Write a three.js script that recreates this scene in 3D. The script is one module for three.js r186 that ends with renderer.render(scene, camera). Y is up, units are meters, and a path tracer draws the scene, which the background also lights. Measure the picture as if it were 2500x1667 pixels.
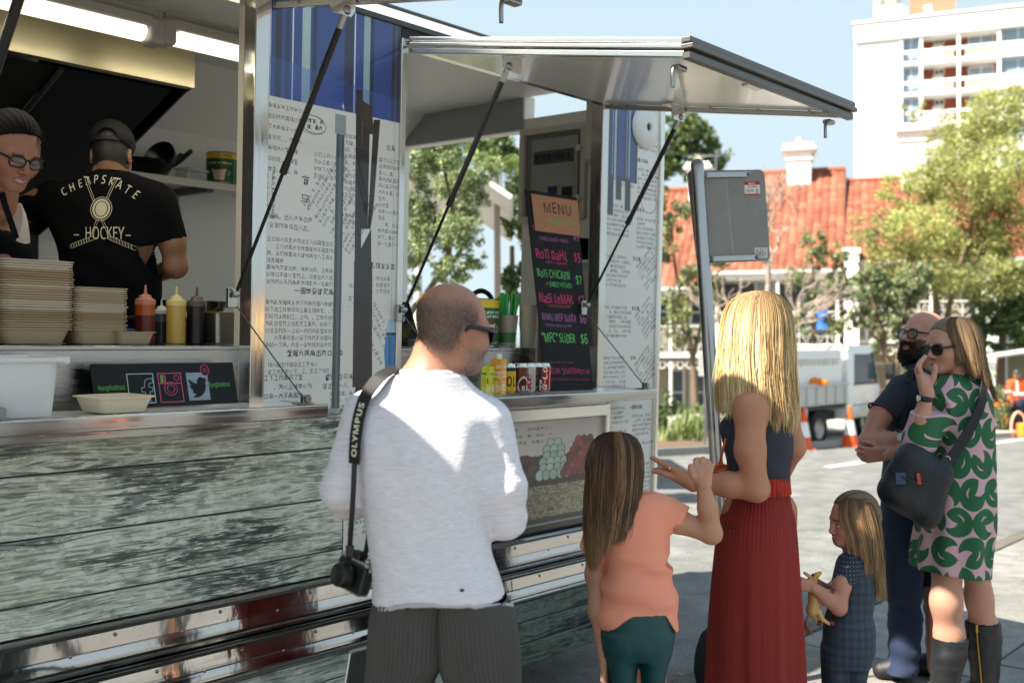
import*as THREE from 'three';
import {mergeGeometries,mergeVertices,toCreasedNormals}from 'three/addons/utils/BufferGeometryUtils.js';
import {RoundedBoxGeometry}from 'three/addons/geometries/RoundedBoxGeometry.js';
import {RectAreaLightUniformsLib}from 'three/addons/lights/RectAreaLightUniformsLib.js';

// ---------------------------------------------------------------- camera, sky, sun, exposure
const V=(x,y,z)=>new THREE.Vector3(x,y,z);
const scene=new THREE.Scene();
const FPX=2600,EYE=1.55,PITCH=Math.atan(11.5 /FPX);
const camera=new THREE.PerspectiveCamera(2*Math.atan(833.5 /FPX)*180 /Math.PI,2500 /1667,0.1,600);
camera.position.set(0,EYE,0);
camera.rotation.set(PITCH,0,0);
camera.focus=3.7;
camera.userData.fStop=2.6;
const renderer=new THREE.WebGLRenderer({antialias:true});
renderer.setSize(1024,682);
renderer.toneMapping=THREE.LinearToneMapping;
renderer.toneMappingExposure=3.45;
renderer.shadowMap.enabled=true;
RectAreaLightUniformsLib.init();

const SUN_AZ=-72*Math.PI /180,SUN_EL=52*Math.PI /180;
const toSun=V(Math.sin(SUN_AZ)*Math.cos(SUN_EL),Math.sin(SUN_EL),Math.cos(SUN_AZ)*Math.cos(SUN_EL));
{// clear pale sky, a little brighter round the sun and near the horizon
 const w=512,h=256,d=new Float32Array(w*h*4);
 for (let j=0;j<h;j++)for (let i=0;i<w;i++){
 const el=(j + 0.5)/h*Math.PI - Math.PI /2,az=((i + 0.5)/w - 0.5)*2*Math.PI;
 const dir=V(Math.cos(el)*Math.cos(az),Math.sin(el),Math.cos(el)*Math.sin(az));
 const up=Math.max(0,dir.y),k=Math.pow(1 - up,1.1);
 const s=Math.max(0,dir.dot(toSun)),g=0.10*Math.pow(s,6)+ 0.25*Math.pow(s,60);
 const o=(j*w + i)*4;
 let r=0.14 + 0.085*k + g,gg=0.205 + 0.065*k + g*0.97,b=0.268 + 0.02*k + g*0.9;
 if (dir.y<0){r=0.12;gg=0.12;b=0.12;}
 d[o]=r;d[o + 1]=gg;d[o + 2]=b;d[o + 3]=1;
 }
 const t=new THREE.DataTexture(d,w,h,THREE.RGBAFormat,THREE.FloatType);
 t.mapping=THREE.EquirectangularReflectionMapping;t.magFilter=THREE.LinearFilter;t.minFilter=THREE.LinearFilter;
 t.colorSpace=THREE.LinearSRGBColorSpace;t.needsUpdate=true;
 scene.background=t;scene.environment=t;
}
const sun=new THREE.DirectionalLight(new THREE.Color(1.0,0.93,0.80),5.0);
sun.position.copy(toSun).multiplyScalar(60);sun.target.position.set(0,0,-6);
sun.castShadow=true;sun.shadow.mapSize.set(4096,4096);
Object.assign(sun.shadow.camera,{left:-40,right:40,top:40,bottom:-40,near:1,far:200});
scene.add(sun,sun.target);
// ---------------------------------------------------------------- helpers
let seed=7;
const rnd=()=>{seed=(seed + 0x6d2b79f5)|0;let t=Math.imul(seed ^ (seed>>>15),1|seed);t=(t + Math.imul(t ^ (t>>>7),61|t))^ t;return ((t ^ (t>>>14))>>>0)/4294967296;};
const rr=(a,b)=>a + (b - a)*rnd();
const gauss=()=>(rnd()+ rnd()+ rnd()- 1.5)/0.75;
const clamp=(x,a=0,b=1)=>Math.min(b,Math.max(a,x));
const lerp=(a,b,t)=>a + (b - a)*t;
const sstep=(a,b,x)=>{const t=clamp((x - a)/(b - a));return t*t*(3 - 2*t);};
const hash=(x,y,z)=>{let n=Math.imul(x,374761393)+ Math.imul(y,668265263)+ Math.imul(z,2147483647 ^ 0x5bd1e995);n=Math.imul(n ^ (n>>>13),1274126177);return ((n ^ (n>>>16))>>>0)/4294967296;};
function noise3(x,y,z){
 const xi=Math.floor(x),yi=Math.floor(y),zi=Math.floor(z);let fx=x - xi,fy=y - yi,fz=z - zi;
 fx=fx*fx*(3 - 2*fx);fy=fy*fy*(3 - 2*fy);fz=fz*fz*(3 - 2*fz);
 const l=lerp;
 return l(l(l(hash(xi,yi,zi),hash(xi + 1,yi,zi),fx),l(hash(xi,yi + 1,zi),hash(xi + 1,yi + 1,zi),fx),fy),
 l(l(hash(xi,yi,zi + 1),hash(xi + 1,yi,zi + 1),fx),l(hash(xi,yi + 1,zi + 1),hash(xi + 1,yi + 1,zi + 1),fx),fy),fz);
}
function noise2(x,y,px=0,py=0){// wraps at px, py cells when given
 let xi=Math.floor(x),yi=Math.floor(y),fx=x - xi,fy=y - yi;fx=fx*fx*(3 - 2*fx);fy=fy*fy*(3 - 2*fy);
 const m=(a,p)=>p?((a % p)+ p)% p:a;
 const x0=m(xi,px),x1=m(xi + 1,px),y0=m(yi,py),y1=m(yi + 1,py);
 return lerp(lerp(hash(x0,y0,17),hash(x1,y0,17),fx),lerp(hash(x0,y1,17),hash(x1,y1,17),fx),fy);
}
function fbm2(x,y,oct=4,px=0,py=0){let s=0,a=0.5,n=0;for (let i=0;i<oct;i++){s +=a*noise2(x,y,px,py);n +=a;a*=0.5;x*=2;y*=2;px*=2;py*=2;}return s /n;}
function fbm3(x,y,z,oct=3){let s=0,a=0.5,n=0;for (let i=0;i<oct;i++){s +=a*noise3(x,y,z);n +=a;a*=0.5;x*=2.03;y*=2.03;z*=2.03;}return s /n;}

const used={};
function numbered(name){const k=used[name]=(used[name]??-1)+ 1;return k?name + '_' + String(k).padStart(3,'0'):name;}
function tag(o,label,category,group,kind){
 if (label)o.userData.label=label;
 if (category)o.userData.category=category;
 if (group)o.userData.group=group;
 if (kind)o.userData.kind=kind;
 return o;
}
function thing(name,label,category,pos,group){// a Group at the thing's base; its children are its parts
 const o=new THREE.Group();o.name=numbered(name);scene.add(o);
 if (pos)o.position.copy(pos);
 return tag(o,label,category,group);
}
function part(name,geo,mat,parent,label){
 const m=new THREE.Mesh(Array.isArray(geo)?merge(geo):geo,mat);m.name=name;m.castShadow=m.receiveShadow=true;
 if (label)m.userData.label=label;
 parent.add(m);return m;
}
function solo(name,geo,mat,label,category,group,kind){// a thing that is one mesh
 const m=part(numbered(name),geo,mat,scene);return tag(m,label,category,group,kind);
}
function merge(list){
 list=list.map((g)=>{const q=g.index?g.toNonIndexed():g;if (!q.attributes.normal)q.computeVertexNormals();return q;});
 const uv=list.every((g)=>g.attributes.uv),col=list.every((g)=>g.attributes.color);
 for (const g of list)for (const k of Object.keys(g.attributes))if (!(k==='position'||k==='normal'||(k==='uv'&&uv)||(k==='color'&&col)))g.deleteAttribute(k);
 return mergeGeometries(list);
}
const B=(x0,x1,y0,y1,z0,z1)=>{const g=new THREE.BoxGeometry(Math.abs(x1 - x0),Math.abs(y1 - y0),Math.abs(z1 - z0));g.translate((x0 + x1)/2,(y0 + y1)/2,(z0 + z1)/2);return g;};
const RB=(x0,x1,y0,y1,z0,z1,r=0.004,s=2)=>{const g=new RoundedBoxGeometry(Math.abs(x1 - x0),Math.abs(y1 - y0),Math.abs(z1 - z0),s,r);g.translate((x0 + x1)/2,(y0 + y1)/2,(z0 + z1)/2);return g;};
// box uv in metres: x-y faces
function uvBox(g,su=1,sv=1,ou=0,ov=0){
 if (g.index)g=g.toNonIndexed();
 const p=g.attributes.position,n=g.attributes.normal,uv=new Float32Array(p.count*2);
 for (let i=0;i<p.count;i++){
 const ax=Math.abs(n.getX(i)),ay=Math.abs(n.getY(i)),az=Math.abs(n.getZ(i));
 let u,v;
 if (az>=ax&&az>=ay){u=p.getX(i);v=p.getY(i);}else if (ay>=ax){u=p.getX(i);v=p.getZ(i);}else {u=p.getZ(i);v=p.getY(i);}
 uv[2*i]=u*su + ou;uv[2*i + 1]=v*sv + ov;
 }
 g.setAttribute('uv',new THREE.BufferAttribute(uv,2));return g;
}
const cyl=(r0,r1,h,seg=20,open=false)=>new THREE.CylinderGeometry(r0,r1,h,seg,1,open);
function rod(a,b,r0,r1=r0,seg=10){// cylinder from a to b
 const d=b.clone().sub(a),g=new THREE.CylinderGeometry(r1,r0,d.length(),seg);
 g.applyQuaternion(new THREE.Quaternion().setFromUnitVectors(V(0,1,0),d.clone().normalize()));
 const m=a.clone().add(b).multiplyScalar(0.5);g.translate(m.x,m.y,m.z);return g;
}
function tube(pts,r,seg=24,rs=8){return new THREE.TubeGeometry(new THREE.CatmullRomCurve3(pts),seg,r,rs);}
function taperTube(pts,rads,seg=24,rs=8){// tube whose radius changes along the curve
 const c=new THREE.CatmullRomCurve3(pts),g=new THREE.TubeGeometry(c,seg,1,rs),p=g.attributes.position;
 for (let i=0;i<=seg;i++){
 const t=i /seg,q=c.getPointAt(t),f=t*(rads.length - 1),k=Math.min(rads.length - 2,Math.floor(f)),r=lerp(rads[k],rads[k + 1],f - k);
 for (let j=0;j<=rs;j++){const n=i*(rs + 1)+ j;p.setXYZ(n,q.x + (p.getX(n)- q.x)*r,q.y + (p.getY(n)- q.y)*r,q.z + (p.getZ(n)- q.z)*r);}
 }
 return g;
}
function extrude(pts,depth,bevel=0){const s=new THREE.Shape(pts.map(([x,y])=>new THREE.Vector2(x,y)));return new THREE.ExtrudeGeometry(s,{depth,bevelEnabled:bevel>0,bevelSize:bevel,bevelThickness:bevel,bevelSegments:2});}
const lathe=(pts,seg=32)=>new THREE.LatheGeometry(pts.map(([x,y])=>new THREE.Vector2(x,y)),seg);
function quad(a,b,c,d){// a b c d counter-clockwise; uv 0..1
 const g=new THREE.BufferGeometry();
 g.setAttribute('position',new THREE.BufferAttribute(new Float32Array([...a.toArray(),...b.toArray(),...c.toArray(),...a.toArray(),...c.toArray(),...d.toArray()]),3));
 g.setAttribute('uv',new THREE.BufferAttribute(new Float32Array([0,0,1,0,1,1,0,0,1,1,0,1]),2));
 g.computeVertexNormals();return g;
}
const moved=(g,x,y,z)=>{g.translate(x,y,z);return g;};
function paint(g,fn){// vertex colours from a function of position (and normal)
 const p=g.attributes.position,n=g.attributes.normal,c=new Float32Array(p.count*3),q=V(0,0,0),m=V(0,0,0);
 for (let i=0;i<p.count;i++){q.fromBufferAttribute(p,i);if (n)m.fromBufferAttribute(n,i);const r=fn(q,m,i);c[3*i]=r[0];c[3*i + 1]=r[1];c[3*i + 2]=r[2];}
 g.setAttribute('color',new THREE.BufferAttribute(c,3));return g;
}
const lin=(h)=>{const c=new THREE.Color(h);return [c.r,c.g,c.b];};
const mixc=(a,b,t)=>[lerp(a[0],b[0],t),lerp(a[1],b[1],t),lerp(a[2],b[2],t)];

// photograph pixel (2500 x 1667) and distance -> point in the place
const CP=Math.cos(PITCH),SP=Math.sin(PITCH);
function ray(px,py){const x=(px - 1250)/FPX,y=-(py - 833.5)/FPX;return V(x,y*CP + SP,y*SP - CP);}
function P(px,py,dist){const d=ray(px,py);return V(0,EYE,0).addScaledVector(d,dist /-d.z);}
function G(px,py,y=0){const d=ray(px,py);return V(0,EYE,0).addScaledVector(d,(y - EYE)/d.y);}

// ---------------------------------------------------------------- materials and textures
const std=(color,roughness=0.6,metalness=0,o={})=>new THREE.MeshStandardMaterial({color,roughness,metalness,side:THREE.DoubleSide,...o});
const phys=(color,roughness=0.4,o={})=>new THREE.MeshPhysicalMaterial({color,roughness,side:THREE.DoubleSide,...o});
function canvas(w,h,draw){const c=document.createElement('canvas');c.width=w;c.height=h;draw(c.getContext('2d'),w,h);return c;}
function ctex(w,h,draw,repeat){
 const t=new THREE.CanvasTexture(canvas(w,h,draw));t.colorSpace=THREE.SRGBColorSpace;t.wrapS=t.wrapT=THREE.RepeatWrapping;t.anisotropy=8;
 if (repeat)t.repeat.set(...repeat);return t;
}
function dtex(w,h,fn,srgb=true){// fn(x, y) -> [r, g, b] 0..255
 const d=new Uint8Array(w*h*4);
 for (let y=0;y<h;y++)for (let x=0;x<w;x++){const c=fn(x,y),o=(y*w + x)*4;d[o]=clamp(c[0],0,255);d[o + 1]=clamp(c[1],0,255);d[o + 2]=clamp(c[2],0,255);d[o + 3]=255;}
 const t=new THREE.DataTexture(d,w,h);t.magFilter=THREE.LinearFilter;t.minFilter=THREE.LinearMipmapLinearFilter;t.generateMipmaps=true;
 t.wrapS=t.wrapT=THREE.RepeatWrapping;t.colorSpace=srgb?THREE.SRGBColorSpace:THREE.NoColorSpace;t.needsUpdate=true;return t;
}
const gtex=(w,h,fn)=>dtex(w,h,(x,y)=>{const v=fn(x,y)*255;return [v,v,v];},false);
const TX={
 fine:gtex(256,256,(x,y)=>fbm2(x /8,y /8,4,32,32)),
 blotch:gtex(256,256,(x,y)=>0.45 + 0.75*(fbm2(x /64,y /64,5,4,4)- 0.5)),
 brushed:gtex(256,256,(x,y)=>0.5 + 0.5*(noise2(x /40,y*1.0,0,256)- 0.5)+ 0.25*(fbm2(x /64,y /64,3,4,4)- 0.5)),
 weave:gtex(128,128,(x,y)=>0.5 + 0.25*Math.sin(x*Math.PI /2)*Math.cos(y*Math.PI /2)+ 0.35*(noise2(x /2,y /2,64,64)- 0.5)),
 slub:gtex(512,512,(x,y)=>0.5 + 0.6*(fbm2(x /22,y /2.2,3,23,232)- 0.5)+ 0.3*(noise2(x /2,y /2,256,256)- 0.5)),
};
const rep=(t,u,v)=>{const c=t.clone();c.repeat.set(u,v);c.needsUpdate=true;return c;};
const M={
 alu:std(0xc9c8c4,0.32,0.9,{roughnessMap:rep(TX.blotch,1.3,1.3)}),
 aluBright:std(0xdedcd6,0.24,1.0),
 polished:std(0xb9b8b6,0.2,1.0,{roughnessMap:rep(TX.blotch,1.1,2.1),bumpMap:rep(TX.blotch,2.3,1.1),bumpScale:0.0012}),
 brushed:std(0xaaa9a8,0.34,1.0,{bumpMap:rep(TX.brushed,1.5,4),bumpScale:0.0003,roughnessMap:rep(TX.blotch,0.9,1.7)}),
 hood:std(0xb9b092,0.33,1.0,{bumpMap:rep(TX.brushed,1.2,3),bumpScale:0.0002}),
 steel:std(0x9a9a98,0.28,1.0),
 zinc:std(0xa9abac,0.38,0.95,{roughnessMap:rep(TX.blotch,6,6)}),
 blackMetal:std(0x101112,0.32,0.3),
 blackPlastic:std(0x121314,0.45),
 rubber:std(0x0c0c0c,0.8),
 whitePanel:phys(0xf3f1ed,0.22,{clearcoat:0.5,clearcoatRoughness:0.08,bumpMap:rep(TX.blotch,0.7,0.7),bumpScale:0.002}),
 interior:std(0xf0efea,0.38),
 whitePaint:std(0xdad8d2,0.5),
 dark:std(0x15171a,0.6),
};
// ---------------------------------------------------------------- ground, road, footpath
const ROAD_Y=-0.12;
const asphaltMap=dtex(1024,1024,(x,y)=>{
 const s=noise2(x /2.2,y /2.2,465,465),t=noise2(x /1.1 + 9,y /1.1,931,931),c=fbm2(x /128,y /128,5,8,8),crack=Math.abs(fbm2(x /200 + 3,y /200,5,5,5)- 0.5);
 let v=98 + 46*(s - 0.5)+ 44*(t - 0.5)+ 46*(c - 0.5);if (crack<0.0035)v -=34;
 return [v*1.0,v*1.0,v*0.985];
});
const asphalt=std(0xffffff,0.88,0,{map:asphaltMap,bumpMap:rep(TX.fine,1,1),bumpScale:0.004});
function planeXZ(x0,x1,z0,z1,y,s=1){// uv in metres / s
 const g=new THREE.BufferGeometry();
 g.setAttribute('position',new THREE.BufferAttribute(new Float32Array([x0,y,z1,x1,y,z1,x1,y,z0,x0,y,z1,x1,y,z0,x0,y,z0]),3));
 g.setAttribute('uv',new THREE.BufferAttribute(new Float32Array([x0,-z1,x1,-z1,x1,-z0,x0,-z1,x1,-z0,x0,-z0].map((v)=>v /s)),2));
 g.computeVertexNormals();return g;
}
// the road is level by the truck and falls gently away beyond it
const roadY=(dist)=>ROAD_Y - 0.027*Math.max(0,dist - 5.5);
const groundAt=(px,py)=>{const z=1.5215 /((py - 845)/FPX - 0.027),p=P(px,py,z);p.y=roadY(z);return p;};
{
 const zs=[60,5,-5.5,-12,-30,-60,-90,-150,-350],gs=[];for (let i=0;i + 1<zs.length;i++){const g=planeXZ(-250,250,zs[i + 1],zs[i],0,2.2),p=g.attributes.position;for (let k=0;k<p.count;k++)p.setY(k,roadY(Math.min(90,-p.getZ(k))));g.computeVertexNormals();gs.push(g);}
 tag(part('road',gs,asphalt,scene),'pale sunlit asphalt road behind the queue',null,null,'structure');
}

// the street frame: x along the truck, z towards the footpath
const TH=41.5*Math.PI /180,TRUCK_TURN=Math.PI /2 - TH;
const TRUCK_O=V(0.786,0,-5.827);
const streetAt=(x,y,z)=>V(x,y,z).applyAxisAngle(V(0,1,0),TRUCK_TURN).add(TRUCK_O);
{
 const path=new THREE.Group();path.name='footpath';path.position.copy(TRUCK_O);path.rotation.y=TRUCK_TURN;scene.add(path);
 tag(path,'shaded grey concrete footpath where the queue stands',null,null,'structure');
 const slabMap=dtex(512,512,(x,y)=>{
 const s=noise2(x /2,y /2,256,256),c=fbm2(x /64,y /64,5,8,8),st=fbm2(x /34 + 7,y /34,4,15,15);
 const v=122 + 34*(s - 0.5)+ 36*(c - 0.5)- (st>0.62?90*(st - 0.62):0);return [v,v*0.99,v*0.975];
 });
 const tones=[0xffffff,0xece9e4,0xf4f3f1,0xe2e0dc].map((c)=>std(c,0.85,0,{map:slabMap,bumpMap:rep(TX.fine,1.3,1.3),bumpScale:0.002}));
 part('bedding',B(-14,16,ROAD_Y - 0.08,-0.022,0.8,10),std(0x2a2927,0.95),path);
 const sx=1.25,sz=0.92;
 for (let i=-7;i<7;i++)for (let j=0;j<7;j++){
 const x=i*sx + (j % 2)*0.3 + 0.28,z=0.67 + j*sz,d=rr(-0.003,0.003);
 part('paving_slab',uvBox(RB(x + 0.006,x + sx - 0.006,-0.06,d,z + 0.006,z + sz - 0.006,0.006,1),1.1,1.1,rnd(),rnd()),tones[(i*3 + j*5 + 44)% 4],path);
 }
 const kerb=new THREE.Group();kerb.name='kerb';kerb.position.copy(TRUCK_O);kerb.rotation.y=TRUCK_TURN;scene.add(kerb);
 tag(kerb,'worn sandstone kerb along the near footpath',null,null,'structure');
 const km=[0xb9b2a2,0xaaa596,0xc2bdae].map((c)=>std(c,0.9,0,{bumpMap:rep(TX.blotch,3,3),bumpScale:0.015,map:slabMap}));
 for (let i=-8;i<10;i++)part('kerb_stone',uvBox(RB(i*1.1 + 0.01,i*1.1 + 1.09,ROAD_Y - 0.06,rr(-0.006,0.004),0.53 + rr(-0.006,0.006),0.662,0.014,2),1.3,1.3,rnd(),rnd()),km[(i + 9)% 3],kerb);
 // leaf litter in the gutter
 const lm=std(0xa88a4c,0.9),one=new THREE.PlaneGeometry(0.03,0.018);one.rotateX(-Math.PI /2);
 const im=new THREE.InstancedMesh(one,lm,500),q=new THREE.Matrix4(),e=new THREE.Euler();
 for (let i=0;i<500;i++){e.set(rr(-0.3,0.3),rr(0,6.3),rr(-0.3,0.3));q.makeRotationFromEuler(e);const p=V(rr(-3,6),ROAD_Y + 0.012,0.5 - Math.abs(gauss())*0.12);q.setPosition(p);im.setMatrixAt(i,q);}
 im.name='leaf_litter';im.position.copy(TRUCK_O);im.rotation.y=TRUCK_TURN;scene.add(im);tag(im,'dry leaf litter lying in the gutter','leaf litter',null,'stuff');
}
// worn white line on the road
{
 const m=std(0xd9d7d0,0.8,0,{bumpMap:rep(TX.fine,2,2),bumpScale:0.002});
 const strip=(a,b,w,name,label)=>{const d=b.clone().sub(a),n=V(-d.z,0,d.x).normalize().multiplyScalar(w /2);const v=[a.clone().sub(n),b.clone().sub(n),b.clone().add(n),a.clone().add(n)];for (const p of v)p.y=roadY(-p.z)+ 0.008;return tag(part(name,quad(...v),m,scene),label,null,null,'structure');};
 strip(groundAt(2020,1141),groundAt(2640,1052),0.16,'road_marking','thin white line painted across the sunlit road');
}
// ---------------------------------------------------------------- writing: brush-stroke characters and a plain stroke alphabet
const HAN={
 一:'0595',周:'111609 11919988 3373 5255 2585 3777793937',学:'1023 4142 8162 0503 0393 9384 2474 7456 5659 5949 0797',会:'5004 5094 3575 1696 4629 2979 6889',
 做:'2004 1319 3363 5156 3666693936 7063 7293 8259 6579',叉:'1191 9109 1246 4699 4042',烧:'1325 4235 3009 2648 5272 6055 5594 4696 6649 7678 7898 9897',
 掌:'5003 2031 8071 1293 0204 9394 3464674743 2878 1999 5759',握:'0232 2029 0526 41919444 414409 5595 6547 5787 7658 5898 4999',火:'2345 8365 5009 5599',
 候:'2004 1319 4181 8144 4494 6245 3696 6409 6699 3133',出:'5059 2124 2484 8184 1519 1999 9995',爽:'0292 5009 5299 1425 3415 8475 7485 1627 3617 8677 7687',口:'2282 2228 2888 8288',肉:'2229 22828988 5043 4466 4665 4856 5678',
 弘:'0141 4144 4404 0407 0747 4709 6356 7008 0898 8799',扬:'0232 2029 0526 4191 9154 5494 9499 9988 7558 8569',家:'5051 1213 12929392 3484 5439 4547 4759 4638 7559 8479',乡:'6024 2474 7437 3787 8709',菜:'0292 3033 7073 8414 2536 5556 8575 0797 5059 5809 5899',
 马:'1171 7174 2124 2494 9499 9979 0676',的:'2012 1244 1219 1949 4449 1646 7062 6292 9299 9988 7687',人:'5009 5399',不:'0191 5144 4409 5359 6487',是:'2070 2024 2474 7074 2272 0595 5559 5787 3609 2799',在:'0292 4009 2529 4595 6469 3999',了:'1181 8154 5459 5949',
 大:'0393 5053 5309 5399',中:'1282 1216 1686 8286 5009 5059',上:'5059 5484 0999',下:'0191 5159 5477',我:'0393 2029 4011 0727 6099 9998 8669 8192',们:'2004 1319 4149 4849 4041 5191 9199',年:'2003 1282 2525 2585 0696 5259',月:'2227 22828988 2464 2666 0927',日:'2222 2282 8289 2889 2229 2585',
 工:'1181 5159 0999',作:'2004 1319 5034 4292 6269 6494 6696',可:'0191 1464 1417 1747 6447 8189 8979',以:'1116 1637 4143 7148 4809 6799',食:'5004 5094 3565 3338 6368 3868 4999',生:'2013 2282 5009 5059 2585 0999',来:'1181 2334 8374 0595 5009 5059 5509 5599',时:'1114 1118 1848 4148 1545 5393 8089 8979 6566',
 有:'0292 4005 3439 34848988 3686',家1:'5051 1213',王:'1181 1585 0999 5159',要:'0191 1383 1316 8386 1686 4043 6063 0797 4619 3699',好:'2009 0343 1448 4181 8163 6469 6959 4696',开:'1181 0595 3109 7179',味:'1216 1242 4246 1646 5282 4595 7079 7548 7599',心:'1318 4346 4679 7989 5253 8294',手:'7011 1282 0595 5159 5939',天:'1181 0595 5109 5599',文:'5051 0292 2277 7209 7299',化:'2004 1319 7059 5999 9997 8254',
};
delete HAN.家1;
const HANS=Object.keys(HAN);
function han(c,ch,x,y,s,w){// top left corner x, y; box of s
 const d=HAN[ch];if (!d)return;c.lineWidth=w;c.beginPath();
 for (const st of d.split(' ')){for (let i=0;i + 1<st.length;i +=2){const px=x + (+st[i]+ 0.5)/10*s,py=y + (+st[i + 1]+ 0.5)/10*s;i?c.lineTo(px,py):c.moveTo(px,py);}}
 c.stroke();
}
function hanLine(c,text,x,y,s,w,gap=1.0){let i=0;for (const ch of text){if (ch !==' '){if (ch===','||ch==='.'){c.fillRect(x + i*s*gap + s*0.1,y + s*0.75,s*0.16,s*0.18);}else han(c,ch,x + i*s*gap,y,s*0.94,w);}i++;}}
function hanBody(c,x,y,n,s,w,r){let t='';for (let i=0;i<n;i++)t +=r()<0.08?',':HANS[Math.floor(r()*HANS.length)];hanLine(c,t,x,y,s,w,1.02);}
function hanBlock(c,x,y,cols,rows,s,lead,w,angle,r){// a column of body text, turned
 c.save();c.translate(x,y);c.rotate(angle);for (let j=0;j<rows;j++){const last=r()<0.16;hanBody(c,j&&r()>0.85?s*2:0,j*lead,Math.max(2,Math.floor(cols*(last?rr(0.3,0.8):1))),s,w,r);}c.restore();
}

// ---------------------------------------------------------------- the food truck
const truck=thing('food_truck','long food truck wrapped in printed newspaper and weathered planks, with raised serving hatches','food truck',TRUCK_O.clone());
truck.rotation.set(0.028,TRUCK_TURN,0,'YXZ');truck.updateMatrixWorld();
const TQ=truck.quaternion.clone(),TM=truck.matrix.clone();
truck.updateMatrix();TM.copy(truck.matrix);
const onTruck=(x,y,z)=>V(x,y,z).applyMatrix4(TM);
function place(o,x,y,z,turn=0){o.position.copy(onTruck(x,y,z));o.quaternion.copy(TQ).multiply(new THREE.Quaternion().setFromAxisAngle(V(0,1,0),turn));return o;}
const tp=(px,py,d=0)=>{// pixel -> truck x, y on the plane z = d
 const o=V(0,EYE,0).sub(TRUCK_O).applyQuaternion(TQ.clone().invert()),r=ray(px,py).applyQuaternion(TQ.clone().invert()),t=(d - o.z)/r.z;return [o.x + r.x*t,o.y + r.y*t];
};
const BLUE='#1d3a8c',NAVY='#10172e',INK='#23252a';
function stripes(c,X,Y,x0,x1,y0,y1,r,S){// striped awning print
 const w=X(x1)- X(x0),h=Y(y0)- Y(y1);
 const g=c.createLinearGradient(0,0,w,0);g.addColorStop(0,'#1b2f7c');g.addColorStop(0.5,'#1f4aa6');g.addColorStop(1,'#1a2d78');
 c.fillStyle='#243f80';c.fillRect(X(x0),Y(y1),w,h);
 const bars=[[0.00,0.02,'#c9d2e6'],[0.05,0.09,'#11182f'],[0.12,0.15,'#1b2750'],[0.165,0.175,'#d8e0ea'],[0.235,0.295,'#a9bcb8'],[0.31,0.34,'#12213f'],[0.55,0.62,'#15203c'],[0.625,0.635,'#cfd9ea'],[0.70,0.75,'#8ea8aa'],[0.755,0.78,'#121b38'],[0.93,1.0,'#16233f']];
 for (const [a,b,col]of bars){c.fillStyle=col;c.fillRect(X(x0)+ a*w,Y(y1),(b - a)*w,h);}
}
const PS=1000;// pixels per metre of the printed panels
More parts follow.
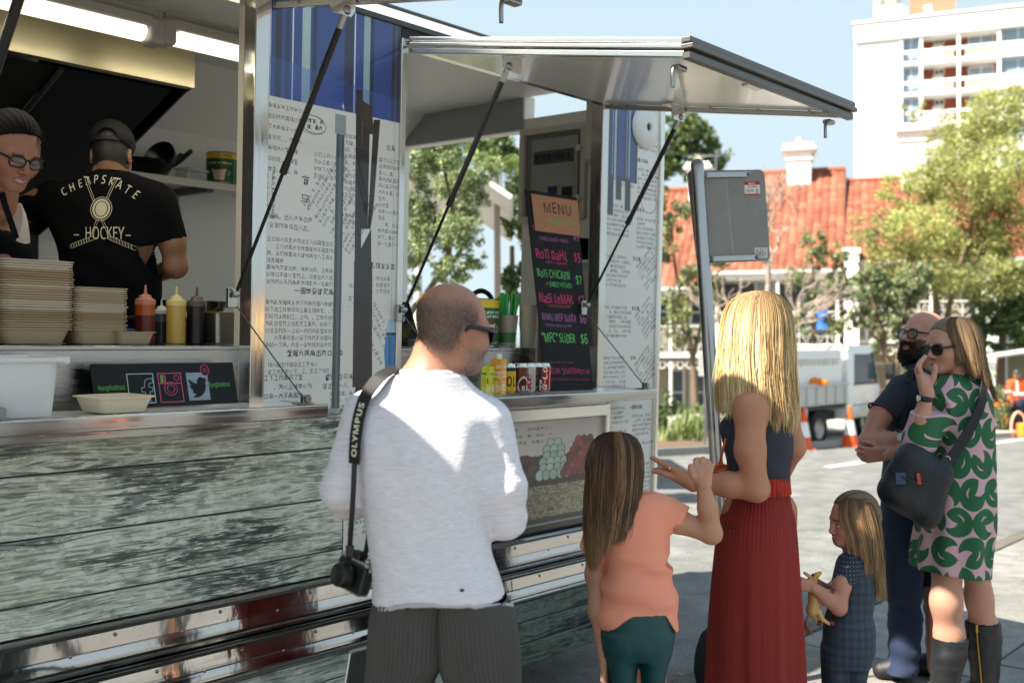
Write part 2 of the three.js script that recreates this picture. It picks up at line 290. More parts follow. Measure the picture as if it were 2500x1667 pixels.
// wrap panel between the two windows
const PX0=-2.6,PX1=-1.93,PY0=1.30,PY1=2.87;
const wrapA=ctex(680,1580,(c,w,h)=>{
 const S=680 /(PX1 - PX0),X=(x)=>(x - PX0)*S,Y=(y)=>(PY1 - y)/(PY1 - PY0)*h,at=(px,py)=>{const [x,y]=tp(px,py);return [X(x),Y(y)];};
 const r=()=>rnd();
 c.fillStyle='#dcdad4';c.fillRect(0,0,w,h);c.strokeStyle=INK;c.fillStyle=INK;c.lineCap='butt';
 const hs=0.0268*S,b=0.0196*S;
 const T=(text,px,py,s=b,lw=1.5)=>{const [x,y]=at(px,py);c.strokeStyle=c.fillStyle=INK;hanLine(c,text,x,y,s,lw,1.04);};
 c.strokeStyle='#3d3f43';
 for (let k=0;k<7;k++){const [x,y]=at(652,248 + k*26);hanBody(c,x,y,8 - (k>3),b,1.5,r);}
 {const [x,y]=at(768,305);c.lineWidth=3;c.strokeStyle='#55575c';c.beginPath();c.ellipse(x,y,0.062*S,0.032*S,0.1,0,7);c.stroke();c.beginPath();c.ellipse(x - 3,y + 2,0.066*S,0.035*S,0.02,0.3,5.6);c.lineWidth=1.5;c.stroke();c.strokeStyle=INK;hanBody(c,x - 0.045*S,y - 0.022*S,5,b*0.95,2.6,r);hanBody(c,x - 0.03*S,y + 0.001*S,4,b*0.95,2.6,r);}
 hanBlock(c,...at(672,415),9,3,b,b*1.6,1.7,Math.PI /2,r);
 c.strokeStyle='#4a4c50';hanBlock(c,...at(740,500),15,13,b*0.86,b*1.2,1.25,-0.95,r);
 c.strokeStyle=INK;{const [x,y]=at(735,425);han(c,'马',x,y + 70,48,3);han(c,'家',x + 4,y,40,4);}
 c.strokeStyle='#4a4c50';hanBlock(c,...at(770,370),8,4,b,b*1.35,1.4,0,r);hanBlock(c,...at(840,325),6,14,b,b*1.28,1.4,0,r);
 c.strokeStyle='#3d3f43';hanBlock(c,...at(655,518),9,2,b*1.15,b*1.7,1.7,0,r);
 hanBlock(c,...at(650,575),16,7,b,b*1.3,1.5,0,r);
 T('一周学会做叉烧',720,700,hs,3);
 c.strokeStyle='#3d3f43';hanBlock(c,...at(646,730),17,4,b,b*1.3,1.5,0,r);hanBlock(c,...at(646,800),16,3,b,b*1.3,1.5,0,r);
 T('掌握火候烧出爽口烧肉',701,853,hs,3);
 c.strokeStyle='#4a4c50';hanBlock(c,...at(652,884),17,2,b,b*1.3,1.5,0,r);c.strokeStyle=INK;hanBlock(c,...at(642,915),8,3,b*1.15,b*1.7,1.8,0,r);
 T('我们在可味不',805,912,hs*0.95,2);T('做出不一人风味的食',792,934,hs*0.95,2);c.font='bold 90px serif';c.fillStyle=INK;{const [x,y]=at(797,935);c.fillText('‘',x,y + 28);}
 c.strokeStyle='#4a4c50';hanBlock(c,...at(810,955),9,3,b,b*1.28,1.5,0,r);
 hanBlock(c,...at(935,385),6,14,b,b*1.3,1.5,0,r);T('也在是',942,352,hs*0.95,2);T('弘扬家乡菜',913,640,hs,2.6);
 c.strokeStyle='#4a4c50';hanBlock(c,...at(900,672),7,4,b,b*1.3,1.5,0,r);hanBlock(c,...at(858,690),3,4,b,b*1.3,1.5,0,r);hanBlock(c,...at(925,735),11,5,b*1.05,b*1.28,1.4,0.95,r);
 // striped blind print
 stripes(c,X,Y,PX0,PX1,2.456,PY1,r,S);
 {const y1=Y(2.56);c.globalAlpha=0.35;c.fillStyle='#3b62b8';c.beginPath();c.moveTo(0,Y(2.60));c.lineTo(w,Y(2.545));c.lineTo(w,Y(2.456));c.lineTo(0,Y(2.456));c.fill();c.globalAlpha=1;}
 // printed lamp post
 {const [x0,y0]=at(838,270),[x1,y1]=at(829,990);c.fillStyle='#3d474e';c.fillRect(x0 - 0.020*S,Y(2.43),0.040*S,h - Y(2.43));c.fillStyle='#5f6b72';c.fillRect(x0 - 0.004*S,Y(2.43),0.012*S,h - Y(2.43));c.fillStyle='#8f989b';c.fillRect(x0 - 0.028*S,Y(2.44),0.056*S,0.075*S);}
 // printed black timbers
 const poly=(col,pts)=>{c.fillStyle=col;c.beginPath();pts.forEach(([px,py],i)=>{const [x,y]=at(px,py);i?c.lineTo(x,y):c.moveTo(x,y);});c.fill();};
 poly('#17161a',[[877,222],[893,222],[888,760],[872,760]]);poly('#1c1518',[[893,290],[912,290],[906,560],[889,560]]);poly('#17161a',[[872,640],[915,560],[918,940],[868,945]]);poly('#191417',[[921,295],[938,295],[920,520],[913,560],[906,560]]);poly('#1d1216',[[885,640],[918,640],[917,990],[882,990]]);poly('#33231f',[[883,240],[915,262],[923,330],[905,330],[885,280]]);poly('#17161a',[[871,990],[880,900],[890,900],[890,990]]);
 // printed blue bottle
 poly('#2f7db8',[[953,815],[976,815],[976,905],[951,905],[948,860]]);poly('#9fc4d6',[[958,780],[975,780],[976,815],[953,815]]);poly('#175a94',[[960,820],[966,820],[966,905],[960,905]]);poly('#141a24',[[953,812],[976,812],[976,818],[953,818]]);
 c.strokeStyle='#8f8d88';c.lineWidth=2;c.beginPath();c.moveTo(w*0.965,0);c.lineTo(w*0.965,h);c.stroke();
});
const EX0=-0.545,EX1=-0.06,EY0=0.4,EY1=2.87;
const wrapB=ctex(400,2040,(c,w,h)=>{// far end panel
 const S=w /(EX1 - EX0),X=(x)=>(x - EX0)*S,Y=(y)=>(EY1 - y)/(EY1 - EY0)*h,at=(px,py)=>{const [x,y]=tp(px,py);return [X(x),Y(y)];};
 c.fillStyle='#dddbd5';c.fillRect(0,0,w,h);c.strokeStyle='#3d3f43';c.fillStyle=INK;
 const b=0.019*S,r=rnd;
 for (let y=0.02;y<1;y +=0.105){c.strokeStyle='#4a4c50';hanBlock(c,8,h*y + 20,10,7,b,b*1.28,1.4,0,r);hanBlock(c,w*0.56,h*y + 60,9,7,b,b*1.28,1.4,y>0.3&&y<0.6?-0.7:0.0,r);c.strokeStyle=INK;hanLine(c,['一周学会做','掌握火候烧','弘扬家乡','家乡菜','食味'][Math.floor(y*9)% 5],w*0.5,h*y + 18,b*1.28,2.6);}
 c.lineWidth=3;c.strokeStyle='#55575c';c.beginPath();c.ellipse(...at(1583,492),58,52,0,0,7);c.stroke();
 stripes(c,X,Y,EX0,-0.28,2.40,EY1,r,S);
 c.fillStyle='#1f2b3d';for (const [x,l]of [[0.01,0.5],[0.08,0.3],[0.16,0.42]])c.fillRect(X(EX0 + x),Y(2.42),0.05*S,l*0.4*S);
});
const wrapC=ctex(2048,300,(c,w,h)=>{// cove above the windows
 c.fillStyle='#d9d8d4';c.fillRect(0,0,w,h);for (let i=0;i<9;i++){c.strokeStyle='#6b6d70';hanBlock(c,i*240 + rr(0,60),rr(20,90),8,6,15,26,1.4,[0,-0.3,0,0.25][i % 4],rnd);}
});
// weathered painted timber print
const woodTex=(()=>{
 const W=2048,H=1024;
 return dtex(W,H,(x,y)=>{
 const wave=9*(fbm2(x /260,y /300,3)- 0.5)+ 5*(fbm2(x /90 + 9,y /50,2)- 0.5)+ 16*Math.exp(-(((x % 700)- 350)**2)/9000 - ((y % 190)- 95)**2 /1500)*Math.sign(95 - (y % 190)),yy=y + wave,ridge=(v)=>1 - Math.abs(2*v - 1);
 const g1=ridge(fbm2(x /190,yy /7,3)),g2=ridge(fbm2(x /80 + 31,yy /2.6,2)),fineg=noise2(x /34,yy /1.2),wear=fbm2(x /330 + 20,yy /80,3),flake=fbm2(x /40 + 7,yy /10,4),moss=fbm2(x /260 + 40,y /120,3);
 const zone=sstep(0.46,0.70,wear),bare=sstep(0.53,0.555,flake*0.6 + wear*0.4),line=clamp(sstep(0.80,0.95,g1)*(0.45 + 0.75*zone)+ sstep(0.74,0.95,g2)*(0.25 + 0.75*zone));
 let c=mixc([230,230,214],[200,204,188],fineg);c=mixc(c,[188,190,156],0.28*sstep(0.52,0.66,moss));c=mixc(c,mixc([142,150,143],[98,110,106],fineg),bare*(0.3 + 0.5*zone));c=mixc(c,mixc([30,38,38],[70,80,76],fineg),line*0.86);c=mixc(c,[228,232,224],0.7*sstep(0.60,0.63,fbm2(x /30 + 3,yy /11 + 50,3))*(1 - line));
 return c;
 });
})();
const wood=phys(0xffffff,0.34,{map:woodTex,clearcoat:0.35,clearcoatRoughness:0.12,bumpMap:rep(TX.blotch,0.6,1.2),bumpScale:0.0015});
const woodDark=phys(0x8d9a98,0.34,{map:woodTex,clearcoat:0.35,clearcoatRoughness:0.12});
const printA=phys(0xffffff,0.3,{map:wrapA,clearcoat:0.6,clearcoatRoughness:0.06}),printB=phys(0xffffff,0.26,{map:wrapB,clearcoat:0.6,clearcoatRoughness:0.06}),printC=phys(0xffffff,0.3,{map:wrapC,clearcoat:0.5,clearcoatRoughness:0.06});
const front=(x0,x1,y0,y1,z)=>quad(V(x0,y0,z),V(x1,y0,z),V(x1,y1,z),V(x0,y1,z));
{
 const L=-6.4;
 // shell: end walls, back wall, floor, ceiling, roof
 part('back_wall',B(L,-0.15,0.45,2.68,-2.16,-2.1),M.interior,truck);
 part('floor',B(L,-0.06,0.40,0.46,-2.16,-0.06),std(0x6a6c6c,0.6),truck);
 part('ceiling',B(L,-0.15,2.985,3.0,-1.72,-0.36),M.interior,truck);
 part('roof',[B(L,-0.06,3.03,3.07,-1.75,-0.40)],M.whitePaint,truck);
 const coveB=quad(V(L,2.68,-2.1),V(-0.15,2.68,-2.1),V(-0.15,2.99,-1.72),V(L,2.99,-1.72));part('back_cove',coveB,M.interior,truck);
 part('rear_cove_skin',quad(V(L,2.7,-2.17),V(-0.06,2.7,-2.17),V(-0.06,3.06,-1.74),V(L,3.06,-1.74)),M.whitePaint,truck);
 part('front_cove_lining',quad(V(L,2.80,-0.06),V(-0.15,2.80,-0.06),V(-0.15,2.99,-0.37),V(L,2.99,-0.37)),M.interior,truck);
 const cv=quad(V(L,2.868,-0.015),V(-0.06,2.868,-0.015),V(-0.06,3.062,-0.392),V(L,3.062,-0.392));{const u=cv.attributes.uv;for (let i=0;i<u.count;i++)u.setX(i,u.getX(i)*2);}part('roof_cove_panel',cv,printC,truck);
 part('cove_trim',[RB(L,-0.05,2.845,2.868,-0.02,0.014,0.004),rod(V(L,3.065,-0.395),V(-0.05,3.065,-0.395),0.014)],std(0x4b4a49,0.4,0.6),truck);
 for (let i=0;i<5;i++)part('roof_rib',RB(L,-0.1,3.07,3.084,-0.52 - i*0.26,-0.47 - i*0.26,0.004,1),M.alu,truck);
 // far end wall with its opening
 part('end_wall',[B(-0.15,-0.06,0.45,2.86,-0.90,-0.04),B(-0.15,-0.06,0.45,1.45,-2.1,-0.90),B(-0.15,-0.06,2.795,3.0,-2.1,-0.90),B(-0.15,-0.06,1.45,2.795,-2.1,-1.98)],std(0xf1ede2,0.4),truck);
 part('end_wall_header',RB(-0.165,-0.152,2.80,3.0,-2.0,-0.9,0.003),std(0x9ea1a2,0.5),truck);
 part('near_end_wall',B(L,L + 0.06,0.4,3.0,-2.16,-0.04),M.interior,truck);
 part('corner_post',[RB(-0.085,-0.045,0.42,2.86,-0.03,0.022,0.012,3)],M.aluBright,truck);
 // window frames
 const frame=(x0,x1,pl,pr)=>{part('window_frame',[RB(x0 - pl,x0,1.335,2.80,-0.06,0.014,0.004),RB(x1,x1 + pr,1.335,2.80,-0.06,0.014,0.004),RB(x0 - pl,x1 + pr,2.775,2.80,-0.06,0.012,0.004),RB(x0,x1,1.318,1.336,-0.06,0.01,0.003)],M.alu,truck);};
 frame(-3.96,-2.66,0.06,0.062);frame(-1.93,-0.60,0.03,0.055);
 part('window_post',[RB(-2.662,-2.6,1.336,2.775,-0.09,-0.055,0.004)],std(0xd2cbbd,0.45),truck);
 // printed panels
 part('newspaper_panel',front(PX0,PX1 - 0.03,PY0,PY1,0.004),printA,truck,'newspaper print panel with striped blue blind');
 part('newspaper_end_panel',front(EX0,EX1,EY0,EY1,0.004),printB,truck);
 part('wall_core',[B(PX0,PX1 - 0.02,1.30,2.86,-0.06,0.0),B(L,-3.96,1.30,2.86,-0.06,0),B(EX0,EX1,0.4,2.86,-0.06,0.0),B(L,-0.55,0.2,1.33,-0.06,-0.006),B(L,-0.55,2.79,2.86,-0.06,0)],M.dark,truck);
 part('wall_lining',[B(PX0 - 0.002,PX1 + 0.002,1.30,2.86,-0.072,-0.062)],M.interior,truck);
 part('lower_newspaper_strip',front(-2.21,-1.26,0.67,1.31,0.003),phys(0xffffff,0.3,{map:rep(wrapB,1,0.3),clearcoat:0.5}),truck);
 // planks, one by one
 const planks=[[1.161,1.312],[0.966,1.156],[0.764,0.961],[0.668,0.759]];
 planks.forEach(([y0,y1],i)=>{const g=RB(-4.6,-2.215,y0,y1,-0.01,0.006,0.004,2);const k=uvBox(g,0.4,0.62,4.6*0.4 + 0.01 + 0.008*i,[0.1,0.02,-0.14,-0.38][i]);part('plank',k,wood,truck);});
 const low=[[0.262,0.352],[0.16,0.257],[0.05,0.155]];
 low.forEach(([y0,y1],i)=>{part('plank',uvBox(RB(-4.6,-1.28,y0,y1,-0.01,0.006,0.004,2),0.29,0.62,4.6*0.29 + 0.01,0.3 + 0.2*i),wood,truck);part('plank',uvBox(RB(-1.275,-0.09,y0,y1,-0.01,0.006,0.004,2),0.5,0.62,0.7 + 0.08*i,0.11 + 0.27*i),woodDark,truck);});
 part('chassis_skirt',B(L,-0.1,0.04,0.36,-0.09,-0.02),M.dark,truck);
 // rub rails: extruded aluminium with ridges and rivets
 const railProfile=(h)=>[[0,0],[0.012,0.002],[0.026,0.012],[0.026,0.02],[0.012,0.03],[0.018,0.032],[0.0135,h*0.42],[0.0115,h*0.42 + 0.003],[0.0115,h*0.42 + 0.006],[0.0135,h*0.42 + 0.009],[0.0085,h - 0.03],[0.022,h - 0.024],[0.024,h - 0.012],[0.012,h - 0.002],[0,h]];
 const rail=(x0,x1,y0,h,n)=>{const g=extrude(railProfile(h),x1 - x0);g.rotateY(Math.PI /2);g.translate(x0,y0,0);{const p=g.attributes.position;for (let i=0;i<p.count;i++){}}
 // after the turn profile x runs to -z: mirror it to face out
 g.scale(1,1,-1);const idx=g.index;const ng=toCreasedNormals(uvBox(g,1,1),0.6);const r=part('rub_rail',ng,M.polished,truck);
 const rv=new THREE.SphereGeometry(0.0065,10,6,0,Math.PI*2,0,Math.PI /2);rv.rotateX(Math.PI /2);rv.scale(1,1,0.55);
 for (let i=0;i<n;i++){const x=x0 + 0.12 + i*(x1 - x0 - 0.2)/(n - 1);for (const f of [0.42,0.72])part('rivet',moved(rv.clone(),x + (f>0.5?0.15:0),y0 + h*f + (f<0.5?0.0045:0),0.0115),M.steel,r);}};
 rail(-4.6,-0.09,0.51,0.152,12);rail(-4.6,-0.09,0.356,0.15,14);
 // produce display behind its frame below the second window
 const stall=ctex(1024,720,(c,w,h)=>{
 c.fillStyle='#2a2f33';c.fillRect(0,0,w,h);c.fillStyle='#c9c0bb';c.fillRect(0,0,w,h*0.42);c.strokeStyle='#4a4648';hanBlock(c,10,40,16,7,22,42,2,0,rnd);hanBlock(c,420,40,14,3,22,42,2,0,rnd);
 const egg=(x,y,a,b,col)=>{a*=1.15;b*=1.15;c.fillStyle=col;c.beginPath();c.ellipse(x,y,a,b,0,0,7);c.fill();c.strokeStyle='rgba(15,15,14,.8)';c.lineWidth=3;c.stroke();};
 const pile=(cx,base,rows,n0,a,b,cols)=>{for (let j=rows - 1;j>=0;j--){const n=Math.max(1,Math.round(n0*(1 - j /rows*0.72)));for (let i=0;i<n;i++)egg(cx + (i - (n - 1)/2)*a*2.05 + rr(-2,2),base - j*b*1.35,a,b,cols[Math.floor(rnd()*cols.length)]);}};
 c.fillStyle='#1a1d1e';c.beginPath();c.moveTo(0,h*0.44);c.lineTo(w,h*0.30);c.lineTo(w,h*0.6);c.lineTo(0,h*0.62);c.fill();
 pile(60,h*0.52,4,5,17,26,['#b4512c','#c05a33','#8d3d25']);pile(290,h*0.53,9,12,15,24,['#4a3a30','#5c4938','#3b3029','#6e5a45']);pile(420,h*0.53,6,8,15,24,['#b7a988','#a39674','#8f8058','#c5b999']);
 for (let i=0;i<160;i++){c.fillStyle=['#1d1b1a','#332b24','#4a3a2a'][i % 3];c.beginPath();c.ellipse(590 + gauss()*60,h*0.33 + rnd()*h*0.2,26,15,rnd()*3,0,7);c.fill();}
 pile(745,h*0.5,6,5,19,30,['#a5bdae','#98b2a4','#b2c8ba']);pile(915,h*0.5,7,8,16,26,['#7a1f26','#8f262c','#5d1a1f','#9a3a38']);
 c.fillStyle='#12181a';c.fillRect(0,h*0.545,w,h*0.05);
 for (let i=0;i<5200;i++){const y=h*(0.60 + 0.28*rnd()),x=w*rnd();const v=112 + 66*rnd()+ 20*Math.sin(x /130);c.fillStyle=`rgb(${v | 0},${(v * 0.95) | 0},${(v * 0.76) | 0})`;c.beginPath();c.ellipse(x,y,6,9,rnd()*3,0,7);c.fill();c.fillStyle='rgba(52,48,30,.55)';c.beginPath();c.ellipse(x + 5,y + 7,2.5,4,0,0,7);c.fill();}
 c.fillStyle='#22262c';c.fillRect(0,h*0.885,w,h*0.115);c.fillStyle='#8b8b8c';c.fillRect(0,h*0.93,w,14);
 });
 const sx0=-1.95,sx1=-0.535;part('produce_print',front(sx0,sx1,0.675,1.20,0.006),phys(0xffffff,0.22,{map:stall,clearcoat:0.3,clearcoatRoughness:0.1}),truck);
 part('display_frame',[RB(-2.0,-0.52,1.20,1.262,-0.004,0.034,0.008,3),RB(-0.535,-0.5,0.67,1.262,-0.004,0.03,0.006),RB(-2.0,-1.95,0.67,1.2,-0.004,0.03,0.006)],M.aluBright,truck);
 part('display_backing',B(-2.0,-0.52,1.262,1.32,-0.01,0.01),M.alu,truck);
 // vent
 const vent=lathe([[0.0,0.012],[0.02,0.012],[0.022,0.03],[0.03,0.032],[0.075,0.026],[0.102,0.016],[0.112,0.0]],40);vent.rotateX(Math.PI /2);{const [x,y]=tp(1572,312);vent.translate(x,y,0.006);const v=part('roof_vent',vent,std(0xd9d9d6,0.35),truck,'round white exhaust vent on the end panel');const k=cyl(0.02,0.02,0.02);k.rotateX(Math.PI /2);part('vent_hole',moved(k,x,y,0.018),M.dark,v);}
 // inside counters
 part('kitchen_counter',[RB(-4.4,-2.66,1.345,1.55,-0.075,-0.06,0.003),RB(-4.4,-2.61,1.535,1.55,-0.75,-0.055,0.004),B(-4.4,-2.66,0.46,1.52,-0.76,-0.745)],M.brushed,truck);
 part('drinks_counter',[RB(-1.93,-0.95,1.345,1.54,-0.115,-0.1,0.003),RB(-1.93,-0.95,1.525,1.54,-0.6,-0.095,0.004),RB(-0.965,-0.95,1.345,1.54,-0.6,-0.1,0.002)],M.brushed,truck);
 // fold-down serving flaps
 const flap=(x0,x1,y)=>{const f=part('serving_flap',[RB(x0,x1,y - 0.026,y - 0.004,-0.04,0.235,0.004)],M.whitePanel,truck);part('edge_rail',[RB(x0 - 0.004,x1 + 0.004,y - 0.046,y + 0.002,0.232,0.258,0.006,3),RB(x0 - 0.006,x0 + 0.02,y - 0.044,y,0.0,0.232,0.005),RB(x1 - 0.02,x1 + 0.006,y - 0.044,y,0.0,0.232,0.005)],M.alu,f);return f;};
 const f1=flap(-4.2,-2.5,1.352);part('under_ledge',RB(-4.2,-2.74,1.276,1.306,0.17,0.205,0.005),M.alu,f1);for (let i=0;i<6;i++)part('flap_bolt',moved(cyl(0.008,0.008,0.006,10),-2.9 - i*0.2,1.303,0.22),M.steel,f1);
 const f2=flap(-1.98,-0.43,1.342);
 // hatches with rails, brackets and latches
 let SLOPE=0.215 /1.32,HY0=2.795;const hy=(z)=>HY0 - SLOPE*z;
 const hatchPart=part;
 const hatch=(x0,x1,label,inset=0.075)=>{
 const xm=(x0 + x1)/2,part=(n,g,m,par,lb)=>{g=Array.isArray(g)?merge(g):g;const q=g.attributes.position;for (let i=0;i<q.count;i++)q.setX(i,xm + (q.getX(i)- xm)*(1 - 0.088*clamp(q.getZ(i)/1.31,0,1.1)));return hatchPart(n,g,m,par,lb);};const D=1.31,h=part('hatch',quad(V(x0 + 0.02,hy(0),0.01),V(x1 - 0.02,hy(0),0.01),V(x1 - 0.02,hy(D),D),V(x0 + 0.02,hy(D),D)),M.whitePanel,truck,label);
 {const top=quad(V(x0,hy(0)+ 0.03,0.01),V(x1,hy(0)+ 0.03,0.01),V(x1,hy(D)+ 0.03,D),V(x0,hy(D)+ 0.03,D));part('hatch_skin',top,M.alu,h);}
 const sl=-Math.atan(SLOPE),side=(x,s)=>{const g=mergeGeometries([RB(-0.012,0.012,-0.028,-0.004,0,D,0.005),RB(-0.02,0.02,0.0,0.016,0,D,0.004),RB(-0.012,0.012,0.02,0.04,0,D,0.005)]);g.rotateX(-sl);g.translate(x,hy(0)+ 0.003,0.01);return g;};
 part('side_rail',side(x0),M.aluBright,h);part('side_rail',side(x1),M.aluBright,h);
 part('outer_rail',[RB(x0 - 0.02,x1 + 0.02,hy(D)- 0.03,hy(D)- 0.002,D - 0.01,D + 0.02,0.005),RB(x0 - 0.03,x1 + 0.03,hy(D)+ 0.002,hy(D)+ 0.02,D - 0.01,D + 0.035,0.004),RB(x0 - 0.03,x1 + 0.03,hy(D)+ 0.022,hy(D)+ 0.044,D - 0.01,D + 0.025,0.005)],std(0x6a6865,0.4,0.8),h);
 part('hinge_rail',RB(x0,x1,HY0 + 0.005,HY0 + 0.035,0.014,0.04,0.008,3),M.alu,h);
 for (let i=0;i<5;i++)for (const x of [x0 + 0.03,x1 - 0.03]){const s=cyl(0.006,0.006,0.006,10);part('screw',moved(s,x,hy(0.15 + i*0.25)- 0.004,0.15 + i*0.25),M.steel,h);}
 for (let i=0;i<6;i++)part('screw',moved(cyl(0.006,0.006,0.006,10),x0 + 0.1 + i*(x1 - x0 - 0.2)/5,hy(D - 0.03)- 0.004,D - 0.03),M.steel,h);
 for (const [x,s]of [[x0 + inset,1],[x1 - 0.075,-1]]){const z=0.5,y=hy(z)- 0.003;// strut bracket: plate and tongue
 const t=extrude([[-0.055,0],[0.055,0],[0.055,-0.05],[0.04,-0.07],[-0.04,-0.07],[-0.055,-0.05]],0.004,0.001);t.translate(x,y,z);const pl=RB(x - 0.08,x + 0.06,y - 0.005,y,z - 0.05,z + 0.02,0.002);
 const b=part('strut_bracket',[t,pl],M.alu,h);}
 for (const x of [x0 + 0.05,x1 - 0.05]){const y=hy(D)- 0.03,z=D - 0.06;part('latch',[RB(x - 0.03,x + 0.03,y - 0.02,y,z - 0.018,z + 0.018,0.008,3),taperTube([V(x - 0.01,y - 0.012,z),V(x - 0.05,y - 0.016,z + 0.01),V(x - 0.062,y - 0.03,z + 0.012),V(x - 0.064,y - 0.085,z + 0.014)],[0.008,0.008,0.007,0.007],14)],M.steel,h);}
 part('handle',RB(lerp(x0,x1,0.5)- 0.06,lerp(x0,x1,0.5)+ 0.06,hy(D - 0.1)- 0.012,hy(D - 0.1)- 0.002,D - 0.12,D - 0.09,0.004),M.aluBright,h);
 };
 hatch(-5.7,-4.12,'raised serving hatch nearest the left edge of the picture');hatch(-3.92,-2.575,'raised serving hatch over the kitchen window',0.28);
 // gas struts and stay cables
 const strut=(x,xl,yl,R=0.0112)=>{
 const a=V(x,hy(0.5)- 0.055,0.5),b=V(xl,yl,0.045),d=b.clone().sub(a),at=(t)=>a.clone().addScaledVector(d,t);
 const s=part('gas_strut',rod(at(0.06),at(0.55),R,R,14),M.blackMetal,truck);part('strut_collar',rod(at(0.52),at(0.56),R + 0.002,R + 0.002,14),M.blackMetal,s);part('strut_rod',rod(at(0.55),b,0.0062,0.0062,10),std(0x202224,0.25,0.7),s);
 part('ball_joint',[moved(new THREE.SphereGeometry(0.017,14,10),a.x,a.y,a.z),rod(a,at(0.06),0.012,0.011)],M.steel,s);const e=moved(new THREE.SphereGeometry(0.015,12,8),b.x,b.y,b.z);part('lower_joint',[e,RB(b.x - 0.02,b.x + 0.02,b.y - 0.05,b.y + 0.02,0.012,0.03,0.004)],M.zinc,s);
 };
 strut(-3.64,-3.75,1.735,0.0145);strut(-2.65,-2.745,1.735);HY0=2.765;SLOPE=0.205 /1.32;hatch(-1.93,-0.575,'raised serving hatch over the drinks window');strut(-1.855,-1.95,1.70);strut(-0.65,-0.735,1.755);
 const stay=(x0,y0,x1,y1)=>{const c=part('stay_cable',rod(V(x0,y0,0.03),V(x1,y1 + 0.022,0.225),0.0028,0.0028,8),std(0x5b5c5e,0.45,0.6),truck);part('cable_bracket',[RB(x1 - 0.03,x1 + 0.03,y1,y1 + 0.006,0.2,0.25,0.002),RB(x1 - 0.012,x1 + 0.02,y1,y1 + 0.034,0.222,0.244,0.004),(()=>{const k=cyl(0.013,0.013,0.012,16);k.rotateX(Math.PI /2);return moved(k,x1,y1 + 0.02,0.25);})()],M.steel,c);};
 stay(-2.73,1.69,-2.585,1.354);stay(-0.70,1.70,-0.50,1.344);stay(-3.80,1.69,-3.63,1.354);stay(-1.94,1.68,-1.80,1.344);
 const mudguard=(x)=>{const w=part('wheel',(()=>{const g=new THREE.TorusGeometry(0.26,0.09,12,32);return g;})(),M.rubber,truck);w.position.set(x,0.26,-0.28);};
 mudguard(-3.3);
 for (const x of [-5,-0.5])part('support_leg',B(x - 0.03,x + 0.03,ROAD_Y,0.42,-0.5,-0.44),M.zinc,truck);
}
// ---------------------------------------------------------------- things in and on the truck
const item=(name,label,cat,x,y,z,turn=0,group)=>place(thing(name,label,cat,null,group),x,y,z,turn);
const HAND=(c,text,x,y,size,col,o={})=>{// chalk lettering, a little uneven
 c.save();c.translate(x,y);c.rotate(o.rot??0);c.fillStyle=col;c.strokeStyle=col;let dx=0;
 for (const ch of text){c.font=`${o.bold ? 'bold ' : ''}${size * (1 + rr(-0.06, 0.06))}px sans-serif`;c.save();c.translate(dx,rr(-size,size)*0.03);c.rotate(rr(-0.06,0.06));c.scale(o.sx??0.85,1);o.thin?(c.lineWidth=o.thin,c.strokeText(ch,0,0)):c.fillText(ch,0,0);c.restore();dx +=c.measureText(ch).width*(o.sx??0.85)*(o.gap??1);}
 c.restore();
};
{// hood
 const x0=-4.45,x1=-2.49,h=item('extractor_hood','stainless steel extractor hood with dark sloping filters above the cooks','extractor hood',0,0,0);
 part('lip',[RB(x0,x1,2.588,2.745,-0.665,-0.65,0.003),RB(x0,x1,2.585,2.592,-0.70,-0.65,0.002)],M.hood,h);
 part('top',B(x0,x1,2.735,2.75,-2.05,-0.66),M.brushed,h);
 const dk=std(0x23282a,0.4,0.8),dk2=std(0x16191b,0.55,0.5,{bumpMap:rep(TX.weave,14,14),bumpScale:0.004});
 const Y=(z)=>2.58 - (-(z)- 0.72)*0.43;
 for (let i=0;i<4;i++){const a=x1 - 0.03 - (i + 1)*0.48,b=a + 0.45;part('filter_panel',quad(V(a,Y(-1.75),-1.75),V(b,Y(-1.75),-1.75),V(b,Y(-0.72),-0.72),V(a,Y(-0.72),-0.72)),i===1?dk2:dk,h);part('filter_frame',[rod(V(a - 0.012,Y(-1.75)- 0.004,-1.75),V(a - 0.012,Y(-0.72)- 0.004,-0.72),0.011)],std(0x5a6060,0.4,0.8),h);}
 part('side_plate',(()=>{const g=extrude([[-0.66,2.588],[-0.66,2.74],[-2.05,2.74],[-2.05,Y(-1.75)- 0.1],[-1.75,Y(-1.75)],[-0.72,2.575]],0.012);g.rotateY(-Math.PI /2);g.translate(x1,0,0);return g;})(),dk,h);
 part('splash_back',B(x0,x1,1.4,Y(-1.75),-2.06,-2.04),std(0x1b1f21,0.4,0.7),h);
 const r=item('cooking_range','dark cooking range under the extractor hood','cooking range',-3.4,0.46,-1.75);
 part('body',RB(-0.95,0.85,0,0.92,-0.3,0.3,0.01),std(0x2a2d2f,0.35,0.8),r);part('griddle',RB(-0.9,0.3,0.92,1.0,-0.25,0.25,0.01),M.blackMetal,r);part('knob_panel',RB(-0.9,0.8,0.72,0.86,0.3,0.315,0.004),M.steel,r);
}
const lampMat=std(0xfff4d8,0.5,0,{emissive:new THREE.Color(1.0,0.92,0.7),emissiveIntensity:0.55});
